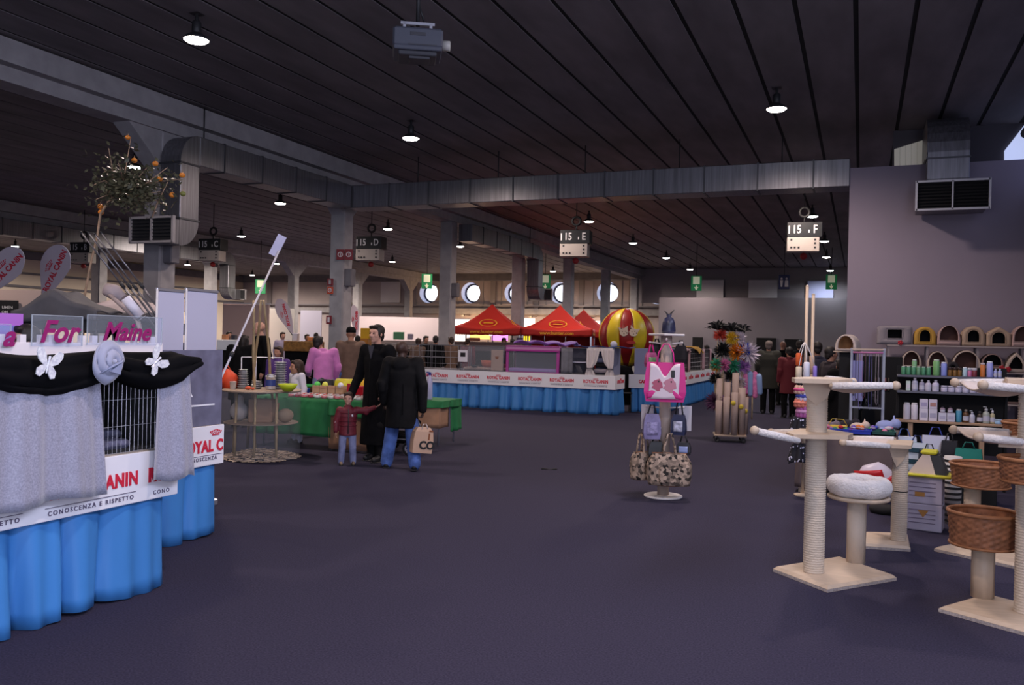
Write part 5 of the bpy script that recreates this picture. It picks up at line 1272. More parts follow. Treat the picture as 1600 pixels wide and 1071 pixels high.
# ================================================================== PUSHCHAIR AND PAPER CARRIER BAG beside the dark coated walker
w = gr(671, 706)
t = thing('pushchair', 'dark folding pushchair with pale spoked wheels behind the walker in jeans', 'pushchair', (w.x - 0.32, w.y - 0.55, 0), 0)
M_tyre = mat('tyre', (0.012, 0.012, 0.013), 0.7); M_hub = mat('hub_grey', (0.5, 0.48, 0.56), 0.4)
for x, y in ((0.30, -0.02), (-0.25, -0.02), (0.30, 0.52), (-0.25, 0.52)):
    m_ = MB(); m_.torus((x, y, 0.10), 0.082, 0.018, 24, 8, 'Y'); o = m_.build('wheel', M_tyre, t)
    m_ = MB(); m_.torus((x, y, 0.10), 0.06, 0.008, 20, 6, 'Y')
    for k in range(5): m_.tube([(x, y, 0.10), (x + 0.062 * math.cos(k * 1.2566), y, 0.10 + 0.062 * math.sin(k * 1.2566))], 0.009, 6)
    m_.tube([(x, y - 0.02, 0.10), (x, y + 0.02, 0.10)], 0.018, 10); m_.build('spokes', M_hub, o)
m_ = MB()
for x in (-0.25, 0.30): m_.tube([(x, -0.03, 0.1), (x * 0.95, 0.25, 0.45), (x * .9, 0.1, 0.95), (x * .9, -0.05, 1.02)], 0.013, 8); m_.tube([(x, 0.52, 0.1), (x * .95, 0.25, 0.45)], 0.013, 8)
m_.tube([(-0.25, -0.02, 0.22), (0.30, -0.02, 0.22)], 0.010, 8); m_.tube([(-0.225, -0.05, 1.02), (0.27, -0.05, 1.02)], 0.015, 8); m_.build('frame', mat('pram_frame', (0.12, 0.12, 0.14), 0.4, metal=0.5), t)
m_ = MB(); m_.box((0.02, 0.3, 0.42), (0.42, 0.34, 0.06), 0.02); m_.build('seat', blk, t)
m_ = MB(); m_.T((0.02, 0.16, 0.68), rx=R(14)); m_.box((0, 0, 0), (0.42, 0.05, 0.5), 0.02); m_.build('backrest', blk, t)
m_ = MB(); m_.box((0.02, 0.25, 0.22), (0.42, 0.4, 0.14), 0.03); m_.build('basket', blk, t)
hw = at(662, 664, 10.42)
t = thing('carrier_bag', 'beige paper carrier bag with black lettering in the walker\'s right hand', 'carrier bag', (hw.x, hw.y, hw.z), facing(hw) + R(24))
m_ = MB(); prof = []
for z, wx, wy in ((-0.34, .125, .05), (-0.2, .13, .055), (-0.08, .115, .05), (-0.03, .08, .03)):
    prof.append([(-wx, -wy, z), (wx, -wy, z), (wx, wy, z), (-wx, wy, z)])
m_.T((0.0, 0, 0.0), ry=R(6)); m_.loft(prof, smooth=False); m_.build('paper_bag', mat('paper_beige', (0.55, 0.36, 0.25), 0.7, bump=0.2, scale=14), t)
m_ = MB(); m_.tube([(-0.04, -0.04, -0.05), (-0.02, -0.03, 0.01), (0.02, -0.03, 0.01), (0.04, -0.04, -0.05)], 0.006, 6); m_.build('handle', mat('paper_white', (0.7, 0.62, 0.6), 0.6), t)
text('lettering', 'CO', 0.13, M_dark, t, Matrix.Translation((0.02, -0.0575, -0.25)) @ Matrix.Rotation(R(6), 4, 'Y') @ Matrix.Rotation(PI / 2, 4, 'X'), 0.006)
m_ = MB(); m_.T((0.02, -0.056, -0.14), ry=R(6)); m_.box((0.03, 0, 0), (0.02, 0.004, 0.08)); m_.box((0.05, 0, 0.07), (0.05, 0.004, 0.02)); m_.build('printed_mark', mat('print_rust', (0.25, 0.08, 0.03), 0.6), t)
# ================================================================== MIDDLE CAGE BOOTH
YM = 18.5
X1 = onY(959, 640, YM).x; X0 = -11.3; XM = (X0 + X1) / 2
t = thing('skirted_table', 'long cage table with blue skirt and repeated red lettering in the middle of the hall', 'table', (XM, YM + 0.4, 0))
W = X1 - X0
m_ = MB(); m_.box((0, 0, 0.865), (W, 0.8, 0.03), 0.008); m_.build('table_top', M_top, t)
for k in range(5):
    for y in (-0.3, 0.3):
        m_ = MB(); m_.tube([(-W / 2 + 0.1 + k * (W - .2) / 4, y, 0), (-W / 2 + 0.1 + k * (W - .2) / 4, y, 0.85)], 0.018, 8); m_.build('leg', M_dark, t)
skirt([(-W / 2, -0.40), (W / 2 - 0.02, -0.40), (W / 2 - 0.02, 0.38)], 0.84, 0.012, 0.085, 0.36, 17).build('skirt', M_blue, t)
m_ = MB(); m_.box((0, -0.46, 0.725), (W + 0.06, 0.012, 0.31), 0.003); bn = m_.build('banner', M_ban, t)
m_ = MB(); m_.box((W / 2 + 0.03, -0.05, 0.725), (0.012, 0.83, 0.31), 0.003); bn2 = m_.build('side_banner', M_ban, t)
for px_ in (683, 731, 779, 828, 878, 931):
    logo(bn, (onY(px_, 590, YM - .06).x - XM, -0.467, 0.715), -PI / 2, 0.098, slogan=True)
logo(bn2, (W / 2 + 0.037, 0.0, 0.715), 0.0, 0.098, slogan=False)
def xm(px): return onY(px, 560, YM).x
M_frame = mat('cage_frame', (0.10, 0.10, 0.12), 0.5)
def cage(p0, p1, label, h=0.58, back=None, front='wire', z=0.882, side=None):
    a, b = xm(p0) + 0.012, xm(p1) - 0.012; w = b - a
    t = thing('pet_cage', label, 'cage', ((a + b) / 2, YM + 0.32, z))
    m_ = MB()
    for x in (-w / 2, w / 2):
        for y in (-0.3, 0.3): m_.tube([(x, y, 0), (x, y, h)], 0.01, 6)
    for zz in (0.01, h):
        for y in (-0.3, 0.3): m_.tube([(-w / 2, y, zz), (w / 2, y, zz)], 0.01, 6)
        for x in (-w / 2, w / 2): m_.tube([(x, -0.3, zz), (x, 0.3, zz)], 0.01, 6)
    m_.build('frame', M_frame if side is None else side, t)
    m_ = MB(); m_.box((0, 0, 0.008), (w, 0.6, 0.014)); m_.build('floor_tray', mat('tray_grey', (0.16, 0.15, 0.18), 0.7), t)
    if front == 'wire':
        m_ = MB(); wire_panel(m_, (-w / 2, -0.3, 0.0), (1, 0, 0), w, h, 0.2, 0.145, 0.002, 0.004); m_.build('wire_front', M_wire, t)
        m_ = MB(); wire_panel(m_, (-w / 2, 0.3, 0.0), (1, 0, 0), w, h, 0.25, 0.29, 0.002, 0.003); m_.build('wire_back', M_wire, t)
    if front == 'clear':
        m_ = MB(); m_.box((0, -0.3, h / 2), (w, 0.008, h)); m_.build('clear_front', M_plex, t)
    if back: m_ = MB(); m_.box((0, 0.29, h / 2), (w, 0.012, h)); m_.build('back_cloth', back, t)
    return t, w
cage(600, 655, 'wire cage at the left end of the middle booth behind the dark coats')
cage(656, 716, 'wire and clear front cage right of the hooded dark coat')
cB, wB = cage(718, 788, 'open wire cage holding an orange bowl and a white notice', front='clear')
pk = mat('pink_mesh', (0.40, 0.06, 0.30), 0.6); pk2 = mat('pink_roof', (0.52, 0.22, 0.45), 0.6)
cC, wC = cage(790, 874, 'magenta framed tent cage with a pink roof band', 0.57, mat('cage_inner_grey', (0.09, 0.08, 0.11), 0.8), 'clear', side=pk)
m_ = MB(); m_.box((0, 0, 0.56), (wC + 0.03, 0.66, 0.11), 0.02); m_.build('roof_band', pk2, cC)
m_ = MB(); m_.box((0, -0.334, 0.505), (wC + 0.03, 0.012, 0.035)); m_.box((0, -0.334, 0.60), (wC + 0.03, 0.012, 0.02)); m_.build('roof_trim', mat('magenta_trim', (0.35, 0.03, 0.25), 0.6), cC)
for e in (-1, 1):
    m_ = MB(); m_.box((e * (wC / 2 - 0.03), -0.305, 0.25), (0.06, 0.012, 0.5)); m_.build('side_trim', pk, cC)
m_ = MB(); m_.box((0, -0.1, 0.05), (wC - 0.06, 0.36, 0.09), 0.03); m_.build('lilac_cushion', mat('cushion_lilac', (0.34, 0.22, 0.46), 0.8), cC)
M_gcl = mat('grey_cloth', (0.17, 0.17, 0.20), 0.8, var=0.2, scale=6)
cD, wD = cage(876, 917, 'cage wrapped in grey cloth beside the white curtained one', 0.585, M_gcl, 'none')
m_ = MB(); m_.surf(lambda u, v: (-wD / 2 + wD * 0.45 * u, -0.31 + 0.012 * math.sin(u * 14), 0.58 - 0.57 * v), 16, 6, 0.006); m_.build('grey_curtain', M_gcl, cD)
m_ = MB(); m_.box((0.12, 0.0, 0.27), (0.4, 0.5, 0.02)); m_.build('inner_shelf', M_dp, cD)
cE, wE = cage(918, 958, 'cage with parted white curtains at the right end of the middle booth', 0.60, mat('cage_inner_blue', (0.10, 0.12, 0.24), 0.8), 'none')
M_cur = mat('curtain_ivory', (0.66, 0.60, 0.60), 0.7, sheen=0.3)
m_ = MB(); m_.box((0, -0.31, 0.57), (wE, 0.02, 0.08), 0.01); m_.build('pelmet', M_cur, cE)
for e in (-1, 1):
    def cur(u, v, e=e):
        inner = 0.02 + (wE / 2 - 0.16) * min(1, v / 0.62) ** 1.6 if v < 0.62 else wE / 2 - 0.14 - 0.13 * (v - 0.62)
        outer = wE / 2 + 0.03 if v < 0.62 else wE / 2 + 0.03 + 0.10 * (v - 0.62)
        pinch = math.exp(-((v - 0.62) / 0.09) ** 2) * 0.05
        x = inner + pinch + (outer - inner - 1.4 * pinch) * u
        return (e * x, -0.33 + 0.018 * math.sin(u * 15 + v * 2), 0.58 - 0.70 * v)
    m_ = MB(); m_.surf(cur, 20, 16, 0.006); m_.build('curtain', M_cur, cE)
    m_ = MB(); m_.torus((e * (wE / 2 - 0.05), -0.33, 0.145), 0.07, 0.013, 16, 6); m_.build('tie_back', M_frame, cE)
for k, z in enumerate((0.09, 0.22, 0.33)):
    m_ = MB(); m_.box((0, 0.0, z), (wE * (0.7 - .12 * k), 0.4, 0.09), 0.03); m_.build('cushion', colm(((160, 150, 160), (30, 28, 34), (150, 150, 175))[k], 0.8), cE)
m_ = MB(); m_.box((wE / 2 + 0.008, 0, 0.30), (0.008, 0.62, 0.6)); m_.build('end_panel', mat('end_blue_grey', (0.20, 0.22, 0.33), 0.4), cE)
# loose things in and on these cages
def atm(px, y, z): return (xm(px), YM + y, z)
m_ = MB(); m_.box((0, 0, 0.14), (0.24, 0.006, 0.28)); o = m_.build('notice_sheet', mat('paper_notice', (0.75, 0.73, 0.78), 0.6), None, atm(723.5, -0.012, 1.08)); 
m_ = MB(); m_.box((0, -0.004, 0.17), (0.13, 0.003, 0.1)); m_.build('printed_block', M_dark, o); tag(o, 'white printed notice on the front of the open wire cage', 'notice')
m_ = MB(); m_.lathe([(0.12, 0), (0.19, .05), (0.21, .16), (.19, .16), (.16, .05), (.1, .012)], n=24, cap1=False); o = m_.build('pet_bed', mat('bed_orange', (0.52, 0.10, 0.03), 0.7), None, atm(757, 0.32, 0.93 + .03)); tag(o, 'orange bowl shaped pet bed in the open wire cage', 'pet bed')
m_ = MB(); m_.box((0, 0, .03), (1.0, .45, .06), .02); o = m_.build('blanket', mat('blanket_beige', (0.42, 0.28, 0.20), 0.85, var=.2, scale=9), None, atm(751, 0.34, 0.90)); tag(o, 'beige folded blanket on the floor of the open wire cage', 'blanket')
m_ = MB(); m_.lathe([(.05, 0), (.1, .03), (.105, .04), (.09, .035), (.04, .008)], n=20, cap1=False); o = m_.build('food_dish', M_dark, None, atm(738, 0.14, 0.962)); tag(o, 'dark food dish on the beige blanket in the open wire cage', 'dish')
m_ = MB(); m_.box((0, 0, .05), (.22, .14, .1), .03); o = m_.build('cloth_bundle', mat('cloth_crimson', (0.22, 0.02, 0.03), 0.8), None, atm(779, 0.16, 0.962)); tag(o, 'small crimson cloth at the right of the open wire cage', 'cloth')
m_ = MB(); m_.box((0, 0, .24), (.30, .02, .48), .006); o = m_.build('scratching_board', mat('board_tan', (0.42, 0.30, 0.24), 0.8), None, atm(776, 0.03, 0.90));
m_ = MB(); m_.prism([(-.05, .34), (-.02, .32), (0, .34), (.02, .32), (.05, .34), (.03, .27), (-.03, .27)], -0.014, -0.011, 'Y'); m_.build('printed_shape', mat('print_rust', (0.25, 0.08, 0.03), 0.6), o); tag(o, 'tan board with a dark printed shape beside the magenta framed cage', 'board')
M_pur = mat('scarf_purple', (0.20, 0.08, 0.42), 0.7, sheen=.3)
m_ = MB(); m_.surf(lambda u, v: (-0.75 + 1.5 * u, -0.2 + 0.4 * v, 0.05 + 0.05 * abs(math.sin(u * 11 + 2 * v)) + 0.03 * math.sin(v * 7 + u * 5)), 40, 10, 0.02); o = m_.build('purple_cloth', M_pur, None, atm(846, 0.32, 1.50)); tag(o, 'crumpled purple cloth on top of the magenta framed cage', 'cloth')
m_ = MB(); m_.surf(lambda u, v: (-0.65 + 1.3 * u, -0.25 + 0.5 * v, 0.02 + 0.015 * math.sin(u * 17 + 3 * v)), 30, 8, 0.015); o = m_.build('blue_cloth', mat('cloth_navy', (0.02, 0.05, 0.18), 0.7), None, atm(938, 0.34, 1.495)); tag(o, 'dark blue cloth over the top of the white curtained cage', 'cloth')
m_ = MB(); m_.lathe([(.07, 0), (.08, .07), (.05, .12), (.01, .13)], n=18); o = m_.build('white_tub', mat('tub_pale', (0.55, 0.55, 0.66), .5), None, atm(953, 0.3, 1.515)); tag(o, 'small pale tub on the blue cloth at the end of the middle booth', 'tub')

# ---- second booth running away from the camera on the right
xr0, xr1, yr0, yr1 = -4.95, -4.20, 19.75, 27.0
t = thing('skirted_table', 'blue skirted cage table running away behind the bag stand', 'table', ((xr0 + xr1) / 2, (yr0 + yr1) / 2, 0))
hx, hy = (xr1 - xr0) / 2, (yr1 - yr0) / 2
m_ = MB(); m_.box((0, 0, 0.865), (2 * hx, 2 * hy, 0.03), 0.008); m_.build('table_top', M_top, t)
skirt([(-hx, -hy), (hx, -hy), (hx, hy)], 0.84, 0.012, 0.055, 0.36, 23).build('skirt', M_blue, t)
m_ = MB(); m_.box((hx + .05, 0, 0.725), (0.012, 2 * hy + .1, 0.31), 0.003); bn = m_.build('banner', M_ban, t)
m_ = MB(); m_.box((0, -hy - .05, 0.725), (2 * hx + .1, 0.012, 0.31), 0.003); bn2 = m_.build('side_banner', M_ban, t)
for k in range(8): logo(bn, (hx + .057, -hy + 0.5 + 0.9 * k, 0.715), 0.0, 0.098, slogan=False)
text('lettering', 'CANIN', 0.098, M_logo, bn2, upright((-0.05, -hy - .058, 0.72), -PI / 2), 0.007, width=0.86)
for x in (-hx + .06, hx - .06):
    for y in (-hy + .1, 0, hy - .1):
        m_ = MB(); m_.tube([(x, y, 0), (x, y, 0.85)], 0.018, 8); m_.build('leg', M_dark, t)
labs = ['cage with a blue grey end panel just behind the pink tote', 'cage with pink drapes half hidden by the pink tote', 'black lined cage under the yellow cloth', 'farthest cage of the row behind the feather stand']
for k, (lab, c, dr) in enumerate(zip(labs, ((0.2, 0.22, 0.36), (0.42, 0.22, 0.26), (0.01, 0.01, 0.01), (0.3, 0.2, 0.22)), (False, True, False, True))):
    yy = yr0 + 0.1 + k * 1.75; L = 1.6
    c_ = thing('pet_cage', lab, 'cage', ((xr0 + xr1) / 2, yy + L / 2, 0.882))
    mm = mat('cage_lining_%d' % k, c, 0.7)
    m_ = MB(); m_.box((-0.33, 0, .3), (.012, L, .6)); m_.box((0, -L / 2, .3), (.66, .012, .6)); m_.box((0, L / 2 - .006, .3), (.66, .012, .6)); m_.box((0, 0, .6), (.68, L, .012)); m_.build('lining', mm, c_)
    m_ = MB(); wire_panel(m_, (0.33, -L / 2, 0), (0, 1, 0), L, .6, .13, .12, 0.003, .004); m_.build('wire_front', M_wire, c_)
    if dr:
        for e in (-1, 1):
            m_ = MB(); m_.surf(lambda u, v: (0.35 + .015 * math.sin(u * 14), e * (L / 2 - 0.33 * u), .6 - .62 * v), 18, 6, .005); m_.build('drape', mat('drape_rose', (0.5, 0.30, 0.33), .7), c_)
m_ = MB(); m_.surf(lambda u, v: (0.38 * (1 - 2 * v) if False else -0.3 + .72 * v, -0.55 + 1.1 * u, 0.03 + 0.02 * math.sin(u * 13) - (0.16 * max(0, (v - .8) / .2)) * (0.5 + .5 * abs(math.sin(u * 5)))), 30, 14, .01)
o = m_.build('yellow_cloth', mat('cloth_mustard', (0.50, 0.26, 0.04), 0.8), None, ((xr0 + xr1) / 2, 24.4, 1.50)); tag(o, 'mustard yellow cloth hanging over the black lined cage', 'cloth')
m_ = MB(); m_.surf(lambda u, v: (-0.3 + .70 * v, -0.7 + 1.4 * u, 0.03 + 0.02 * math.sin(u * 11) - .1 * max(0, (v - .8) / .2)), 30, 10, .01)
o = m_.build('pink_cloth', mat('cloth_blush', (0.50, 0.32, 0.34), 0.8), None, ((xr0 + xr1) / 2, 22.4, 1.50)); tag(o, 'pale pink cloth over the pink draped cage', 'cloth')
# black coat hung over a chair in the gap between the booths
c = gr(985, 648); t = thing('folding_chair', 'chair with a black coat over it in the gap between the two blue booths', 'chair', (c.x - 0.35, c.y + 0.6, 0), R(20))
m_ = MB(); m_.box((0, 0, .45), (.42, .42, .03), .01); m_.build('seat', M_dark, t)
m_ = MB(); m_.box((0, .2, .75), (.42, .03, .35), .01); m_.build('backrest', M_dark, t)
for x in (-.18, .18):
    for y in (-.18, .2):
        m_ = MB(); m_.tube([(x, y, 0), (x, y, .45 if y < 0 else .9)], .012, 6); m_.build('leg', M_dark, t)
m_ = MB(); m_.loft([[(r * math.cos(a_ * PI / 8) * 1.2, .2 + r * .5 * math.sin(a_ * PI / 8) * (1 + .15 * math.sin(a_ * 3)), z) for a_ in range(16)] for r, z in ((.24, .15), (.25, .5), (.24, .85), (.19, 1.02), (.06, 1.08))]); o = m_.build('coat', blk, None, t.location, t.rotation_euler.z); tag(o, 'black coat draped over the chair between the two blue booths', 'coat')

# ================================================================== RED TENTS
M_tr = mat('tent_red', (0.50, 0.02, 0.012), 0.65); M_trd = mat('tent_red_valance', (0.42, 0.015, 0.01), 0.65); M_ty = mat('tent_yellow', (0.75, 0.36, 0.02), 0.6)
def tent(px, D, label, rz, wall=False, s=2.3, web=True):
    p = at(px, 540, D); t = thing('market_tent', label, 'tent', (p.x, p.y, 0), rz, 'red pop up tents')
    ze, zv, zt = 2.06, 1.80, 2.86; h = s / 2
    m_ = MB()
    for k in range(4):
        a = k * PI / 2
        def side(u, v, a=a):
            q = h * (1 - v); x = (2 * u - 1) * q; y = -q
            z = ze + (zt - ze) * (v ** 1.6) - 0.10 * math.sin(PI * u) * (1 - v)
            return (x * math.cos(a) - y * math.sin(a), x * math.sin(a) + y * math.cos(a), z + 0.10 * math.sin(PI * u) * 0)
        m_.surf(side, 12, 10, 0.012)
    m_.build('canopy', M_tr, t)
    for k in range(4):
        m_ = MB(); m_.T((0, 0, 0), k * PI / 2)
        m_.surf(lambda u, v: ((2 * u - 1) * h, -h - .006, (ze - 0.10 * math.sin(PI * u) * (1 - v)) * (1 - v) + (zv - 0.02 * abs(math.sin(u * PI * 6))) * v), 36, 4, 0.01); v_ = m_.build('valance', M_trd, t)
        if web and k in (0, 1):
            a = -PI / 2 + k * PI / 2
            text('lettering', 'www.hunter.com', 0.15, M_ty, v_, upright((h * math.sin(k * PI / 2) * 1.015, -h * math.cos(k * PI / 2) * 1.015, 1.885), a), 0.004, 0.004, width=1.05)
            m_ = MB(); q = 0.36; c_ = V(0, -h * (1 - q) - 0.03, ze + (zt - ze) * q ** 1.6 - .03); m_.M = Matrix.Rotation(k * PI / 2, 4, 'Z') @ Matrix.Translation(c_) @ Matrix.Rotation(R(-38), 4, 'X')
            m_.torus((0, 0, 0), 0.15, 0.013, 36, 6, 'Y', 1.9, 1.0)
            m_.box((0, 0, 0), (0.32, 0.01, 0.04)); m_.build('emblem', M_ty, t)
    for x in (-h + .03, h - .03):
        for y in (-h + .03, h - .03):
            m_ = MB(); m_.box((x, y, 1.0), (.05, .05, 2.0)); m_.build('leg', M_alu, t)
    if wall:
        m_ = MB(); m_.box((0, h - .03, 1.05), (s - .1, .02, 1.9)); m_.build('back_wall', M_tr, t)
        m_ = MB(); m_.box((h - .04, 0.0, 1.05), (.02, s - .1, 1.9)); m_.build('side_wall', M_tr, t)
    return t
tent(768, 29.8, 'red pop up tent with yellow web lettering, left of the two peaks', R(14))
tent(874, 29.4, 'red pop up tent with back and side walls, right of the two peaks', R(14), True)
tent(911, 33.0, 'red tent roof behind the right hand peak, mostly hidden', R(14), True, web=False)
def lit(name, label, cat, px0, px1, py0, py1, D, col, e):
    a, b = at(px0, py0, D), at(px1, py1, D); c_ = (a + b) / 2; w = (Vector((b.x, b.y, 0)) - Vector((a.x, a.y, 0))).length
    t = thing(name, label, cat, (c_.x, c_.y, b.z), YAW); h = a.z - b.z
    m_ = MB(); m_.box((0, 0, h / 2), (w, .08, h)); m_.build('housing', M_panel, t)
    m_ = MB(); m_.box((0, -.045, h / 2), (w * .96, .012, h * .94)); m_.build('lit_face', mat('lit_' + '%02x%02x%02x' % tuple(int(x * 255) for x in col) + str(e), col, .5, emit=e, ecol=col), t)
    m_ = MB(); m_.tube([(-w * .4, .03, 0), (-w * .4, .03, -b.z)], .02, 6); m_.tube([(w * .4, .03, 0), (w * .4, .03, -b.z)], .02, 6); m_.build('stand', M_alu, t)
    return t
lit('light_box', 'bright white lit panel at the left edge of the first red tent', 'light box', 711, 734, 498, 543, 34.5, (1.0, 0.80, 0.66), 2.4)
lit('light_box', 'warm white lit panel in the gap above the two red tents', 'light box', 816, 836, 497, 516, 34.5, (1.0, 0.80, 0.62), 2.2)
lit('light_box', 'warm white lit panel between the walled red tent and the striped balloon', 'light box', 908, 937, 500, 546, 35.5, (1.0, 0.74, 0.5), 2.2)
lit('light_box', 'amber lit strip panel under the first red tent', 'light box', 734, 766, 523, 531, 31.6, (1.0, 0.55, 0.15), 1.8)
lit('light_box', 'magenta lit strip panel under the first red tent', 'light box', 768, 794, 523, 533, 31.65, (0.9, 0.25, 0.85), 1.8)
lit('light_box', 'yellow lit panel in the gap between the red tents', 'light box', 818, 835, 517, 538, 31.6, (1.0, 0.72, 0.03), 1.2)
lit('light_tube', 'long white tube light inside the walled red tent', 'tube light', 847, 888, 519.5, 522.5, 29.0, (1.0, 0.85, 0.9), 5.0)
for px_, py_, D, lab in ((767, 521, 30.6, 'small blue white spotlight near the magenta strip panel'), (798, 517, 30.2, 'bright white spotlight under the right corner of the first red tent'), (819, 520, 30.4, 'pale blue spotlight beside the yellow lit panel')):
    p = at(px_, py_, D); t = thing('spotlight', lab, 'spotlight', p)
    m_ = MB(); m_.tube([(0, 0.02, 0), (0, 0.2, 0)], [0.09, .05], 12); m_.build('lamp_housing', M_dark, t)
    m_ = MB(); m_.ball((0, 0, 0), .085, 12, 8); m_.build('bulb', mat('bulb_blue', (1, 1, 1), .5, emit=9, ecol=(0.75, 0.85, 1)), t)
    m_ = MB(); m_.tube([(0, .15, 0), (0, .15, -p.z)], .015, 6); m_.build('pole', M_dark, t)
# warm floodlights washing the far wall behind the tents
for px_, py_, X_ in ((722, 494, 0), (828, 496, 0), (920, 498, 0), (745, 497, 0)):
    p = onY(px_, py_, 48.6); d = bpy.data.lights.new('wall_flood', 'POINT'); d.energy = 80; d.color = (1.0, 0.62, 0.32); d.shadow_soft_size = .1
    t = thing('wall_floodlight', 'warm floodlight on the far wall %s' % {722: 'left of the first red tent', 745: 'above the left side of the first red tent', 828: 'in the gap between the red tents', 920: 'right of the walled red tent'}[px_], 'floodlight', p)
    o = bpy.data.objects.new('flood_light', d); C.objects.link(o); o.parent = t; o.location = (0, -.12, -.12)
    m_ = MB(); m_.box((0, 0.1, 0.05), (.22, .12, .14), .02); m_.build('lamp_housing', M_dark, t)
    m_ = MB(); m_.tube([(0, .12, .08), (0, 1.2, .08)], .02, 6); m_.build('bracket', M_dark, t)

# ================================================================== STRIPED BALLOON
D = 27.5; p = at(979, 524, D); r = 42.5 / FPX * D
t = thing('striped_balloon', 'large yellow and dark red striped balloon right of the red tents', 'balloon', (p.x, p.y, 0))
zc_ = p.z; NS = 12
M_by = mat('balloon_yellow', (0.62, 0.46, 0.02), 0.4); M_br = mat('balloon_red', (0.26, 0.012, 0.012), 0.4)
prof = []
for k in range(19):
    a = PI / 2 - PI * k / 18 * 0.80; prof.append((max(0.004, r * math.cos(a)), zc_ + r * .98 * math.sin(a)))
prof += [(r * .44, zc_ - r * .96), (r * .32, zc_ - r * 1.12)]
ph0 = facing(p) - PI / 2 - PI / NS
for q, (mm, nm) in enumerate(((M_br, 'red_gore'), (M_by, 'yellow_gore'))):
    for k in range(q, NS, 2):
        m_ = MB(); a0 = ph0 + 2 * PI * k / NS; a1 = ph0 + 2 * PI * (k + 1) / NS
        m_.surf(lambda u, v: ((lambda i, f: ((prof[i][0] * (1 - f) + prof[i + 1][0] * f) * (1 + .012 * math.sin(PI * u)) * math.cos(a0 + (a1 - a0) * u), (prof[i][0] * (1 - f) + prof[i + 1][0] * f) * (1 + .012 * math.sin(PI * u)) * math.sin(a0 + (a1 - a0) * u), prof[i][1] * (1 - f) + prof[i + 1][1] * f))(min(len(prof) - 2, int(v * (len(prof) - 1))), v * (len(prof) - 1) - min(len(prof) - 2, int(v * (len(prof) - 1))))), 5, 20, 0.01)
        m_.build(nm, mm, t)
m_ = MB(); m_.lathe([(.22, 0), (.2, zc_ - r * 1.12)], n=20); m_.build('pedestal', mat('balloon_base', (0.10, 0.05, 0.03), .8), t)
fa = facing(p) - PI / 2; fx, fy = math.cos(fa), math.sin(fa)
Mt = Matrix.Translation((0, 0, zc_)) @ Matrix.Rotation(facing(p), 4, 'Z')
for cx_, ti in ((-0.13, .2), (0.16, -.35)):
    mm_ = MB(); mm_.M = Mt
    c = (cx_ + 0.05, 0.08); pts = []
    for a_, rr_ in ((-100, .13), (-50, .13), (-10, .135), (25, .135), (50, .24), (72, .13), (90, .12), (108, .13), (130, .24), (155, .135), (190, .135), (230, .13)):
        a__ = R(a_) + ti; pts.append((c[0] + rr_ * math.cos(a__), c[1] + rr_ * math.sin(a__)))
    mm_.prism(pts, -r * 1.06, -r * .93, 'Y'); em = mm_.build('cat_emblem', mat('emblem_cream', (0.75, 0.60, 0.48), .6), t)
    for dx, dz, q_ in ((-.05, .02, .014), (.04, .03, .014), (.0, -.05, .018), (-.085, .12, .02), (.09, -.02, .022)):
        mm_ = MB(); mm_.M = Mt; mm_.prism([(cx_ + .05 + dx + q_ * math.cos(k), .08 + dz + q_ * math.sin(k)) for k in [i * PI / 4 for i in range(8)]], -r * 1.066, -r * 1.055, 'Y'); mm_.build('emblem_spot', mat('emblem_brown', (0.12, 0.05, 0.03), .6), em)
mm_ = MB(); mm_.M = Mt; mm_.prism([(.14 + .14 * math.cos(k * PI / 10), -.23 + .055 * math.sin(k * PI / 10)) for k in range(20)], -r * 1.02, -r * .88, 'Y'); mm_.build('red_oval', mat('emblem_red', (0.38, 0.015, 0.01), .5), t)

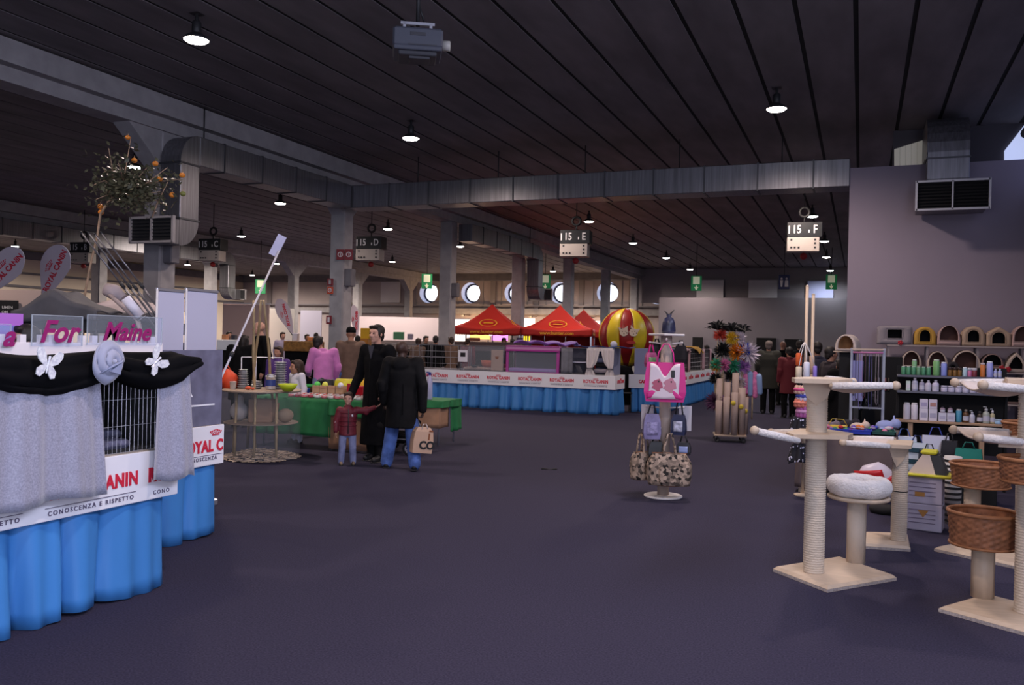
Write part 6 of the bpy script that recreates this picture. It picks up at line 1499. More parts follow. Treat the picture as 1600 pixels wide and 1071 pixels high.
# ================================================================== FEATHER BANNERS
M_fb = mat('feather_white', (0.66, 0.58, 0.66), 0.6, emit=0.0)
def feather(px, py, w, h, ang, D, label, base_dx, fs=1.0, txt=True):
    """teardrop flag: centre of the head at px,py; long axis tilted ang from upright"""
    p = at(px, py, D); k = D / FPX; t = thing('feather_banner', label, 'banner', (p.x + base_dx, p.y, 0), YAW, 'teardrop banners')
    ca, sa = math.cos(ang), math.sin(ang); off = Vector((-base_dx * math.cos(YAW), base_dx * math.sin(YAW), 0))
    pts = []
    for i in range(33):
        a = 2 * PI * i / 33; v = math.sin(a); u = math.cos(a) * (1 if v > 0 else (1 + v) ** 0.6 + .06)
        y = v * (0.33 if v > 0 else 0.67)
        pts.append((u * w * k / 2, (y + .1) * h * k))
    m_ = MB(); m_.M = Matrix.Translation(off + Vector((0, 0, p.z))) @ Matrix.Rotation(ang, 4, 'Y')
    m_.prism(pts, -.006, .006, 'Y'); fl = m_.build('flag', M_fb, t)
    tip = (off + Vector((0, 0, p.z))) + Matrix.Rotation(ang, 3, 'Y') @ Vector((-w * k * .06, 0, -.57 * h * k))
    m_ = MB(); m_.tube([(0, 0.02, 0), tip + Vector((0, .02, 0))], .02, 8); m_.tube([tip + Vector((0, .02, 0)), (off + Vector((0, .02, p.z))) + Matrix.Rotation(ang, 3, 'Y') @ Vector((-w * k * .46, 0, .05 * h * k))], .014, 6); m_.build('pole', M_dark, t)
    m_ = MB(); m_.box((0, 0.02, .02), (.5, .06, .03)); m_.box((0, 0.02, .02), (.06, .5, .03)); m_.build('foot', M_dark, t)
    Mx = Matrix.Translation(off + Vector((0, 0, p.z))) @ Matrix.Rotation(ang, 4, 'Y') @ Matrix.Translation((0.02, -.009, 0)) @ Matrix.Rotation(PI / 2, 4, 'X') @ Matrix.Rotation(PI / 2 - R(8), 4, 'Z')
    text('lettering', 'ROYAL CANIN', .175 * fs * D / 20, M_logo, fl, Mx @ Matrix.Translation((-.02, -.03, 0)), .006, .002, width=.9)
    c_ = MB(); crown(c_, .3 * fs * D / 20); q_ = c_.build('crown', M_logo, fl); q_.matrix_local = Mx @ Matrix.Translation((.02, .1 * fs * D / 20, 0)) @ Matrix.Rotation(-PI / 2, 4, 'X')
feather(84, 421, 46, 92, R(17), 19, 'pale teardrop banner with red lettering above the dark grey tent', -.2)
feather(8, 421, 46, 92, R(34), 17.5, 'pale teardrop banner with red lettering cut by the left frame edge', -.6)
feather(445, 492, 22, 62, R(-24), 30, 'small tilted pale teardrop banner near the foot of the leaning stick', .25, .5)
feather(555, 500, 14, 54, R(-8), 31, 'narrow pale teardrop banner above the brown jacket', .1, .42)
# ================================================================== STANDS ALONG THE FAR LEFT
def swall(nm, px0, px1, py0, D, m_, z0=0.0, th=.08):
    a, b = at(px0, py0, D), at(px1, py0, D); c_ = (a + b) / 2; w = (b - a).xy.length
    q = MB(); q.box((0, 0, (a.z + z0) / 2), (w, th, a.z - z0)); return struct(q.build(nm, m_, None, (c_.x, c_.y, 0), YAW))
swall('wall_stand_1', 349, 421, 474, 33, mat('stand_blush', (0.62, 0.46, 0.42), .7))
swall('trim_20', 349, 423, 472.5, 32.9, M_white, at(400, 476, 32.9).z)
swall('wall_stand_2', 421, 461, 482, 34, mat('stand_white', (0.72, 0.70, 0.66), .7))
swall('wall_stand_3', 470, 503, 485, 36, mat('stand_bluegrey', (0.42, 0.40, 0.5), .7))
swall('wall_stand_4', 540, 700, 494, 47, mat('stand_pinkgrey', (0.58, 0.48, 0.5), .7))
swall('wall_stand_5', -40, 66, 452, 24, mat('stand_pale', (0.62, 0.48, 0.44), .7))
a = at(11, 482, 23.9); t = thing('shop_sign', 'black sign board with small pale letters at the left frame edge', 'sign', a, YAW)
m_ = MB(); m_.box((0, 0, 0), (.62, .04, .44), .005); m_.build('sign_plate', M_dark, t)
text('lettering', 'UMEN', .11, M_ltr, t, Matrix.Translation((.02, -.024, .02)) @ Matrix.Rotation(PI / 2, 4, 'X'), .001)
text('lettering', 'OM', .11, M_ltr, t, Matrix.Translation((-.05, -.024, -.11)) @ Matrix.Rotation(PI / 2, 4, 'X'), .001)
m_ = MB(); m_.tube([(-.25, .03, .2), (-.25, .03, -a.z)], .015, 6); m_.tube([(.25, .03, .2), (.25, .03, -a.z)], .015, 6); m_.build('post', M_dark, t)
def counter(px0, px1, py, D, label, mtop, mfr, h=None):
    a, b = at(px0, py, D), at(px1, py, D); c_ = (a + b) / 2; w = (b - a).xy.length; z = h or a.z
    t = thing('sales_counter', label, 'counter', (c_.x, c_.y, 0), YAW)
    m_ = MB(); m_.box((0, 0, z - .15), (w, .7, .3), .01); m_.build('counter_top', mtop, t)
    m_ = MB(); m_.box((0, .02, (z - .3) / 2), (w - .06, .62, z - .3)); m_.build('counter_front', mfr, t)
    return t, z
counter(448, 503, 533, 26, 'brown and amber counter left of the second column', mat('amber_drape', (0.22, 0.10, 0.02), .7, var=.5, scale=9), blk)
counter(345, 376, 531, 25.5, 'white cloth counter right of the white roll up panels', M_white, charc)
counter(566, 700, 531, 30, 'long pale counter behind the man in the long coat', mat('counter_pale', (0.36, 0.30, 0.28), .7), charc)
counter(560, 578, 529, 29, 'orange brown counter just left of the man in the long coat', mat('counter_amber', (0.35, 0.14, 0.02), .7), charc)
counter(700, 830, 533, 27.5, 'low dark counter in front of the red tents', mat('counter_dark', (0.08, 0.05, 0.05), .7), charc)
rnd = random.Random(77)
def small_goods(px, py, D, w, h, rgb, label, cat='box', name='carton'):
    p = at(px, py, D); m_ = MB(); k = D / FPX; m_.box((0, 0, h * k / 2), (w * k, .25, h * k), .012); o = m_.build(name, colm(rgb, .6), None, p, YAW); tag(o, label, cat)
small_goods(571, 530, 28.9, 14, 17, (190, 150, 20), 'yellow display box on the orange brown counter')
small_goods(623, 531, 29.8, 16, 12, (90, 150, 110), 'pale green box on the long pale counter beside the man\'s head')
small_goods(641, 531, 29.8, 8, 9, (160, 150, 170), 'grey box right of the pale green box on the long pale counter')
small_goods(462, 533, 25.9, 8, 12, (200, 195, 205), 'white framed card on the brown and amber counter', 'card', 'display_card')
small_goods(486, 533, 25.9, 8, 6, (190, 120, 70), 'small tan box on the brown and amber counter')
small_goods(352, 531, 25.4, 7, 8, (180, 120, 80), 'small tan box on the white cloth counter')
small_goods(366, 531, 25.4, 6, 7, (40, 40, 50), 'small black box on the white cloth counter')
small_goods(741, 533, 27.3, 18, 5, (110, 60, 40), 'brown low box on the dark counter before the red tents')
small_goods(812, 535, 27.3, 10, 7, (60, 40, 70), 'dark violet box on the dark counter before the red tents')
# ================================================================== BAG STAND
c = gr(1036, 777); BX, BY = c.x, c.y; fb = facing(c)
t = thing('bag_stand', 'beige round pole stand hung with pet carrier bags in the middle of the floor', 'display stand', (BX, BY, 0), fb)
M_post = mat('post_beige', (0.36, 0.29, 0.25), 0.6, var=.08, scale=4); M_disc = mat('base_cream', (0.62, 0.58, 0.56), 0.5)
m_ = MB(); m_.lathe([(0.06, 0), (0.058, 1.69)], n=24); m_.build('post', M_post, t)
m_ = MB(); m_.lathe([(0.19, 0), (0.20, 0.006), (0.20, 0.018), (0.19, 0.024)], n=40); m_.build('base', M_disc, t)
m_ = MB(); m_.T((0, 0, 1.70), R(38)); m_.box((0, 0, 0), (0.27, 0.27, 0.022), 0.005); m_.build('top_board', M_disc, t)
for x, y, z in ((-.19, -.1, .93), (.19, -.1, .93), (0, -.2, 1.63), (-.17, .02, 1.6), (.16, .02, 1.6), (0, -.2, 1.02), (-.2, -.12, 1.2), (.2, -.12, 1.2), (-.12, -.16, .72)):
    m_ = MB(); m_.tube([(0, 0, z), (x, y, z + .02)], 0.008, 8); m_.ball((x, y, z + .02), 0.013, 8, 6); m_.build('peg', M_disc, t)
Bt = Matrix.Translation((BX, BY, 0)) @ Matrix.Rotation(fb, 4, 'Z')
def bagthing(name, label, cat, x, y, z, rz=0.0):
    q = Bt @ Vector((x, y, z)); return thing(name, label, cat, q, fb + rz, 'bags on the beige stand')
def tote(m_, w, d, h, top=0.92, bulge=1.06):
    m_.loft([[(-w / 2 * .94, -d / 2, 0), (w / 2 * .94, -d / 2, 0), (w / 2 * .94, d / 2, 0), (-w / 2 * .94, d / 2, 0)], [(-w / 2 * bulge, -d / 2 * 1.1, h * .25), (w / 2 * bulge, -d / 2 * 1.1, h * .25), (w / 2 * bulge, d / 2 * 1.1, h * .25), (-w / 2 * bulge, d / 2 * 1.1, h * .25)],
             [(-w / 2, -d / 2 * .9, h * .7), (w / 2, -d / 2 * .9, h * .7), (w / 2, d / 2 * .9, h * .7), (-w / 2, d / 2 * .9, h * .7)], [(-w / 2 * top, -d / 2 * .7, h), (w / 2 * top, -d / 2 * .7, h), (w / 2 * top, d / 2 * .7, h), (-w / 2 * top, d / 2 * .7, h)]], smooth=False)
M_hot = mat('hot_pink', (0.62, 0.02, 0.22), 0.5); M_tote = mat('tote_white', (0.72, 0.60, 0.64), 0.5)
t = bagthing('tote_bag', 'large white and hot pink tote bag printed with pink animals on the beige stand', 'bag', -0.005, -0.215, 1.015)
m_ = MB(); tote(m_, 0.40, 0.13, 0.40); m_.build('body', M_hot, t)
def front(u, v): return (-0.165 + 0.30 * u + .015 * v, -0.076 - 0.006 * math.sin(PI * u) + 0.012 * v, 0.03 + (0.36 - 0.13 * math.exp(-((u - .5) / .2) ** 2)) * v)
m_ = MB(); m_.surf(lambda u, v: front(u, 1 - v), 24, 10, 0.004); m_.build('printed_panel', M_tote, t)
M_pk1 = mat('print_pink', (0.55, 0.22, 0.28), 0.55); M_pk2 = mat('print_rose', (0.45, 0.10, 0.16), 0.55)
for bx, bz, rr_, m1 in ((-0.075, .17, .05, M_pk2), (0.05, .17, .06, M_pk1)):
    m_ = MB(); m_.prism([(bx + rr_ * math.cos(k * PI / 8) * (1 + .25 * math.sin(3 * k)), bz + rr_ * 1.2 * math.sin(k * PI / 8) * (1 + .15 * math.cos(2 * k))) for k in range(16)], -0.0855, -0.08, 'Y'); m_.build('printed_animal', m1, t)
    m_ = MB(); m_.ball((bx + .012, -0.086, bz + .035), (.009, .003, .009), 8, 5); m_.build('printed_eye', M_dark, t)
m_ = MB(); m_.surf(lambda u, v: (-0.18 + .36 * u, -0.0815, 0.035 + (.05 + .03 * math.sin(u * 11)) * v), 20, 3, .003); m_.build('printed_border', M_hot, t)
m_ = MB(); m_.box((0.078, -0.08, .285), (.035, .012, .075), .004); m_.build('black_buckle', M_dark, t)
for y_ in (-.06, .05):
    m_ = MB(); m_.tube([(-.085, y_, .36), (-.07, y_ * .6, .50), (-.02, y_ * .2, .585), (.03, y_ * .2, .585), (.075, y_ * .6, .50), (.09, y_, .36)], .014, 8, flat=.5); m_.build('handle', M_hot, t)
# little dark gift bag on top
t = bagthing('gift_bag', 'small dark blue tied bag standing on the top board of the beige stand', 'bag', 0.02, -0.0, 1.712)
m_ = MB(); m_.lathe([(.062, 0), (.07, .03), (.062, .11), (.045, .16), (.02, .175), (.03, .20)], n=18, sx=1.05, sy=.7); m_.build('body', mat('gift_blue', (0.018, 0.02, 0.05), .35, var=.5, scale=14), t)
m_ = MB(); m_.cap((0, 0, .19), (-.045, 0, .235), .012, .005, 6); m_.cap((0, 0, .19), (.05, 0, .245), .012, .005, 6); m_.build('ribbon', M_dark, t)
def handbag(label, x, y, z, w, d, h, col, hcol, hh=.12, rz=0., patch=None, nm='handbag'):
    t = bagthing(nm, label, 'bag', x, y, z, rz); m_ = MB(); tote(m_, w, d, h, .75); m_.build('body', mat('bag_%s' % '_'.join('%02d' % int(v * 99) for v in col), col, .45, var=.3, scale=12), t)
    m_ = MB(); m_.tube([(-w * .28, 0, h * .95), (-w * .1, 0, h + hh * .9), (w * .1, 0, h + hh * .9), (w * .28, 0, h * .95)], .009, 6); m_.build('handle', hcol if not isinstance(hcol, tuple) else mat('strap', hcol, .5), t)
    if patch: m_ = MB(); m_.surf(lambda u, v: (-w * .33 + w * .66 * u, -d * .56 - .002, h * .18 + h * .5 * (1 - v)), 6, 4, .003); m_.build('printed_panel', patch, t)
    return t
lil = mat('print_lilac', (0.30, 0.26, 0.44), .5, var=.5, scale=26)
handbag('lilac printed handbag hanging left of the post below the pink tote', -0.13, -0.15, .62, .17, .09, .26, (0.20, 0.17, 0.32), M_dark, .10, R(10), lil)
handbag('navy and white handbag hanging right of the post below the pink tote', 0.145, -0.13, .67, .14, .09, .21, (0.015, 0.02, 0.06), M_dark, .18, R(-12), mat('print_pale', (.45, .45, .55), .5, var=.6, scale=22))
handbag('black handbag hanging at the upper right behind the pink tote', 0.15, 0.06, 1.40, .12, .07, .19, (0.008, 0.008, 0.01), M_dark, .06, R(-20))
handbag('black handbag hanging at the upper left behind the pink tote', -0.10, 0.08, 1.45, .11, .07, .16, (0.009, 0.008, 0.009), M_dark, .05, R(20))
handbag('small pink and green purse at the upper left of the pink tote', -0.155, -0.02, 1.36, .12, .06, .15, (0.42, 0.08, 0.2), M_hot, .09, R(25), mat('print_green', (.15, .3, .12), .5, var=.6, scale=26))
handbag('pale blue fronted black purse above the right end of the camouflage bag', 0.20, -0.06, .46, .14, .08, .13, (0.012, 0.012, 0.02), M_dark, .08, R(-8), mat('print_blue', (.3, .36, .62), .4))
handbag('black purse above the left end of the camouflage bag', -0.08, -0.11, .42, .15, .08, .17, (0.007, 0.007, 0.008), M_dark, .06, R(5))
for x, lab in ((-0.18, 'white hang card behind the lilac printed handbag'), (0.21, 'white hang card behind the navy and white handbag')):
    q = Bt @ Vector((x, 0.02, .70)); m_ = MB(); m_.box((0, 0, .13), (.13, .006, .26)); o = m_.build('hang_card', mat('card_white', (.55, .52, .55), .6), None, q, fb); tag(o, lab, 'card')
M_camo = mat('camouflage', (0.02, 0.016, 0.014), 0.8, col2=(0.52, 0.38, 0.28), scale=34, kind='voronoi', bump=.2)
M_tan = mat('leather_tan', (0.25, 0.10, 0.05), .5)
def duffel(label, x, y, z, w, d, h, rz):
    t = bagthing('duffel_bag', label, 'bag', x, y, z, rz)
    m_ = MB(); rings = []
    for i in range(9):
        f = i / 8; zz = h * f; k = 1 + .10 * math.sin(PI * f) - .22 * max(0, f - .7) / .3
        rings.append([(w / 2 * k * (abs(math.cos(2 * PI * j / 28)) ** .45) * (1 if math.cos(2 * PI * j / 28) > 0 else -1), d / 2 * k * (abs(math.sin(2 * PI * j / 28)) ** .6) * (1 if math.sin(2 * PI * j / 28) > 0 else -1), zz) for j in range(28)])
    m_.loft(rings); m_.build('body', M_camo, t)
    m_ = MB(); m_.lathe([(w / 2 * .96, -.005), (w / 2 * 1.0, .02)], n=28, sx=1, sy=d / w * 1.02); m_.build('base_trim', M_tan, t)
    m_ = MB(); m_.box((0, -d / 2 - .015, h * .35), (w * .5, .03, h * .5), .012); m_.build('front_pocket', M_camo, t)
    m_ = MB(); m_.tube([(-w * .42, 0, h + .0), (w * .42, 0, h + .0)], .006, 6); m_.build('zip', M_tan, t)
    for s in (-1, 1):
        m_ = MB(); m_.tube([(-w * .17, s * d * .35, h * .6), (-w * .13, s * d * .25, h + .06), (-.02, s * .03, h + .20), (.02, s * .03, h + .20), (w * .13, s * d * .25, h + .06), (w * .17, s * d * .35, h * .6)], .011, 6); m_.build('handle', M_camo, t)
    return t
duffel('large camouflage holdall low on the beige stand with its handles up', 0.055, -0.20, .165, .42, .20, .32, R(3))
duffel('smaller camouflage holdall low on the left of the beige stand', -0.22, -0.02, .185, .24, .18, .28, R(50))

# ================================================================== FEATHER TOY STAND
c = (gr(1117, 687) + gr(1137, 694)) / 2; c = Vector((c.x + .12, c.y + .1, 0))
t = thing('tube_stand', 'wheeled stand of cardboard tubes filled with feather cat wands', 'display stand', c, R(12))
M_tubec = mat('cardboard_tube', (0.33, 0.25, 0.22), .7, var=.1, scale=4)
m_ = MB(); m_.box((0, 0, .115), (.52, .46, .03), .006); m_.build('board', M_shelf, t)
for x in (-.21, .21):
    for y in (-.18, .18):
        m_ = MB(); m_.torus((x, y, .045), .032, .013, 16, 6, 'Y'); m_.box((x, y, .085), (.03, .03, .035)); m_.build('caster', M_dark, t)
tubes = [(-.19, -.15, .56), (-.07, -.17, .62), (.06, -.19, .70), (.18, -.15, .78), (.24, -.02, .62), (-.18, .02, .92), (-.05, .02, .86), (.08, .0, 1.02), (.18, .12, .9), (-.1, .16, 1.0)]
for x, y, h in tubes:
    m_ = MB(); m_.lathe([(.055, .13), (.055, .13 + h), (.049, .13 + h), (.049, .15)], (x, y, 0), 18, cap1=False); m_.build('tube', M_tubec, t)
for x, y, z in ((.03, -.255, .66), (.16, -.21, .60), (.24, -.08, .52)):
    m_ = MB(); m_.lathe([(.005, 0), (.04, .0), (.04, .01), (.005, .01)], n=16); m_.M = Matrix.Identity(4); o = m_.build('price_badge', mat('badge_yellow', (.6, .45, .04), .5), t, (x, y, z)); o.rotation_euler = (PI / 2, 0, 0)
rnd = random.Random(41)
def wand(label, col, x, y, z0, z1, r, style, mats, grp):
    q = t.matrix_basis @ Vector((x, y, 0)); w = thing('cat_wand', label, 'cat wand', (q.x, q.y, z0), rnd.uniform(0, 6), grp)
    h = z1 - z0
    m_ = MB(); m_.tube([(0, 0, 0), (.01, 0, h)], .006, 6); m_.build('stick', M_bam if style != 'stick' else M_dark, w)
    m_ = MB()
    n = 34 if style == 'fan' else 300
    for k in range(n):
        a = rnd.uniform(0, 6.28); b = rnd.uniform(.2, 1.35) if style == 'fan' else math.asin(rnd.uniform(-.9, 1)); l = r * rnd.uniform(.7, 1.15)
        u = Vector((math.cos(a) * math.cos(b), math.sin(a) * math.cos(b), math.sin(b))); s_ = u.cross(Vector((rnd.uniform(-1, 1), rnd.uniform(-1, 1), .4))).normalized() * r * (.13 if style == 'fan' else .06)
        o0 = Vector((.01, 0, h)); dr = Vector((0, 0, -r * .35 if style == 'fan' else 0))
        m_.add([o0, o0 + u * l * .55 + s_, o0 + u * l + dr, o0 + u * l * .55 - s_], [(0, 1, 2, 3)])
    m_.build('feathers', mats, w); return w
cm = lambda n, c: mat('feather_' + n, c, .7, var=.3, scale=20)
FE = {'black': cm('black', (.008, .008, .009)), 'orange': cm('orange', (.62, .20, .01)), 'white': cm('white', (.6, .62, .72)), 'blue': cm('blue', (.03, .06, .4)), 'pink': cm('pink', (.62, .17, .36)), 'green': cm('green', (.04, .33, .18)), 'lilac': cm('lilac', (.36, .16, .46)), 'yellow': cm('yellow', (.65, .42, .02)), 'red': cm('red', (.5, .05, .03)), 'plum': cm('plum', (.09, .03, .08))}
def wz(px, py): p = at(px, py, 14.6); return p.z
specs = [  # photo pixel of the tuft, colour, size, style, place words
    (1122, 516, 'black', .26, 'fan', 'drooping fan at the top left'), (1142, 518, 'black', .22, 'fan', 'fan at the top middle'), (1160, 519, 'black', .22, 'fan', 'fan at the top right'),
    (1126, 524, 'red', .13, 'puff', 'puff under the top left black fan'), (1143, 529, 'yellow', .14, 'puff', 'puff under the top middle black fan'), (1155, 528, 'white', .13, 'puff', 'puff under the top right black fan'),
    (1151, 551, 'orange', .20, 'puff', 'large puff right of centre'), (1164, 548, 'blue', .16, 'puff', 'puff between the orange and white ones'), (1175, 552, 'white', .22, 'puff', 'large puff at the right edge'),
    (1128, 548, 'black', .17, 'puff', 'puff left of the large orange one'), (1108, 570, 'green', .13, 'puff', 'puff at the left end'), (1110, 574, 'orange', .10, 'puff', 'small puff at the left end'),
    (1120, 571, 'orange', .12, 'puff', 'puff second from the left in the lower ring'), (1130, 571, 'pink', .14, 'puff', 'puff left of the green one'), (1146, 573, 'green', .16, 'puff', 'puff in the middle of the lower ring'),
    (1160, 573, 'lilac', .15, 'puff', 'puff right of the green one'), (1157, 598, 'white', .14, 'puff', 'puff beside the plush mitt'), (1140, 587, 'black', .14, 'puff', 'puff behind the middle tube'),
    (1114, 592, 'black', .13, 'puff', 'puff behind the left tube'), (1114, 628, 'plum', .19, 'puff', 'dark bunch on the lower left tube'), (1158, 620, 'red', .13, 'puff', 'puff on the lower right tube'), (1150, 627, 'pink', .10, 'puff', 'puff on the lower middle tube'), (1137, 624, 'lilac', .12, 'puff', 'strips over the lower middle tube')]
tinv = (Matrix.Translation(c) @ Matrix.Rotation(R(12), 4, 'Z'))
t.matrix_basis = tinv
for px_, py_, cl, r_, st_, where in specs:
    p = at(px_, py_, 14.55); lp = tinv.inverted() @ Vector((p.x, p.y, 0))
    b = min(tubes, key=lambda q: (q[0] - lp.x) ** 2 * 3 + (q[1] - lp.y) ** 2)
    top = max(p.z, b[2] + .13 + r_ * .3)
    wand('%s feather wand, %s of the tube stand' % (cl, where), cl, max(-.24, min(.28, lp.x)), max(-.15, min(.15, lp.y)) if r_ > .1 else lp.y, min(.5, top - .3), p.z, r_, st_, FE[cl], 'feather cat wands on the tube stand')
p = at(1176, 598, 14.5); t = thing('plush_mitt', 'big pink and blue striped plush mitt hanging right of the tube stand', 'mitt', p, facing(p))
for k, (cl) in enumerate(('pink', 'blue_pale', 'pink', 'blue_pale')):
    x = -.11 + .07 * k; m_ = MB(); m_.cap((x, -.02 * (k % 2), .16 - .04 * abs(k - 1.5)), (x * 1.1 + .01, 0, -.16 - .03 * (k % 3)), .052, .048, 10); m_.build('stripe', FE['pink'] if cl == 'pink' else mat('feather_bluepale', (.25, .36, .58), .8), t)
m_ = MB(); m_.tube([(0, .03, .18), (-.1, .1, .24)], .012, 6); m_.tube([(.0, 0, -.15), (.0, .02, -.62)], .014, 6); m_.build('stick', M_bam, t)

# ================================================================== CAT TREES
M_sis = mat('sisal_rope', (0.60, 0.50, 0.39), .75, bump=.3, scale=80); M_birch = mat('pale_wood', (0.52, 0.40, 0.29), .5, var=.1, scale=5, stretch=(1, 6, 1))
M_flc = mat('fleece_cream', (0.72, 0.66, 0.62), .9, bump=.6, scale=60, sheen=.5); M_flc_u = mat('canvas_cream', (0.55, 0.46, 0.41), .8, var=.08, scale=8)
M_wick = mat('wicker', (0.25, 0.10, 0.045), .6, var=.4, scale=26); M_wickl = mat('wicker_rim', (0.27, 0.11, 0.045), .6, var=.25, scale=20)
M_foil = mat('foil_edge', (0.42, 0.36, 0.33), .3, var=.3, scale=60)
def sisal(parent, x, y, z0, z1, r):
    n = max(4, int((z1 - z0) / 0.0165)); prof = []
    for k in range(n):
        z = z0 + (z1 - z0) * k / n; dz = (z1 - z0) / n
        prof += [(r * .945, z), (r, z + dz * .3), (r, z + dz * .7)]
    prof.append((r * .972, z1))
    m_ = MB(); m_.lathe(prof, (x, y, 0), 28); return m_.build('sisal_post', M_sis, parent)
def plate(parent, pts, z, h=.035):
    m_ = MB(); cx = sum(p[0] for p in pts) / len(pts); cy = sum(p[1] for p in pts) / len(pts)
    ins = [(cx + (x - cx) * .93, cy + (y - cy) * .93) for x, y in pts]
    m_.loft([[(x, y, z) for x, y in pts], [(x, y, z + h * .55) for x, y in pts], [(x, y, z + h) for x, y in ins]], smooth=False); o = m_.build('base_plate', M_birch, parent)
    m_ = MB(); m_.loft([[(cx + (x - cx) * 1.003, cy + (y - cy) * 1.003, z + .002) for x, y in pts], [(cx + (x - cx) * 1.003, cy + (y - cy) * 1.003, z + h * .5) for x, y in pts]], False, False, smooth=False); m_.build('wrapped_edge', M_foil, o)
def hammock(parent, A0, A1, B0, B1, sag=.07, rw=.022):
    """fleece sling between rod A (A0 root, A1 knob end) and rod B"""
    A0, A1, B0, B1 = (Vector(q) for q in (A0, A1, B0, B1))
    for a, b in ((A0, A1), (B0, B1)):
        m_ = MB(); m_.tube([a, a.lerp(b, .97)], rw * .55, 10); m_.ball(b, rw * 1.35, 14, 9); m_.build('rod', M_birch, parent)
        m_ = MB(); m_.tube([a.lerp(b, .04), a.lerp(b, .5), a.lerp(b, .95)], [rw, rw * 1.12, rw], 12); m_.build('fleece_sleeve', M_flc, parent)
    m_ = MB(); m_.surf(lambda u, v: tuple((A0.lerp(A1, .05 + .88 * u)).lerp(B0.lerp(B1, .05 + .88 * u), v) - Vector((0, 0, sag * math.sin(PI * v) * (.6 + .4 * math.sin(PI * u))))), 14, 12, .012); m_.build('sling', M_flc_u, parent)
def loc(t_): return (Matrix.Translation(t_.location) @ Matrix.Rotation(t_.rotation_euler.z, 4, 'Z')).inverted()
def board_poly(parent, pts, z, h=.03, name='platform'):
    m_ = MB(); m_.prism([(x, y) for x, y in pts], z, z + h, 'Z'); m_.build(name, M_birch, parent)
# tree 1: the tall one nearest the middle
c1_, c2_, c3_, c4_ = gr(1208, 894), gr(1293, 927), gr(1401, 908), gr(1312, 877)
o1 = (c1_ + c2_ + c3_ + c4_) / 4; t = thing('cat_tree', 'tall cream cat tree with a round plush bed, left of the other cat trees', 'cat tree', (o1.x, o1.y, 0)); I = lambda p: Vector(p) - t.location
plate(t, [tuple(I(q).xy) for q in (c1_, c2_, c3_, c4_)], 0.0, .04)
pA = I(gr(1271, 903)); pB = I(gr(1337, 887)); DA = 5.96
sisal(t, pA.x, pA.y, .038, 1.36, .071)
bd = (pB - pA)
m_ = MB(); m_.lathe([(.066, .038), (.066, .50)], (pB.x, pB.y, 0), 26); m_.build('plain_post', mat('post_cream', (.60, .50, .40), .7, bump=.15, scale=70), t)
for k in range(1, 12): pass
def P1(px, py, D): return I(at(px, py, D))
# platforms: wedge boards clamped round the post
za = 1.362
w1 = [P1(1237, 592, 5.95), P1(1242, 604, 5.75), P1(1310, 606, 5.72), P1(1332, 604, 5.9), P1(1318, 596, 6.2), P1(1262, 592, 6.2)]
board_poly(t, [(q.x, q.y) for q in w1], za, .028)
hammock(t, P1(1296, 603, 5.70), P1(1400, 603, 5.62), P1(1290, 592, 6.15), P1(1333, 597, 6.55), .06)
m_ = MB(); m_.prism([(pA.x - .10, za - .001), (pA.x + .10, za - .001), (pA.x + .07, za - .10), (pA.x + .0, za - .16), (pA.x - .07, za - .10)], pA.y - .085, pA.y - .06, 'Y'); 
m_.build('bracket', M_birch, t)
zb = .99
w2 = [P1(1228, 686, 5.9), P1(1240, 692, 5.75), P1(1325, 684, 5.75), P1(1333, 680, 5.95), P1(1290, 672, 6.2), P1(1250, 672, 6.2)]
board_poly(t, [(q.x, q.y) for q in w2], zb, .028)
hammock(t, P1(1250, 690, 5.72), P1(1179, 673, 5.55), P1(1258, 676, 6.15), P1(1205, 676, 6.4), .05)
zp = .50; q = pB
m_ = MB(); m_.lathe([(.205, zp), (.215, zp + .006), (.215, zp + .022), (.205, zp + .028)], (q.x + .01, q.y, 0), 40); m_.build('bed_board', M_birch, t)
m_ = MB()
n = 40; rings = []
for i in range(n):
    a = 2 * PI * i / n; lump = 1 + .05 * math.sin(5 * a) + .03 * math.sin(11 * a + 1)
    rings.append([(q.x + .01 + (.165 + .062 * lump * math.cos(b)) * math.cos(a), q.y + (.165 + .062 * lump * math.cos(b)) * math.sin(a), zp + .095 + .068 * lump * math.sin(b)) for b in [2 * PI * j / 14 for j in range(14)]])
vs = [p for r in rings for p in r]; fs = [(i * 14 + j, ((i + 1) % n) * 14 + j, ((i + 1) % n) * 14 + (j + 1) % 14, i * 14 + (j + 1) % 14) for i in range(n) for j in range(14)]
m_.add(vs, fs, True); m_.build('plush_ring', M_flc, t)
m_ = MB(); m_.lathe([(.15, zp + .03), (.15, zp + .06), (.02, zp + .066)], (q.x + .01, q.y, 0), 30); m_.build('bed_cushion', M_flc, t)
# tree 2: short one behind it
d2 = [gr(1345, 853), gr(1421, 863), gr(1420, 838), gr(1352, 836)]
o2 = gr(1402, 850); t = thing('cat_tree', 'short cream cat tree with a single hammock behind the plush bed', 'cat tree', (o2.x, o2.y, 0)); I = lambda p: Vector(p) - t.location
plate(t, [tuple(I(q).xy) for q in (gr(1350, 858), gr(1423, 863), gr(1418, 840), gr(1352, 838))], 0, .04)
pq = I(gr(1404, 852)); zt2 = at(1404, 697, 7.12).z
sisal(t, pq.x, pq.y, .038, zt2, .062)
m_ = MB(); m_.lathe([(.0635, .44), (.0635, .447)], (pq.x, pq.y, 0), 26, cap0=False, cap1=False); m_.build('dark_seam', M_dark, t)
P2 = lambda px, py, D: I(at(px, py, D))
w3 = [P2(1384, 697, 6.95), P2(1424, 697, 6.9), P2(1427, 690, 7.3), P2(1388, 690, 7.35)]
board_poly(t, [(q.x, q.y) for q in w3], zt2, .028)
hammock(t, P2(1392, 698, 6.9), P2(1317, 692, 6.85), P2(1400, 687, 7.3), P2(1330, 685, 7.5), .06)
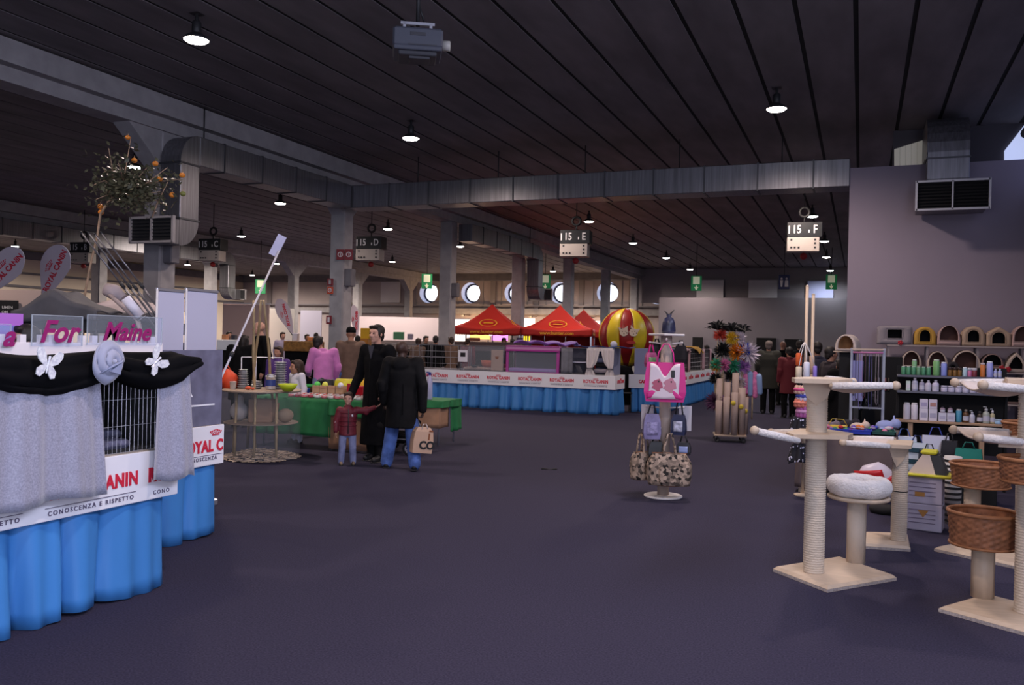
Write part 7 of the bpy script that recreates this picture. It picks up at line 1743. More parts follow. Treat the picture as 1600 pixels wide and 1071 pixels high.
m_ = MB(); m_.prism([(pq.x - .09, zt2 - .001), (pq.x + .06, zt2 - .001), (pq.x + .02, zt2 - .1), (pq.x - .03, zt2 - .16), (pq.x - .06, zt2 - .1)], pq.y - .085, pq.y - .058, 'Y'); m_.build('bracket', M_birch, t)
# tree 3: nearest right, with wicker basket
def basket(parent, x, y, z0, h, r, label=None):
    m_ = MB(); n = 64; rows = 11; rings = []
    for j in range(rows * 2 + 1):
        f = j / (rows * 2); rr = r * (.93 + .09 * f); rings.append([((rr + .004 * math.sin(i * PI / 2 + (PI if (j // 2) % 2 else 0))) * math.cos(2 * PI * i / n) + x, (rr + .004 * math.sin(i * PI / 2 + (PI if (j // 2) % 2 else 0))) * math.sin(2 * PI * i / n) + y, z0 + h * f + (.003 if j % 2 else 0)) for i in range(n)])
    m_.loft(rings, True, False); o = m_.build('wicker_basket', M_wick, parent)
    m_ = MB(); m_.lathe([(r * .90, z0 + .02), (r * .98, z0 + h * .98)], (x, y, 0), 48, cap1=False); m_.build('inner_weave', M_wick, o)
    m_ = MB(); m_.torus((x, y, z0 + h), r * 1.01, .013, 48, 8); m_.build('rim', M_wickl, o)
    m_ = MB()
    for k in range(40):
        a = 2 * PI * k / 40; continue; m_.tube([(x + r * .945 * math.cos(a), y + r * .945 * math.sin(a), z0), (x + r * 1.028 * math.cos(a), y + r * 1.028 * math.sin(a), z0 + h)], .005, 5)
    m_.build('stakes', M_wickl, o); m_ = MB(); m_.torus((x, y, z0 + .006), r * .955, .009, 48, 6); m_.build('foot_ring', M_wickl, o)
    return o
e1, e2 = gr(1467, 957), gr(1610, 997); ux = (e2 - e1); ux.normalize(); nv = Vector((-ux.y, ux.x, 0)); 
o3 = e1 + ux * .36 + nv * .27; t = thing('cat_tree', 'nearest cat tree at the right edge with a wicker basket on a plain post', 'cat tree', (o3.x, o3.y, 0)); I = lambda p: Vector(p) - t.location
plate(t, [tuple(I(q).xy) for q in (e1, e1 + ux * .72, e1 + ux * .72 + nv * .54, e1 + nv * .54)], 0, .04)
pw = I(gr(1535, 943)); Dw = (gr(1535, 943).xy).length
zb0, zb1 = at(1530, 856, 5.42).z, at(1530, 800, 5.5).z
m_ = MB(); m_.lathe([(.068, .038), (.068, zb0 - .01)], (pw.x, pw.y, 0), 8); m_.build('plain_post', M_birch, t)
m_ = MB(); m_.lathe([(.10, zb0 - .02), (.10, zb0)], (pw.x, pw.y, 0), 24); m_.build('basket_board', M_birch, t)
basket(t, pw.x, pw.y, zb0, zb1 - zb0, .205)
pS = I(gr(1606, 968)); ztop = at(1600, 600, 5.3).z
sisal(t, pS.x, pS.y, .038, ztop, .075)
P3 = lambda px, py, D: I(at(px, py, D))
zz = at(1560, 692, 5.4).z
w4 = [P3(1560, 690, 5.15), P3(1640, 690, 5.05), P3(1640, 680, 5.5), P3(1568, 682, 5.6)]
board_poly(t, [(q.x, q.y) for q in w4], zz, .028)
hammock(t, P3(1600, 692, 5.1), P3(1529, 683, 5.1), P3(1580, 676, 5.6), P3(1490, 672, 5.7), .05)
w5 = [P3(1575, 603, 5.15), P3(1640, 603, 5.05), P3(1640, 597, 5.5), P3(1570, 597, 5.6)]
board_poly(t, [(q.x, q.y) for q in w5], ztop, .028)
hammock(t, P3(1618, 610, 5.05), P3(1536, 602, 4.95), P3(1600, 598, 5.55), P3(1492, 598, 5.65), .07)
zc0 = at(1590, 748, 5.15).z; pc2 = P3(1605, 740, 5.25)
basket(t, pS.x - .02, pS.y - .20, zc0, .135, .175)
# tree 4: behind it, with two baskets
f1 = gr(1460, 862); o4 = f1 + ux * .38 + nv * .25; t = thing('cat_tree', 'rear cat tree with a wicker basket, behind the nearest cat tree at the right edge', 'cat tree', (o4.x, o4.y, 0)); I = lambda p: Vector(p) - t.location
plate(t, [tuple(I(q).xy) for q in (f1, f1 + ux * .76, f1 + ux * .76 + nv * .5, f1 + nv * .5)], 0, .04)
pr = I(gr(1518, 846)); zr0, zr1 = at(1518, 764, 7.1).z, at(1518, 728, 7.15).z
m_ = MB(); m_.lathe([(.066, .038), (.066, zr0 - .01)], (pr.x, pr.y, 0), 24); m_.build('plain_post', M_birch, t)
m_ = MB(); m_.lathe([(.10, zr0 - .02), (.10, zr0)], (pr.x, pr.y, 0), 24); m_.build('basket_board', M_birch, t)
basket(t, pr.x + .06, pr.y, zr0, zr1 - zr0, .23)
ps4 = I(gr(1598, 842)); sisal(t, ps4.x, ps4.y, .038, .86, .062)
zr2 = at(1570, 722, 7.1).z; basket(t, ps4.x + .02, ps4.y, .862, .13, .19)

# ================================================================== TALL STICKS, HANGING TOYS AND TOY TABLE ON THE RIGHT
M_clay = mat('cloth_mauve', (0.13, 0.095, 0.095), .85, var=.1, scale=6)
tcn = gr(1243, 769); t = thing('toy_table', 'mauve draped table heaped with colourful toys behind the tallest cat tree', 'table', (tcn.x, tcn.y, 0), R(-3))
zt5 = .66; TW, TD = 1.02, 1.05
m_ = MB(); m_.box((TW / 2, TD / 2, zt5 - .015), (TW, TD, .03), .008); m_.build('table_top', M_clay, t)
skirt([(0, TD), (0, 0), (TW, 0), (TW, TD)], zt5, .05, .02, .5, 31).build('cloth', M_clay, t)
for x in (.05, TW - .05):
    for y in (.05, TD - .05):
        m_ = MB(); m_.box((x, y, (zt5 - .03) / 2), (.045, .045, zt5 - .03)); m_.build('leg', M_birch, t)
TB = Matrix.Translation(t.location) @ Matrix.Rotation(R(-3), 4, 'Z')
def tb(x, y, z=0.): return TB @ Vector((x, y, zt5 + .004 + z))
def tray(label, x, y, w, d, h, col):
    t = thing('toy_tray', label, 'tray', tb(x, y)); m_ = MB()
    m_.box((0, 0, .006), (w, d, .012))
    for e in (-1, 1): m_.box((e * (w / 2 - .006), 0, h / 2), (.012, d, h)); m_.box((0, e * (d / 2 - .006), h / 2), (w, .012, h))
    m_.build('tray', colm(col, .5), t); m_ = MB(); m_.box((0, -d / 2 - .002, h * .9), (w + .01, .01, .012)); m_.build('rim', colm(col, .4), t); return t
tray('blue plastic tray of toys at the front of the mauve draped table', .55, .14, .42, .22, .06, (40, 60, 180))
tray('white tray of toys at the left of the mauve draped table', .24, .16, .26, .22, .05, (150, 140, 165))
tray('green tray of toys at the right of the mauve draped table', .84, .30, .3, .3, .05, (40, 90, 80))
rnd = random.Random(91)
pal = {'yellow': (215, 180, 40), 'red': (180, 40, 50), 'white': (215, 205, 215), 'violet': (110, 80, 160), 'green': (60, 130, 80), 'pink': (205, 120, 150), 'orange': (210, 110, 40), 'blue': (60, 80, 190)}
spots = {'white tray': (.24, .16, .11, .08), 'blue tray': (.55, .14, .18, .08), 'green tray': (.84, .30, .12, .12)}
kinds = {}
for where, (x, y, a, b) in spots.items():
    for k in range(14):
        cn = rnd.choice(list(pal)); kind = rnd.choice(('ball', 'mouse')); pos = tb(x + rnd.uniform(-a, a), y + rnd.uniform(-b, b), .018 + .028 * (k % 3))
        lab = 'small %s toy %s heaped in the %s on the mauve draped table' % (cn, kind, where); g = '%s toy %ss in the %s' % (cn, kind, where)
        key = (cn, kind)
        if key in kinds: dup(kinds[key], lab, pos, rnd.uniform(0, 6), g)
        else:
            q = thing('toy_' + kind, lab, 'cat toy', pos, rnd.uniform(0, 6), g); m_ = MB()
            if kind == 'ball':
                m_.ball((0, 0, 0), .028, 12, 8); m_.build('ball', colm(pal[cn], .5), q); m_ = MB(); m_.torus((0, 0, 0), .0275, .003, 16, 5); m_.build('seam', M_white, q)
            else:
                m_.ball((0, 0, 0), (.042, .022, .02), 12, 7); m_.build('body', colm(pal[cn], .8), q); m_ = MB(); m_.tube([(.04, 0, 0), (.07, .01, .005), (.09, -.01, 0)], .003, 5); m_.build('tail', M_dark, q)
            kinds[key] = q
def plush(label, x, y, col, s=1.):
    m_ = MB(); m_.ball((0, 0, .045 * s), (.07 * s, .05 * s, .045 * s)); m_.ball((.07 * s, -.01, .065 * s), (.04 * s, .04 * s, .04 * s)); m_.cap((-.03 * s, -.05 * s, .02), (.0, -.08 * s, .02), .02 * s, .015 * s); m_.cap((.06 * s, .03 * s, .1 * s), (.06 * s, .035 * s, .125 * s), .012 * s, .006 * s)
    o = fused(m_, 'plush_toy', colm(col, .9), None, .01, 2); o.location = tb(x, y); tag(o, label, 'plush toy')
plush('cream plush toy behind the blue tray on the mauve draped table', .60, .42, (205, 185, 170), 1.2); plush('grey plush toy behind the white tray on the mauve draped table', .30, .45, (110, 100, 110), 1.1)
plush('pale blue crumpled plush at the back right of the mauve draped table', .88, .62, (150, 160, 205), 1.5); plush('dark plush toy at the back of the mauve draped table', .48, .62, (40, 36, 44), 1.3)
t5 = thing('toy_basket', 'yellow wire handled basket on the mauve draped table', 'basket', tb(.40, .30)); m_ = MB(); m_.lathe([(.07, 0), (.10, .07), (.105, .07), (.075, .004)], n=24, cap1=False); m_.build('bowl', colm((200, 170, 60), .5), t5); m_ = MB(); m_.tube([(-.1, 0, .07), (-.06, 0, .14), (.06, 0, .14), (.1, 0, .07)], .005, 6); m_.build('handle', colm((200, 170, 60), .5), t5)
# tall wooden sticks
for (px_, pyt, lab) in ((1258, 448, 'taller of the two upright wooden sticks'), (1268, 461, 'shorter of the two upright wooden sticks')):
    b = at(px_, 600, 9.3 if px_ < 1260 else 9.45); tp_ = at(px_ - 1, pyt, 9.3 if px_ < 1260 else 9.45)
    t = thing('wooden_stick', lab, 'stick', (b.x, b.y, 0)); m_ = MB(); m_.tube([(0, 0, .02), (0, 0, tp_.z)], .017, 10); m_.build('shaft', M_birch, t)
    m_ = MB(); m_.ball((0, 0, tp_.z), .018, 10, 6); m_.build('tip', M_birch, t); m_ = MB(); m_.lathe([(.09, 0), (.09, .02), (.03, .03)], n=20); m_.build('foot', M_birch, t)
    if px_ < 1260: sx_, sy_ = b.x, b.y
p = at(1256, 548, 9.2)
def hanging(label, px, py0, py1, w, cols, D=9.18, cat='hanging toy', nm='hanging_toy'):
    a, b = at(px, py0, D), at(px, py1, D); t = thing(nm, label, cat, b, facing(b), 'toys hung on the wooden sticks'); h = a.z - b.z
    m_ = MB(); m_.lathe([(w * .8, 0), (w, h * .08), (w, h * .92), (w * .75, h)], n=16); m_.build('body', colm(cols[0], .7), t)
    if len(cols) > 1: m_ = MB(); m_.lathe([(w * 1.04, h * .35), (w * 1.04, h * .6)], n=16, cap0=False, cap1=False); m_.build('band', colm(cols[1], .7), t)
    q = at(1257, 535, 9.28) - b; q = Matrix.Rotation(-facing(b), 3, 'Z') @ q
    m_ = MB(); m_.tube([(0, 0, h), (q.x * .5, q.y * .5, (h + q.z) / 2 + .02), q], .004, 5); m_.build('string', colm((205, 200, 200), .8), t)
hanging('orange hanging scratch toy by the tall wooden sticks', 1248, 552, 572, .032, ((205, 90, 40),), 9.24)
hanging('cream hanging cylinder by the tall wooden sticks', 1248, 573, 592, .032, ((215, 200, 175),), 9.12)
hanging('white hanging cylinder by the tall wooden sticks', 1260, 566, 592, .032, ((215, 215, 225),), 9.05)
hanging('beige hanging bundle right of the tall wooden sticks', 1268, 556, 585, .028, ((195, 165, 140),), 9.3)
hanging('lilac hanging toy right of the tall wooden sticks', 1273, 572, 596, .022, ((140, 120, 200),), 9.2)
for k, (py0, py1, cols, lab) in enumerate(((605, 613, ((210, 170, 150), (200, 80, 130)), 'peach hanging ring of toys under the top platform'), (614, 624, ((205, 200, 220), (60, 70, 160)), 'white and blue hanging ring of toys under the peach one'), (625, 634, ((205, 120, 100),), 'coral hanging ring of toys above the polka dot cloth'), (636, 650, ((170, 90, 150), (210, 150, 190)), 'pink hanging tassels above the polka dot cloth'))):
    a, b = at(1252 + 3 * (k % 2), py0, 9.1), at(1252 + 3 * (k % 2), py1, 9.1); t = thing('toy_ring', lab, 'hanging toy', b, 0, 'toys hung on the wooden sticks'); h = a.z - b.z
    m_ = MB()
    for j in range(10): m_.cap((.055 * math.cos(j * .628), .055 * math.sin(j * .628), 0), (.05 * math.cos(j * .628), .05 * math.sin(j * .628), h), .022, .018, 8)
    m_.build('pieces', colm(cols[0], .7), t)
    m_ = MB(); m_.torus((0, 0, h * .5), .062, .02, 18, 6); m_.build('band', colm(cols[-1], .7), t)
M_dot = mat('polka_navy', (0.006, 0.006, 0.012), .8); M_dotw = mat('dot_white', (.6, .6, .75), .7)
def polka(label, py0, py1, w):
    a, b = at(1250, py0, 9.1), at(1250, py1, 9.1); t = thing('polka_dot_cloth', label, 'cloth', b, 0, 'toys hung on the wooden sticks'); h = a.z - b.z
    m_ = MB(); m_.surf(lambda u, v: ((w * (.55 + .45 * v) + .012 * math.sin(u * 44)) * math.cos(u * 2 * PI), (w * (.55 + .45 * v) + .012 * math.sin(u * 44)) * math.sin(u * 2 * PI), h * (1 - v) + .02 * math.sin(u * 19) * v), 56, 8, .004); m_.build('cloth', M_dot, t)
    m_ = MB(); q = Matrix.Rotation(-0.0, 3, 'Z') @ (at(1257, 540, 9.28) - b); m_.tube([(0, 0, h), q], .004, 5); m_.build('string', M_dot, t)
    m_ = MB(); rr = random.Random(5)
    for k in range(62):
        a_ = rr.uniform(0, 6.28); v = rr.uniform(.05, .95); r_ = w * (.55 + .45 * v) + .012 * math.sin(a_ / 6.28 * 44) + .003; m_.ball((r_ * math.cos(a_), r_ * math.sin(a_), h * (1 - v)), .009, 6, 4)
    o = m_.build('white_dots', M_dotw, t)
polka('navy white dotted cloth hanging above the second platform of the tallest cat tree', 652, 677, .11); polka('navy white dotted cloth hanging below the second platform of the tallest cat tree', 694, 722, .12)
# clear accessory rack
a, b = at(1380, 545, 9.85), at(1380, 690, 9.85)
t = thing('acrylic_rack', 'clear acrylic rack of hanging leads behind the top hammock', 'rack', (a.x, a.y, .664), YAW - R(20)); rack = t
hh = a.z - .664
for x in (0.01, -.33):
    m_ = MB(); m_.box((x, 0, hh / 2), (.03, .03, hh)); m_.build('clear_upright', glass('acrylic_bar', (.8, .8, .95), .35), t)
for z in (.0, .25, hh * .55, hh - .02):
    m_ = MB(); m_.box((-.16, .04, z + .008), (.34, .16, .014)); m_.build('shelf', M_birch if z > .5 else glass('acrylic_bar', (.8, .8, .95), .35), t)
m_ = MB(); m_.tube([(-.32, -.02, hh - .05), (.0, -.02, hh - .05)], .012, 8); m_.build('pink_bar', colm((190, 120, 160), .5), t)
rp = None
for k in range(9):
    cols = ((60, 55, 110), (30, 28, 40), (120, 110, 170), (90, 40, 60), (40, 40, 48), (80, 76, 130), (25, 24, 30), (150, 140, 150), (50, 45, 60)); RK = Matrix.Translation(rack.location) @ Matrix.Rotation(YAW - R(20), 4, 'Z'); p = RK @ Vector((-.305 + .035 * k, -.02, 0))
    t = thing('dog_lead', ('first', 'second', 'third', 'fourth', 'fifth', 'sixth', 'seventh', 'eighth', 'ninth')[k] + ' from the left of the leads on the clear rack', 'lead', (p.x, p.y, 1.02 - .06 * (k % 3)), YAW - R(20), 'leads hung on the clear rack')
    m_ = MB(); hz = rack.location.z + hh - .04 - t.location.z; m_.tube([(-.012, 0, hz), (-.014, 0, .04), (0, 0, 0), (.014, 0, .04), (.012, 0, hz)], .007, 6, flat=.4); m_.build('strap', colm(cols[k], .6), t); m_ = MB(); m_.box((0, -.005, .05), (.016, .01, .03), .003); m_.build('clasp', M_dark, t)
m_ = MB(); p = at(1338, 610, 10.6); m_.box((0, 0, 0), (.15, .02, .50), .005); o = m_.build('display_board', mat('panel_periwinkle', (.22, .23, .46), .5), None, (p.x, p.y + .12, 1.2)); tag(o, 'periwinkle display board left of the clear rack', 'panel')
m_ = MB(); m_.box((0, 0.02, -.72), (.06, .05, .96)); m_.build('foot', M_dark, o)
t = thing('wire_brush_set', 'dark display of brushes hanging beside the shampoo shelves', 'brush display', (at(1378, 600, 11.75).x, at(1378, 600, 11.75).y, 0), YAW - R(20))
m_ = MB(); m_.box((0, 0, .75), (.50, .1, 1.5), .01); m_.build('board', M_black, t)
for k in range(5):
    m_ = MB(); m_.cap((-.08 + .04 * k, -.06, 1.2), (-.08 + .04 * k, -.06, 1.05), .012, .016, 8); m_.build('brush', colm(((90, 60, 40), (150, 150, 160), (60, 50, 50), (130, 60, 60), (90, 80, 70))[k], .5), t)

# ================================================================== CAT CAVES ON THE WALL SHELF
M_cave = {'pink': mat('cave_pink', (.52, .36, .34), .9, bump=.3, scale=40), 'beige': mat('cave_beige', (.48, .35, .26), .9, bump=.3, scale=40), 'yellow': mat('cave_yellow', (.52, .30, .06), .9, bump=.3, scale=40), 'grey': mat('cave_grey', (.30, .27, .30), .9, bump=.4, scale=50), 'cream': mat('cave_cream', (.56, .46, .40), .9, bump=.3, scale=40), 'dark': mat('cave_dark', (.035, .03, .035), .9), 'mauve': mat('cave_mauve', (.28, .19, .18), .9)}
M_in = {'dark': mat('cave_inside_dark', (.012, .011, .012), .9), 'brown': mat('cave_inside_brown', (.17, .085, .07), .9), 'tan': mat('cave_inside_tan', (.34, .18, .08), .9)}
def arch(w, h, kind, n=9):
    if kind == 'arch': return [(-w / 2, 0)] + [(-w / 2 * math.cos(PI * k / (2 * n) * 2 * .5 * 2 / 2), 0) for k in []] + [(-w / 2 * math.cos(PI * k / (2 * n)), h * .5 + h * .5 * math.sin(PI * k / (2 * n))) for k in range(2 * n + 1)] + [(w / 2, 0)]
    if kind == 'dome': return [(-w / 2, 0)] + [(-w / 2 * math.cos(PI * k / (2 * n)), h * .22 + h * .78 * math.sin(PI * k / (2 * n))) for k in range(2 * n + 1)] + [(w / 2, 0)]
    if kind == 'house': return [(-w / 2, 0), (-w / 2, h * .62), (-w * .30, h * .78), (0, h), (w * .30, h * .78), (w / 2, h * .62), (w / 2, 0)]
    if kind == 'tent': return [(-w / 2, 0), (-w * .44, h * .25), (-w * .2, h * .78), (0, h), (w * .2, h * .78), (w * .44, h * .25), (w / 2, 0)]
    return [(-w / 2, 0), (-w / 2, h * .93), (-w * .46, h), (w * .46, h), (w / 2, h * .93), (w / 2, 0)]
def cave(label, p, rz, w, d, h, kind, outer, inner, ow, oh, oz, okind, grp):
    """soft cat house: hollow shell with an opening, back wall, inside cushion"""
    t = thing('cat_cave', label, 'cat cave', p, rz, grp)
    P = arch(w, h, kind); Q = [(x, z + oz) for x, z in arch(ow, oh, okind)]
    # front face as a ring between outline and opening
    def resample(poly, n=48):
        poly = poly + [poly[0]]; L = [0]
        for a, b in zip(poly, poly[1:]): L.append(L[-1] + math.dist(a, b))
        out = []
        for i in range(n):
            s = L[-1] * i / n; k = max(j for j in range(len(L)) if L[j] <= s + 1e-9); k = min(k, len(poly) - 2); f = (s - L[k]) / max(1e-9, L[k + 1] - L[k]); out.append((poly[k][0] + (poly[k + 1][0] - poly[k][0]) * f, poly[k][1] + (poly[k + 1][1] - poly[k][1]) * f))
        return out
    A, B = resample(P), resample(Q); m_ = MB()
    sh = lambda poly, f: [(x * f, z * f + (1 - f) * h * .45) for x, z in poly]
    m_.loft([[(x, -d / 2 + .03, z) for x, z in B], [(x * 1.0, -d / 2, z) for x, z in [((a[0] * .12 + b[0] * .88), (a[1] * .12 + b[1] * .88)) for a, b in zip(A, B)]], [(x, -d / 2 - .008, z) for x, z in [((a[0] + b[0]) / 2, (a[1] + b[1]) / 2) for a, b in zip(A, B)]], [(x, -d / 2 + .004, z) for x, z in sh(A, .97)], [(x, -d / 2 + .035, z) for x, z in A], [(x, d / 2 - .03, z) for x, z in A], [(x, d / 2, z) for x, z in sh(A, .94)]], False, True); m_.build('shell', M_cave[outer], t)
    m_ = MB(); m_.loft([[(x * 1.02, -d / 2 + .025, z) for x, z in B], [(x * 1.05, d / 2 - .05, z) for x, z in B]], False, True); m_.build('lining', M_in[inner], t)
    m_ = MB(); m_.loft([[(x * .97, -d / 2 + .0, z * 1) for x, z in B], [(x * 1.06, -d / 2 - .014, z + (0.004 if z > oz + .01 else -.006)) for x, z in B], [(x * 1.1, -d / 2 - .004, z + (.008 if z > oz + .01 else -.012)) for x, z in B]], False, False); m_.build('piping', M_cave[outer], t)
    return t
YS = 16.75
zs = .5 * (onY(1440, 539, YS).z + onY(1560, 542, YS).z)
xs_ = lambda px: onY(px, 540, YS).x
t = thing('display_shelf', 'long two tier shelf of cat caves along the mauve partition', 'shelf', ((xs_(1385) + 2.75) / 2, YS + .05, 0)); LW_ = 2.75 - xs_(1385)
zl = onY(1510, 578, YS).z - .02; zll = onY(1585, 600, YS).z - .12
for z in (zs - .03, zl - .03, zll - .25):
    m_ = MB(); m_.box((0, 0, z + .012), (LW_, .5, .024), .004); m_.build('board', mat('shelf_pale', (.42, .36, .36), .6), t)
for px_ in (1388, 1448, 1526, 1598):
    for y in (-.2, .22):
        m_ = MB(); m_.box((xs_(px_) - t.location.x, y, (zs - .03) / 2), (.035, .035, zs - .03)); m_.build('upright', mat('upright_grey', (.3, .26, .28), .5), t)
G1 = 'cat caves on the top wall shelf'; G2 = 'cat caves on the lower wall shelf'
def cv(px, z, *a): return Vector((xs_(px), YS, z))
k = (xs_(1500) - xs_(1490)) / 10.0     # metres per pixel along the shelf
cave('grey boxy cat cave with a square opening at the left end of the top shelf', cv(1397, zs), 0, 57 * k, .38, 31 * k * 1.05, 'box', 'grey', 'dark', 24 * k, 15 * k, 11 * k, 'box', G1)
cave('mustard yellow arched cat cave on the top shelf', cv(1444, zs), 0, 35 * k, .36, 32 * k, 'arch', 'yellow', 'dark', 17 * k, 20 * k, 6 * k, 'arch', G1)
cave('pink dome cat cave with a wide open front right of the yellow one', cv(1481, zs), 0, 37 * k, .38, 35 * k, 'dome', 'pink', 'brown', 29 * k, 25 * k, 9 * k, 'dome', G1)
cave('pinkish beige arched cat cave in the middle of the top shelf', cv(1519, zs), 0, 36 * k, .36, 34 * k, 'arch', 'beige', 'dark', 18 * k, 20 * k, 7 * k, 'arch', G1)
cave('beige cat cave with a pointed house roof on the top shelf', cv(1558, zs), 0, 38 * k, .36, 34 * k, 'house', 'beige', 'dark', 20 * k, 19 * k, 5 * k, 'arch', G1)
cave('pink dome cat cave with an open front at the right end of the top shelf', cv(1597, zs), 0, 36 * k, .38, 36 * k, 'dome', 'pink', 'brown', 29 * k, 25 * k, 9 * k, 'dome', G1)
cave('cream arched cat cave half hidden behind the left green bottles', cv(1424, zl), 0, 34 * k, .36, 33 * k, 'dome', 'cream', 'brown', 26 * k, 24 * k, 7 * k, 'dome', G2)
cave('cream arched cat cave behind the tall green bottle', cv(1464, zl), 0, 34 * k, .36, 33 * k, 'dome', 'cream', 'brown', 26 * k, 24 * k, 7 * k, 'dome', G2)
cave('wide open fronted cat cave with cream piping in the middle of the lower shelf', cv(1509, zl), 0, 44 * k, .38, 36 * k, 'dome', 'cream', 'brown', 38 * k, 27 * k, 6 * k, 'dome', G2)
cave('mauve low dome cat cave right of the wide open one on the lower shelf', cv(1549, zl), 0, 36 * k, .38, 31 * k, 'dome', 'mauve', 'dark', 27 * k, 18 * k, 11 * k, 'dome', G2)
cave('cream tent shaped cat cave with a triangular opening at the right edge', cv(1586, zl - .0), 0, 40 * k, .38, 34 * k, 'tent', 'cream', 'dark', 25 * k, 22 * k, 6 * k, 'tent', G2)
cave('dark cat cave at the right edge under the tent shaped one', cv(1588, zll - .22), 0, 36 * k, .36, 26 * k, 'dome', 'mauve', 'dark', 28 * k, 17 * k, 4 * k, 'dome', G2)
cave('black dome cat cave peeping over the brown jars', cv(1486, zl - .001), 0, 20 * k, .2, 16 * k, 'dome', 'dark', 'dark', 10 * k, 8 * k, 2 * k, 'dome', G2).location.y -= .33
p = at(1325, 549, 10.9); t_ = thing('cave_pedestal', 'slim dark pedestal under the lone cream cat cave', 'pedestal', (p.x, p.y + .02, 0)); m_ = MB(); m_.box((0, 0, (p.z - .012) / 2), (.2, .18, p.z - .014)); m_.build('column', M_black, t_); m_ = MB(); m_.box((0, 0, p.z - .008), (.34, .26, .012)); m_.build('top', M_birch, t_)
cave('lone cream cat cave with a tan lining left of the wall shelf', Vector((p.x, p.y, p.z)), facing(p) - R(14), .26, .26, .21, 'dome', 'cream', 'tan', .19, .16, .03, 'dome', 'cat caves apart from the wall shelf')
for px_, z, lab in ((1406, zs, 'red flower on the grey boxy cat cave'), (1563, zl + .04, 'red rosette at the corner of the tent shaped cat cave'), (1573, zl + .02, 'small red bow beside the tent shaped cat cave')):
    m_ = MB(); [m_.ball((.028 * math.cos(j * 1.26), 0, .03 + .028 * math.sin(j * 1.26)), (.02, .014, .02), 8, 6) for j in range(5)]; m_.ball((0, -.01, .03), .014, 8, 6); o = m_.build('flower', mat('flower_red', (.5, .03, .05), .7), None, (xs_(px_), YS - .225, z)); tag(o, lab, 'flower')

# ================================================================== SHAMPOO SHELVES
YB_ = 11.0; xb = lambda px: onY(px, 600, YB_).x; zb_ = lambda py, px=1450: onY(px, py, YB_).z
x0, x1 = xb(1402), xb(1580); t = thing('bottle_shelf', 'dark backed wooden shelves of grooming bottles behind the bag heap', 'shelf', ((x0 + x1) / 2, YB_ + .12, 0)); w = x1 - x0
Z3, Z2, Z1 = zb_(587), zb_(612), zb_(658)
for z, m1, d in ((Z3, mat('shelf_slate', (.10, .10, .13), .5), .22), (Z2, mat('shelf_slate', (.10, .10, .13), .5), .22), (Z1, mat('shelf_wood', (.40, .25, .15), .55), .30)):
    m_ = MB(); m_.box((0, 0, z - .014), (w, d, .026), .004); m_.build('board', m1, t)
m_ = MB(); m_.box((0, .14, (Z3 + .1) / 2 + .2), (w - .02, .02, Z3 - .3)); m_.build('back_panel', M_black, t)
for px_ in (1424, 1536):
    m_ = MB(); m_.box((xb(px_) - t.location.x, -.10, (Z1 - .027) / 2), (.05, .05, Z1 - .027)); m_.build('leg', mat('shelf_wood', (.40, .25, .15), .55), t)
for e in (-1, 1):
    m_ = MB(); m_.box((e * (w / 2 - .015), .1, Z3 / 2), (.03, .03, Z3)); m_.build('upright', M_black, t)
BOT = {}
kx = (xb(1460) - xb(1450)) / 10
def bottle(kind, px, z, w, h, col, cap, label, grp, y=0.0):
    key = (kind, round(w, 3), round(h, 3), col, cap); pos = (xb(px), YB_ + .05 + y, z)
    if key in BOT: return dup(BOT[key], label, pos, None, grp)
    t = thing({'bottle': 'grooming_bottle', 'can': 'spray_can', 'jar': 'cream_jar', 'box': 'boxed_product', 'pump': 'pump_bottle'}[kind], label, {'bottle': 'bottle', 'can': 'can', 'jar': 'jar', 'box': 'box', 'pump': 'bottle'}[kind], pos, 0, grp)
    r = w / 2; m_ = MB(); M1 = colm(col, .4); M2 = colm(cap, .4)
    if kind == 'box':
        m_.box((0, 0, h / 2), (w, w * .8, h), .003); m_.build('carton', M1, t); m_ = MB(); m_.box((0, -w * .4 - .001, h * .45), (w * .7, .002, h * .4)); m_.build('label_patch', M2, t)
    elif kind == 'can':
        m_.lathe([(r * .95, 0), (r, .006), (r, h * .86), (r * .8, h * .9)], n=18); m_.build('body', M1, t); m_ = MB(); m_.lathe([(r * .84, h * .89), (r * .84, h * .98), (r * .7, h)], n=18); m_.build('cap', M2, t)
    elif kind == 'jar':
        m_.lathe([(r * .95, 0), (r, .004), (r, h * .7), (r * .95, h * .72)], n=18); m_.build('body', M1, t); m_ = MB(); m_.lathe([(r * 1.03, h * .72), (r * 1.03, h * .97), (r * .98, h)], n=18); m_.build('lid', M2, t)
    else:
        m_.lathe([(r * .95, 0), (r, .006), (r, h * .62), (r * .85, h * .74), (r * .42, h * .80), (r * .40, h * .84)], n=18); m_.build('body', M1, t)
        m_ = MB(); m_.lathe([(r * .46, h * .83), (r * .46, h * .97), (r * .4, h)], n=14)
        if kind == 'pump': m_.tube([(0, 0, h), (0, 0, h * 1.12), (-r * .9, 0, h * 1.12)], r * .12, 6)
        m_.build('cap', M2, t); m_ = MB(); m_.lathe([(r * 1.012, h * .15), (r * 1.012, h * .5)], n=18, cap0=False, cap1=False); m_.build('label_band', colm((190, 188, 200), .4), t)
    BOT[key] = t; return t
gT, gM, gB = 'grooming products on the top shelf', 'grooming products on the middle shelf', 'grooming products on the wooden bottom shelf'
og = ('first', 'second', 'third', 'fourth', 'fifth', 'sixth')
for i in range(6): bottle('can', 1411.5 + i * 7.9, Z3, 7.2 * kx, 15 * kx, ((70, 130, 95) if i != 3 else (90, 135, 100)), (190, 205, 195), og[i] + ' from the left of the short green cans on the top shelf', gT)
bottle('can', 1429, Z3, 8 * kx, 27 * kx, (115, 160, 115), (190, 200, 190), 'tall green can rising behind the short green ones', gT, .055)
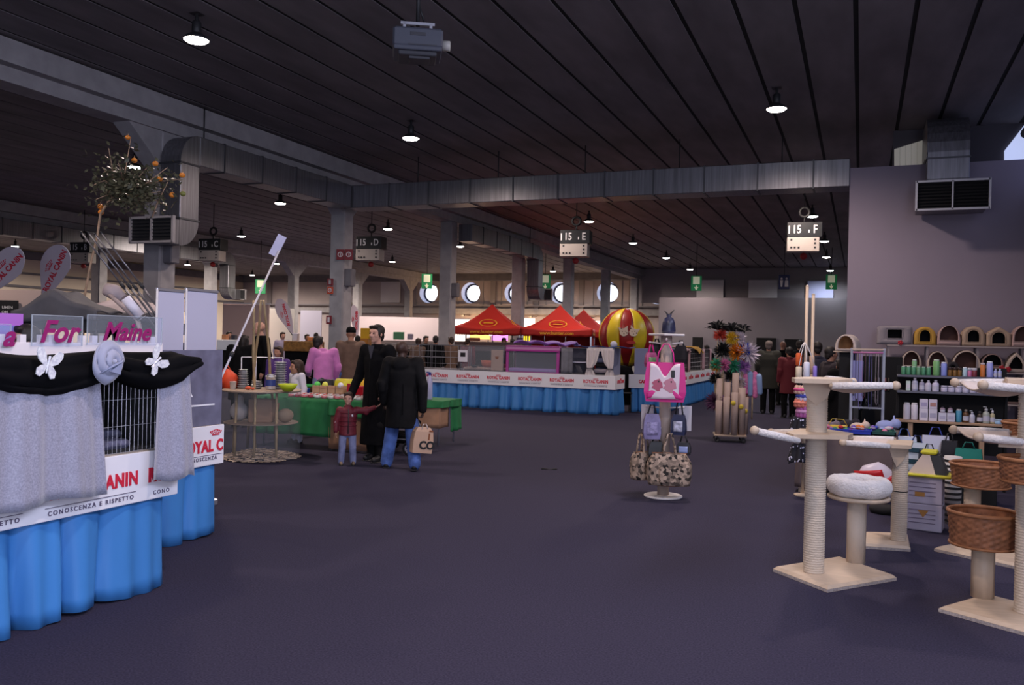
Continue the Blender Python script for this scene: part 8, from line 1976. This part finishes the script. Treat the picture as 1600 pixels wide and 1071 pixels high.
bottle('can', 1463, Z3, 10.5 * kx, 28 * kx, (110, 160, 100), (185, 200, 180), 'tallest green can in the middle of the top shelf', gT)
bottle('can', 1475, Z3, 9.5 * kx, 24 * kx, (130, 140, 205), (205, 205, 220), 'lilac blue can right of the tallest green one', gT)
for i in range(3): bottle('jar', 1484.5 + 7.6 * i, Z3, 6.8 * kx, 15 * kx, (120, 85, 40), (60, 45, 40), og[i] + ' from the left of the amber jars on the top shelf', gT)
bottle('can', 1508, Z3, 7.5 * kx, 16 * kx, (165, 190, 200), (220, 220, 225), 'pale aqua can right of the amber jars', gT)
bottle('jar', 1515.5, Z3, 6.8 * kx, 15 * kx, (190, 110, 150), (215, 210, 215), 'pink jar on the top shelf', gT); bottle('jar', 1523, Z3, 8 * kx, 15 * kx, (120, 50, 60), (215, 210, 215), 'dark red jar with a white lid on the top shelf', gT)
bottle('can', 1536, Z3, 8 * kx, 24 * kx, (190, 110, 50), (200, 190, 195), 'orange can on the top shelf near the right end', gT); bottle('can', 1547, Z3, 10 * kx, 27 * kx, (150, 155, 215), (215, 215, 225), 'broad lavender can at the right of the top shelf', gT)
bottle('bottle', 1556, Z3, 6 * kx, 15 * kx, (165, 170, 215), (210, 210, 225), 'small lavender bottle, left of the last pair on the top shelf', gT); bottle('bottle', 1563, Z3, 6 * kx, 15 * kx, (165, 170, 215), (210, 210, 225), 'small lavender bottle at the right end of the top shelf', gT)
for i, (px_, w_, h_, c_) in enumerate(((1419.5, 7, 17, (190, 205, 195)), (1430, 10, 23, (165, 165, 185)), (1441, 9, 20, (150, 145, 165)), (1451, 10, 19, (190, 185, 200)), (1462.5, 11, 20, (200, 195, 215)))):
    bottle('bottle' if i else 'box', px_, Z2, w_ * kx, h_ * kx, c_, (205, 200, 205), og[i] + ' from the left among the pale bottles of the middle shelf', gM)
for i in range(6): bottle('jar', 1476 + 11.2 * i, Z2, 10.5 * kx, 11 * kx, (190, 185, 205), (205, 200, 215), og[i] + ' from the left of the low white jars on the middle shelf', gM)
for i in range(2): bottle('can', 1418 + 12 * i, Z1, 11 * kx, 30 * kx, (205, 198, 205), (215, 210, 212), ('left', 'right')[i] + ' of two round topped white canisters on the wooden shelf', gB)
for i in range(2):
    bottle('box', 1444.5 + 14.5 * i, Z1, 13.4 * kx, 21 * kx, (205, 198, 208), (165, 160, 180), ('left', 'right')[i] + ' lower white carton of the stacked pairs on the wooden shelf', gB)
    bottle('box', 1444.5 + 14.5 * i, Z1 + 21.2 * kx, 13 * kx, 16 * kx, (200, 190, 205), (170, 120, 110) if i else (160, 150, 180), ('left', 'right')[i] + ' upper white carton of the stacked pairs on the wooden shelf', gB)
    bottle('box', 1474 + 13.5 * i, Z1, 12.4 * kx, 15 * kx, (200, 198, 212), (175, 172, 195), ('left', 'right')[i] + ' small white carton under a dark capped bottle', gB)
    bottle('bottle', 1474.5 + 12 * i, Z1 + 15.3 * kx, 8 * kx, 10 * kx, (150, 130, 145), (60, 50, 60), ('left', 'right')[i] + ' dark capped bottle standing on a small white carton', gB)
bottle('can', 1500, Z1, 9 * kx, 22 * kx, (70, 140, 170), (200, 200, 205), 'turquoise can on the wooden shelf', gB); bottle('bottle', 1511, Z1, 9.5 * kx, 22 * kx, (90, 60, 35), (150, 140, 130), 'brown bottle right of the turquoise can', gB)
bottle('pump', 1521, Z1, 9 * kx, 18 * kx, (190, 190, 205), (200, 200, 210), 'white pump bottle right of the brown one', gB); bottle('bottle', 1533, Z1, 9 * kx, 20 * kx, (60, 50, 40), (70, 66, 70), 'dark olive bottle in front of the right leg of the shelf', gB)
bottle('pump', 1543, Z1, 11 * kx, 25 * kx, (165, 170, 160), (190, 190, 195), 'grey green pump bottle near the right end of the wooden shelf', gB); bottle('pump', 1553, Z1, 8 * kx, 22 * kx, (175, 165, 130), (205, 205, 215), 'beige spray bottle at the right end of the wooden shelf', gB)
bottle('jar', 1562, Z1, 11 * kx, 8 * kx, (150, 185, 215), (180, 200, 220), 'low pale blue tub at the right end of the wooden shelf', gB)

# ================================================================== BAG HEAP, LITTER BOXES AND BIN
def fl(px, D): p = at(px, 700, D); return Vector((p.x, p.y, 0))
def carrier(label, px, D, w, d, h, z, cols, stripes=0, rz=0.0, lean=0.0):
    h = z + h - .205; z = .205; p = fl(px, D); t = thing('shopping_bag', label, 'bag', (p.x, p.y, z), facing(p) + rz, 'bags heaped before the grooming shelves'); m_ = MB()
    m_.T((0, 0, 0), 0, lean); tote(m_, w, d, h, .9, 1.03); m_.build('body', colm(cols[0], .45), t)
    for k in range(stripes):
        m_ = MB(); m_.T((0, 0, 0), 0, lean); zz = h * (.2 + .6 * k / max(1, stripes - 1)) if stripes > 1 else h * .4; m_.box((0, -d * .54, zz), (w * .96, .01, h * (.36 / max(1, stripes)) if stripes > 1 else h * .4), .003); m_.build('printed_band', colm(cols[1], .45), t)
    m_ = MB(); m_.T((0, 0, 0), 0, lean); m_.tube([(-w * .25, -d * .2, h * .96), (-w * .12, -d * .1, h * 1.18), (w * .12, -d * .1, h * 1.18), (w * .25, -d * .2, h * .96)], .007, 6); m_.build('handle', colm(cols[-1], .6), t)
    return t
m_ = MB(); m_.box((0, 0, .1), (1.05, .8, .2), .01); pz = fl(1462, 9.25); o = m_.build('storage_plinth', M_black, None, pz, R(2)); tag(o, 'dark low plinth under the heaped shopping bags', 'plinth')
carrier('white shopping bag with a teal band at the left of the heap', 1412, 9.35, .26, .12, .34, .32, ((205, 210, 225), (10, 120, 105), (60, 90, 160)), 2, R(10))
carrier('white bag with dark teal stripes second from the left of the heap', 1432, 9.2, .22, .12, .36, .25, ((190, 200, 210), (20, 60, 75), (30, 50, 110)), 3, R(-12), R(-6))
carrier('white bag with blue and black print in the middle of the heap', 1462, 9.3, .28, .12, .40, .28, ((190, 190, 205), (40, 42, 60), (45, 60, 140)), 1, R(6), R(-5))
carrier('black handled bag right of the blue printed one in the heap', 1484, 9.2, .16, .12, .34, .30, ((30, 28, 34), (200, 195, 205), (20, 20, 24)), 1, R(-8))
carrier('teal striped white bag low in the heap behind the yellow handle', 1478, 8.9, .16, .10, .30, .12, ((205, 210, 215), (40, 150, 150), (200, 200, 210)), 3, R(14))
carrier('glossy teal bag at the right end of the heap', 1514, 9.0, .26, .14, .36, .22, ((10, 120, 105), (20, 140, 125), (10, 100, 90)), 0, R(-4))
carrier('black bag with a magenta stripe low in the middle of the heap', 1452, 8.95, .2, .12, .26, .3, ((22, 20, 26), (170, 50, 110), (20, 20, 24)), 1, R(4))
for px_, lab, D_ in ((1412, 'l', 9.35),): pass
# red and white sack
p = fl(1371, 8.9); t = thing('food_sack', 'red and white pet food sack behind the short cat tree', 'sack', (p.x, p.y, 0), facing(p) + R(8))
m_ = MB(); m_.T((0, 0, .22), 0, 0, R(-18)); rings = []
for i in range(9):
    f = i / 8; kx_ = .19 * (math.sin(PI * min(.97, max(.03, f))) ** .35); rings.append([(kx_ * math.cos(2 * PI * j / 20), .085 * (math.sin(PI * min(.97, max(.03, f))) ** .5) * math.sin(2 * PI * j / 20), -.2 + .4 * f) for j in range(20)])
m_.loft(rings); m_.build('sack', colm((205, 195, 205), .35), t)
m_ = MB(); m_.T((0, 0, .22), 0, 0, R(-18)); m_.surf(lambda u, v: (-.185 + .37 * u, -.088 * math.sin(PI * (.08 + .84 * u)) - .004, -.17 + .13 * (1 - v) + .09 * u), 16, 4, .004); m_.build('red_band', colm((190, 30, 35), .35), t)
m_ = MB(); m_.T((0, 0, .22), 0, 0, R(-18)); m_.surf(lambda u, v: (-.18 + .26 * u, -.090 * math.sin(PI * (.08 + .6 * u)) - .004, .04 + .14 * (1 - v) - .05 * u), 12, 4, .004); m_.build('red_patch', colm((190, 30, 35), .35), t)
m_ = MB()
for k_ in range(3): m_.T((-.02, -.092, .22 + .03 * k_), 0, 0, R(-18)); m_.box((0, 0, 0), (.13 - .03 * k_, .004, .012))
m_.build('printed_lines', colm((170, 30, 40), .4), t)
# two stacked white litter cartons and the yellow lidded scoop bin
c = gr(1429, 836); d_ = gr(1468, 829); rz_ = math.atan2(d_.y - c.y, d_.x - c.x) * 0 + R(2)
M_ctn = mat('carton_lilac', (.46, .42, .52), .6, var=.1, scale=6); M_prn = mat('print_grey', (.20, .17, .24), .6); M_gold = mat('print_gold', (.42, .20, .05), .6)
bw, bd_, bh = .30, .26, .235; pc_ = gr(1440, 830) + Vector((.03, .12, 0))
for k in range(2):
    t = thing('litter_carton', ('lower', 'upper')[k] + ' of two stacked white printed cartons between the cat trees', 'carton', (pc_.x, pc_.y, .002 + k * (bh + .004)), R(-9), 'stacked white cartons')
    m_ = MB(); m_.box((0, 0, bh / 2), (bw * (1 - .02 * k), bd_, bh), .006); m_.build('box', M_ctn, t)
    m_ = MB(); m_.prism([(-.045, bh * .78), (.045, bh * .78), (0, bh * .5)], -bd_ / 2 - .003, -bd_ / 2, 'Y') if k == 0 else m_.box((-.03, -bd_ / 2 - .001, bh * .35), (.08, .003, .04)); m_.build('gold_emblem', M_gold, t)
    for j in range(4):
        m_ = MB(); m_.box((-.01, -bd_ / 2 - .001, bh * (.30 + .16 * j)), (bw * .72, .002, .008)); m_.build('printed_line', M_prn, t)
    m_ = MB(); m_.box((bw / 2 - .003, 0, bh - .03), (.012, .1, .02)); m_.build('hand_hold', M_dark, t)
zt_ = .002 + 2 * (bh + .004); t = thing('litter_bin', 'white and black litter bin with a yellow rim and handle on the stacked cartons', 'litter bin', (pc_.x + .02, pc_.y, zt_), R(-9))
M_yel = mat('plastic_yellow', (.55, .50, .03), .4)
m_ = MB(); m_.box((0.02, -.02, .012), (.36, .30, .024), .01); m_.build('rim', M_yel, t)
m_ = MB(); m_.loft([[(-.15, -.12, .024), (.07, -.12, .024), (.07, .12, .024), (-.15, .12, .024)], [(-.04, -.09, .19), (.02, -.09, .19), (.02, .09, .19), (-.04, .09, .19)]], smooth=False); m_.build('white_hood', colm((205, 185, 170), .5), t)
m_ = MB(); m_.loft([[(.072, -.12, .024), (.16, -.12, .024), (.16, .12, .024), (.072, .12, .024)], [(.022, -.09, .19), (.10, -.09, .19), (.10, .09, .19), (.022, .09, .19)]], smooth=False); m_.build('black_side', M_dark, t)
m_ = MB(); m_.box((.01, 0, .21), (.13, .2, .03), .01); m_.build('handle', M_yel, t)
p = fl(1473, 8.5); m_ = MB(); m_.box((0, 0, .2), (.10, .22, .40), .01); o = m_.build('yellow_carton', mat('carton_yellow', (.55, .30, .02), .5), None, p, facing(p)); tag(o, 'tall yellow carton right of the stacked white cartons', 'carton')
p = fl(1490, 8.0); t = thing('striped_scratcher', 'black and white striped scratching drum behind the wicker baskets', 'scratcher', (p.x, p.y, 0))
m_ = MB(); m_.lathe([(.075, 0), (.075, .62)], n=24); m_.build('drum', colm((190, 185, 180), .7), t)
for k in range(12):
    m_ = MB(); m_.lathe([(.0765, .02 + .05 * k), (.0765, .042 + .05 * k)], n=24, cap0=False, cap1=False); m_.build('black_stripe', M_dark, t)
p = gr(1385, 802); m_ = MB(); m_.lathe([(.14, 0), (.16, .03), (.15, .06), (.08, .07)], n=24); o = m_.build('round_mat', M_black, None, (p.x, p.y, 0.001)); tag(o, 'dark round cushion on the floor behind the short cat tree', 'cushion')
p = gr(1486, 775); m_ = MB(); m_.box((0, 0, .06), (.2, .1, .12), .02); o = m_.build('plum_box', mat('box_plum', (.16, .03, .08), .5), None, (p.x - .02, p.y + .35, 0.001)); tag(o, 'small plum coloured box on the floor beside the striped drum', 'box')
p = gr(1468, 812); m_ = MB(); m_.box((0, 0, .07), (.12, .12, .14), .01); o = m_.build('lilac_box', mat('box_lilac', (.4, .38, .6), .5), None, (p.x + .08, p.y + .15, 0.001)); tag(o, 'small lilac box on the floor right of the stacked white cartons', 'box')
# scrap of paper on the carpet
p = gr(858, 734); m_ = MB(); m_.surf(lambda u, v: (-.1 + .2 * u, -.03 + .06 * v, .006 + .006 * math.sin(u * 9)), 8, 4, .003); o = m_.build('fabric_scrap', M_black, None, p, .3); tag(o, 'dark scrap lying on the open carpet in the middle', 'scrap')
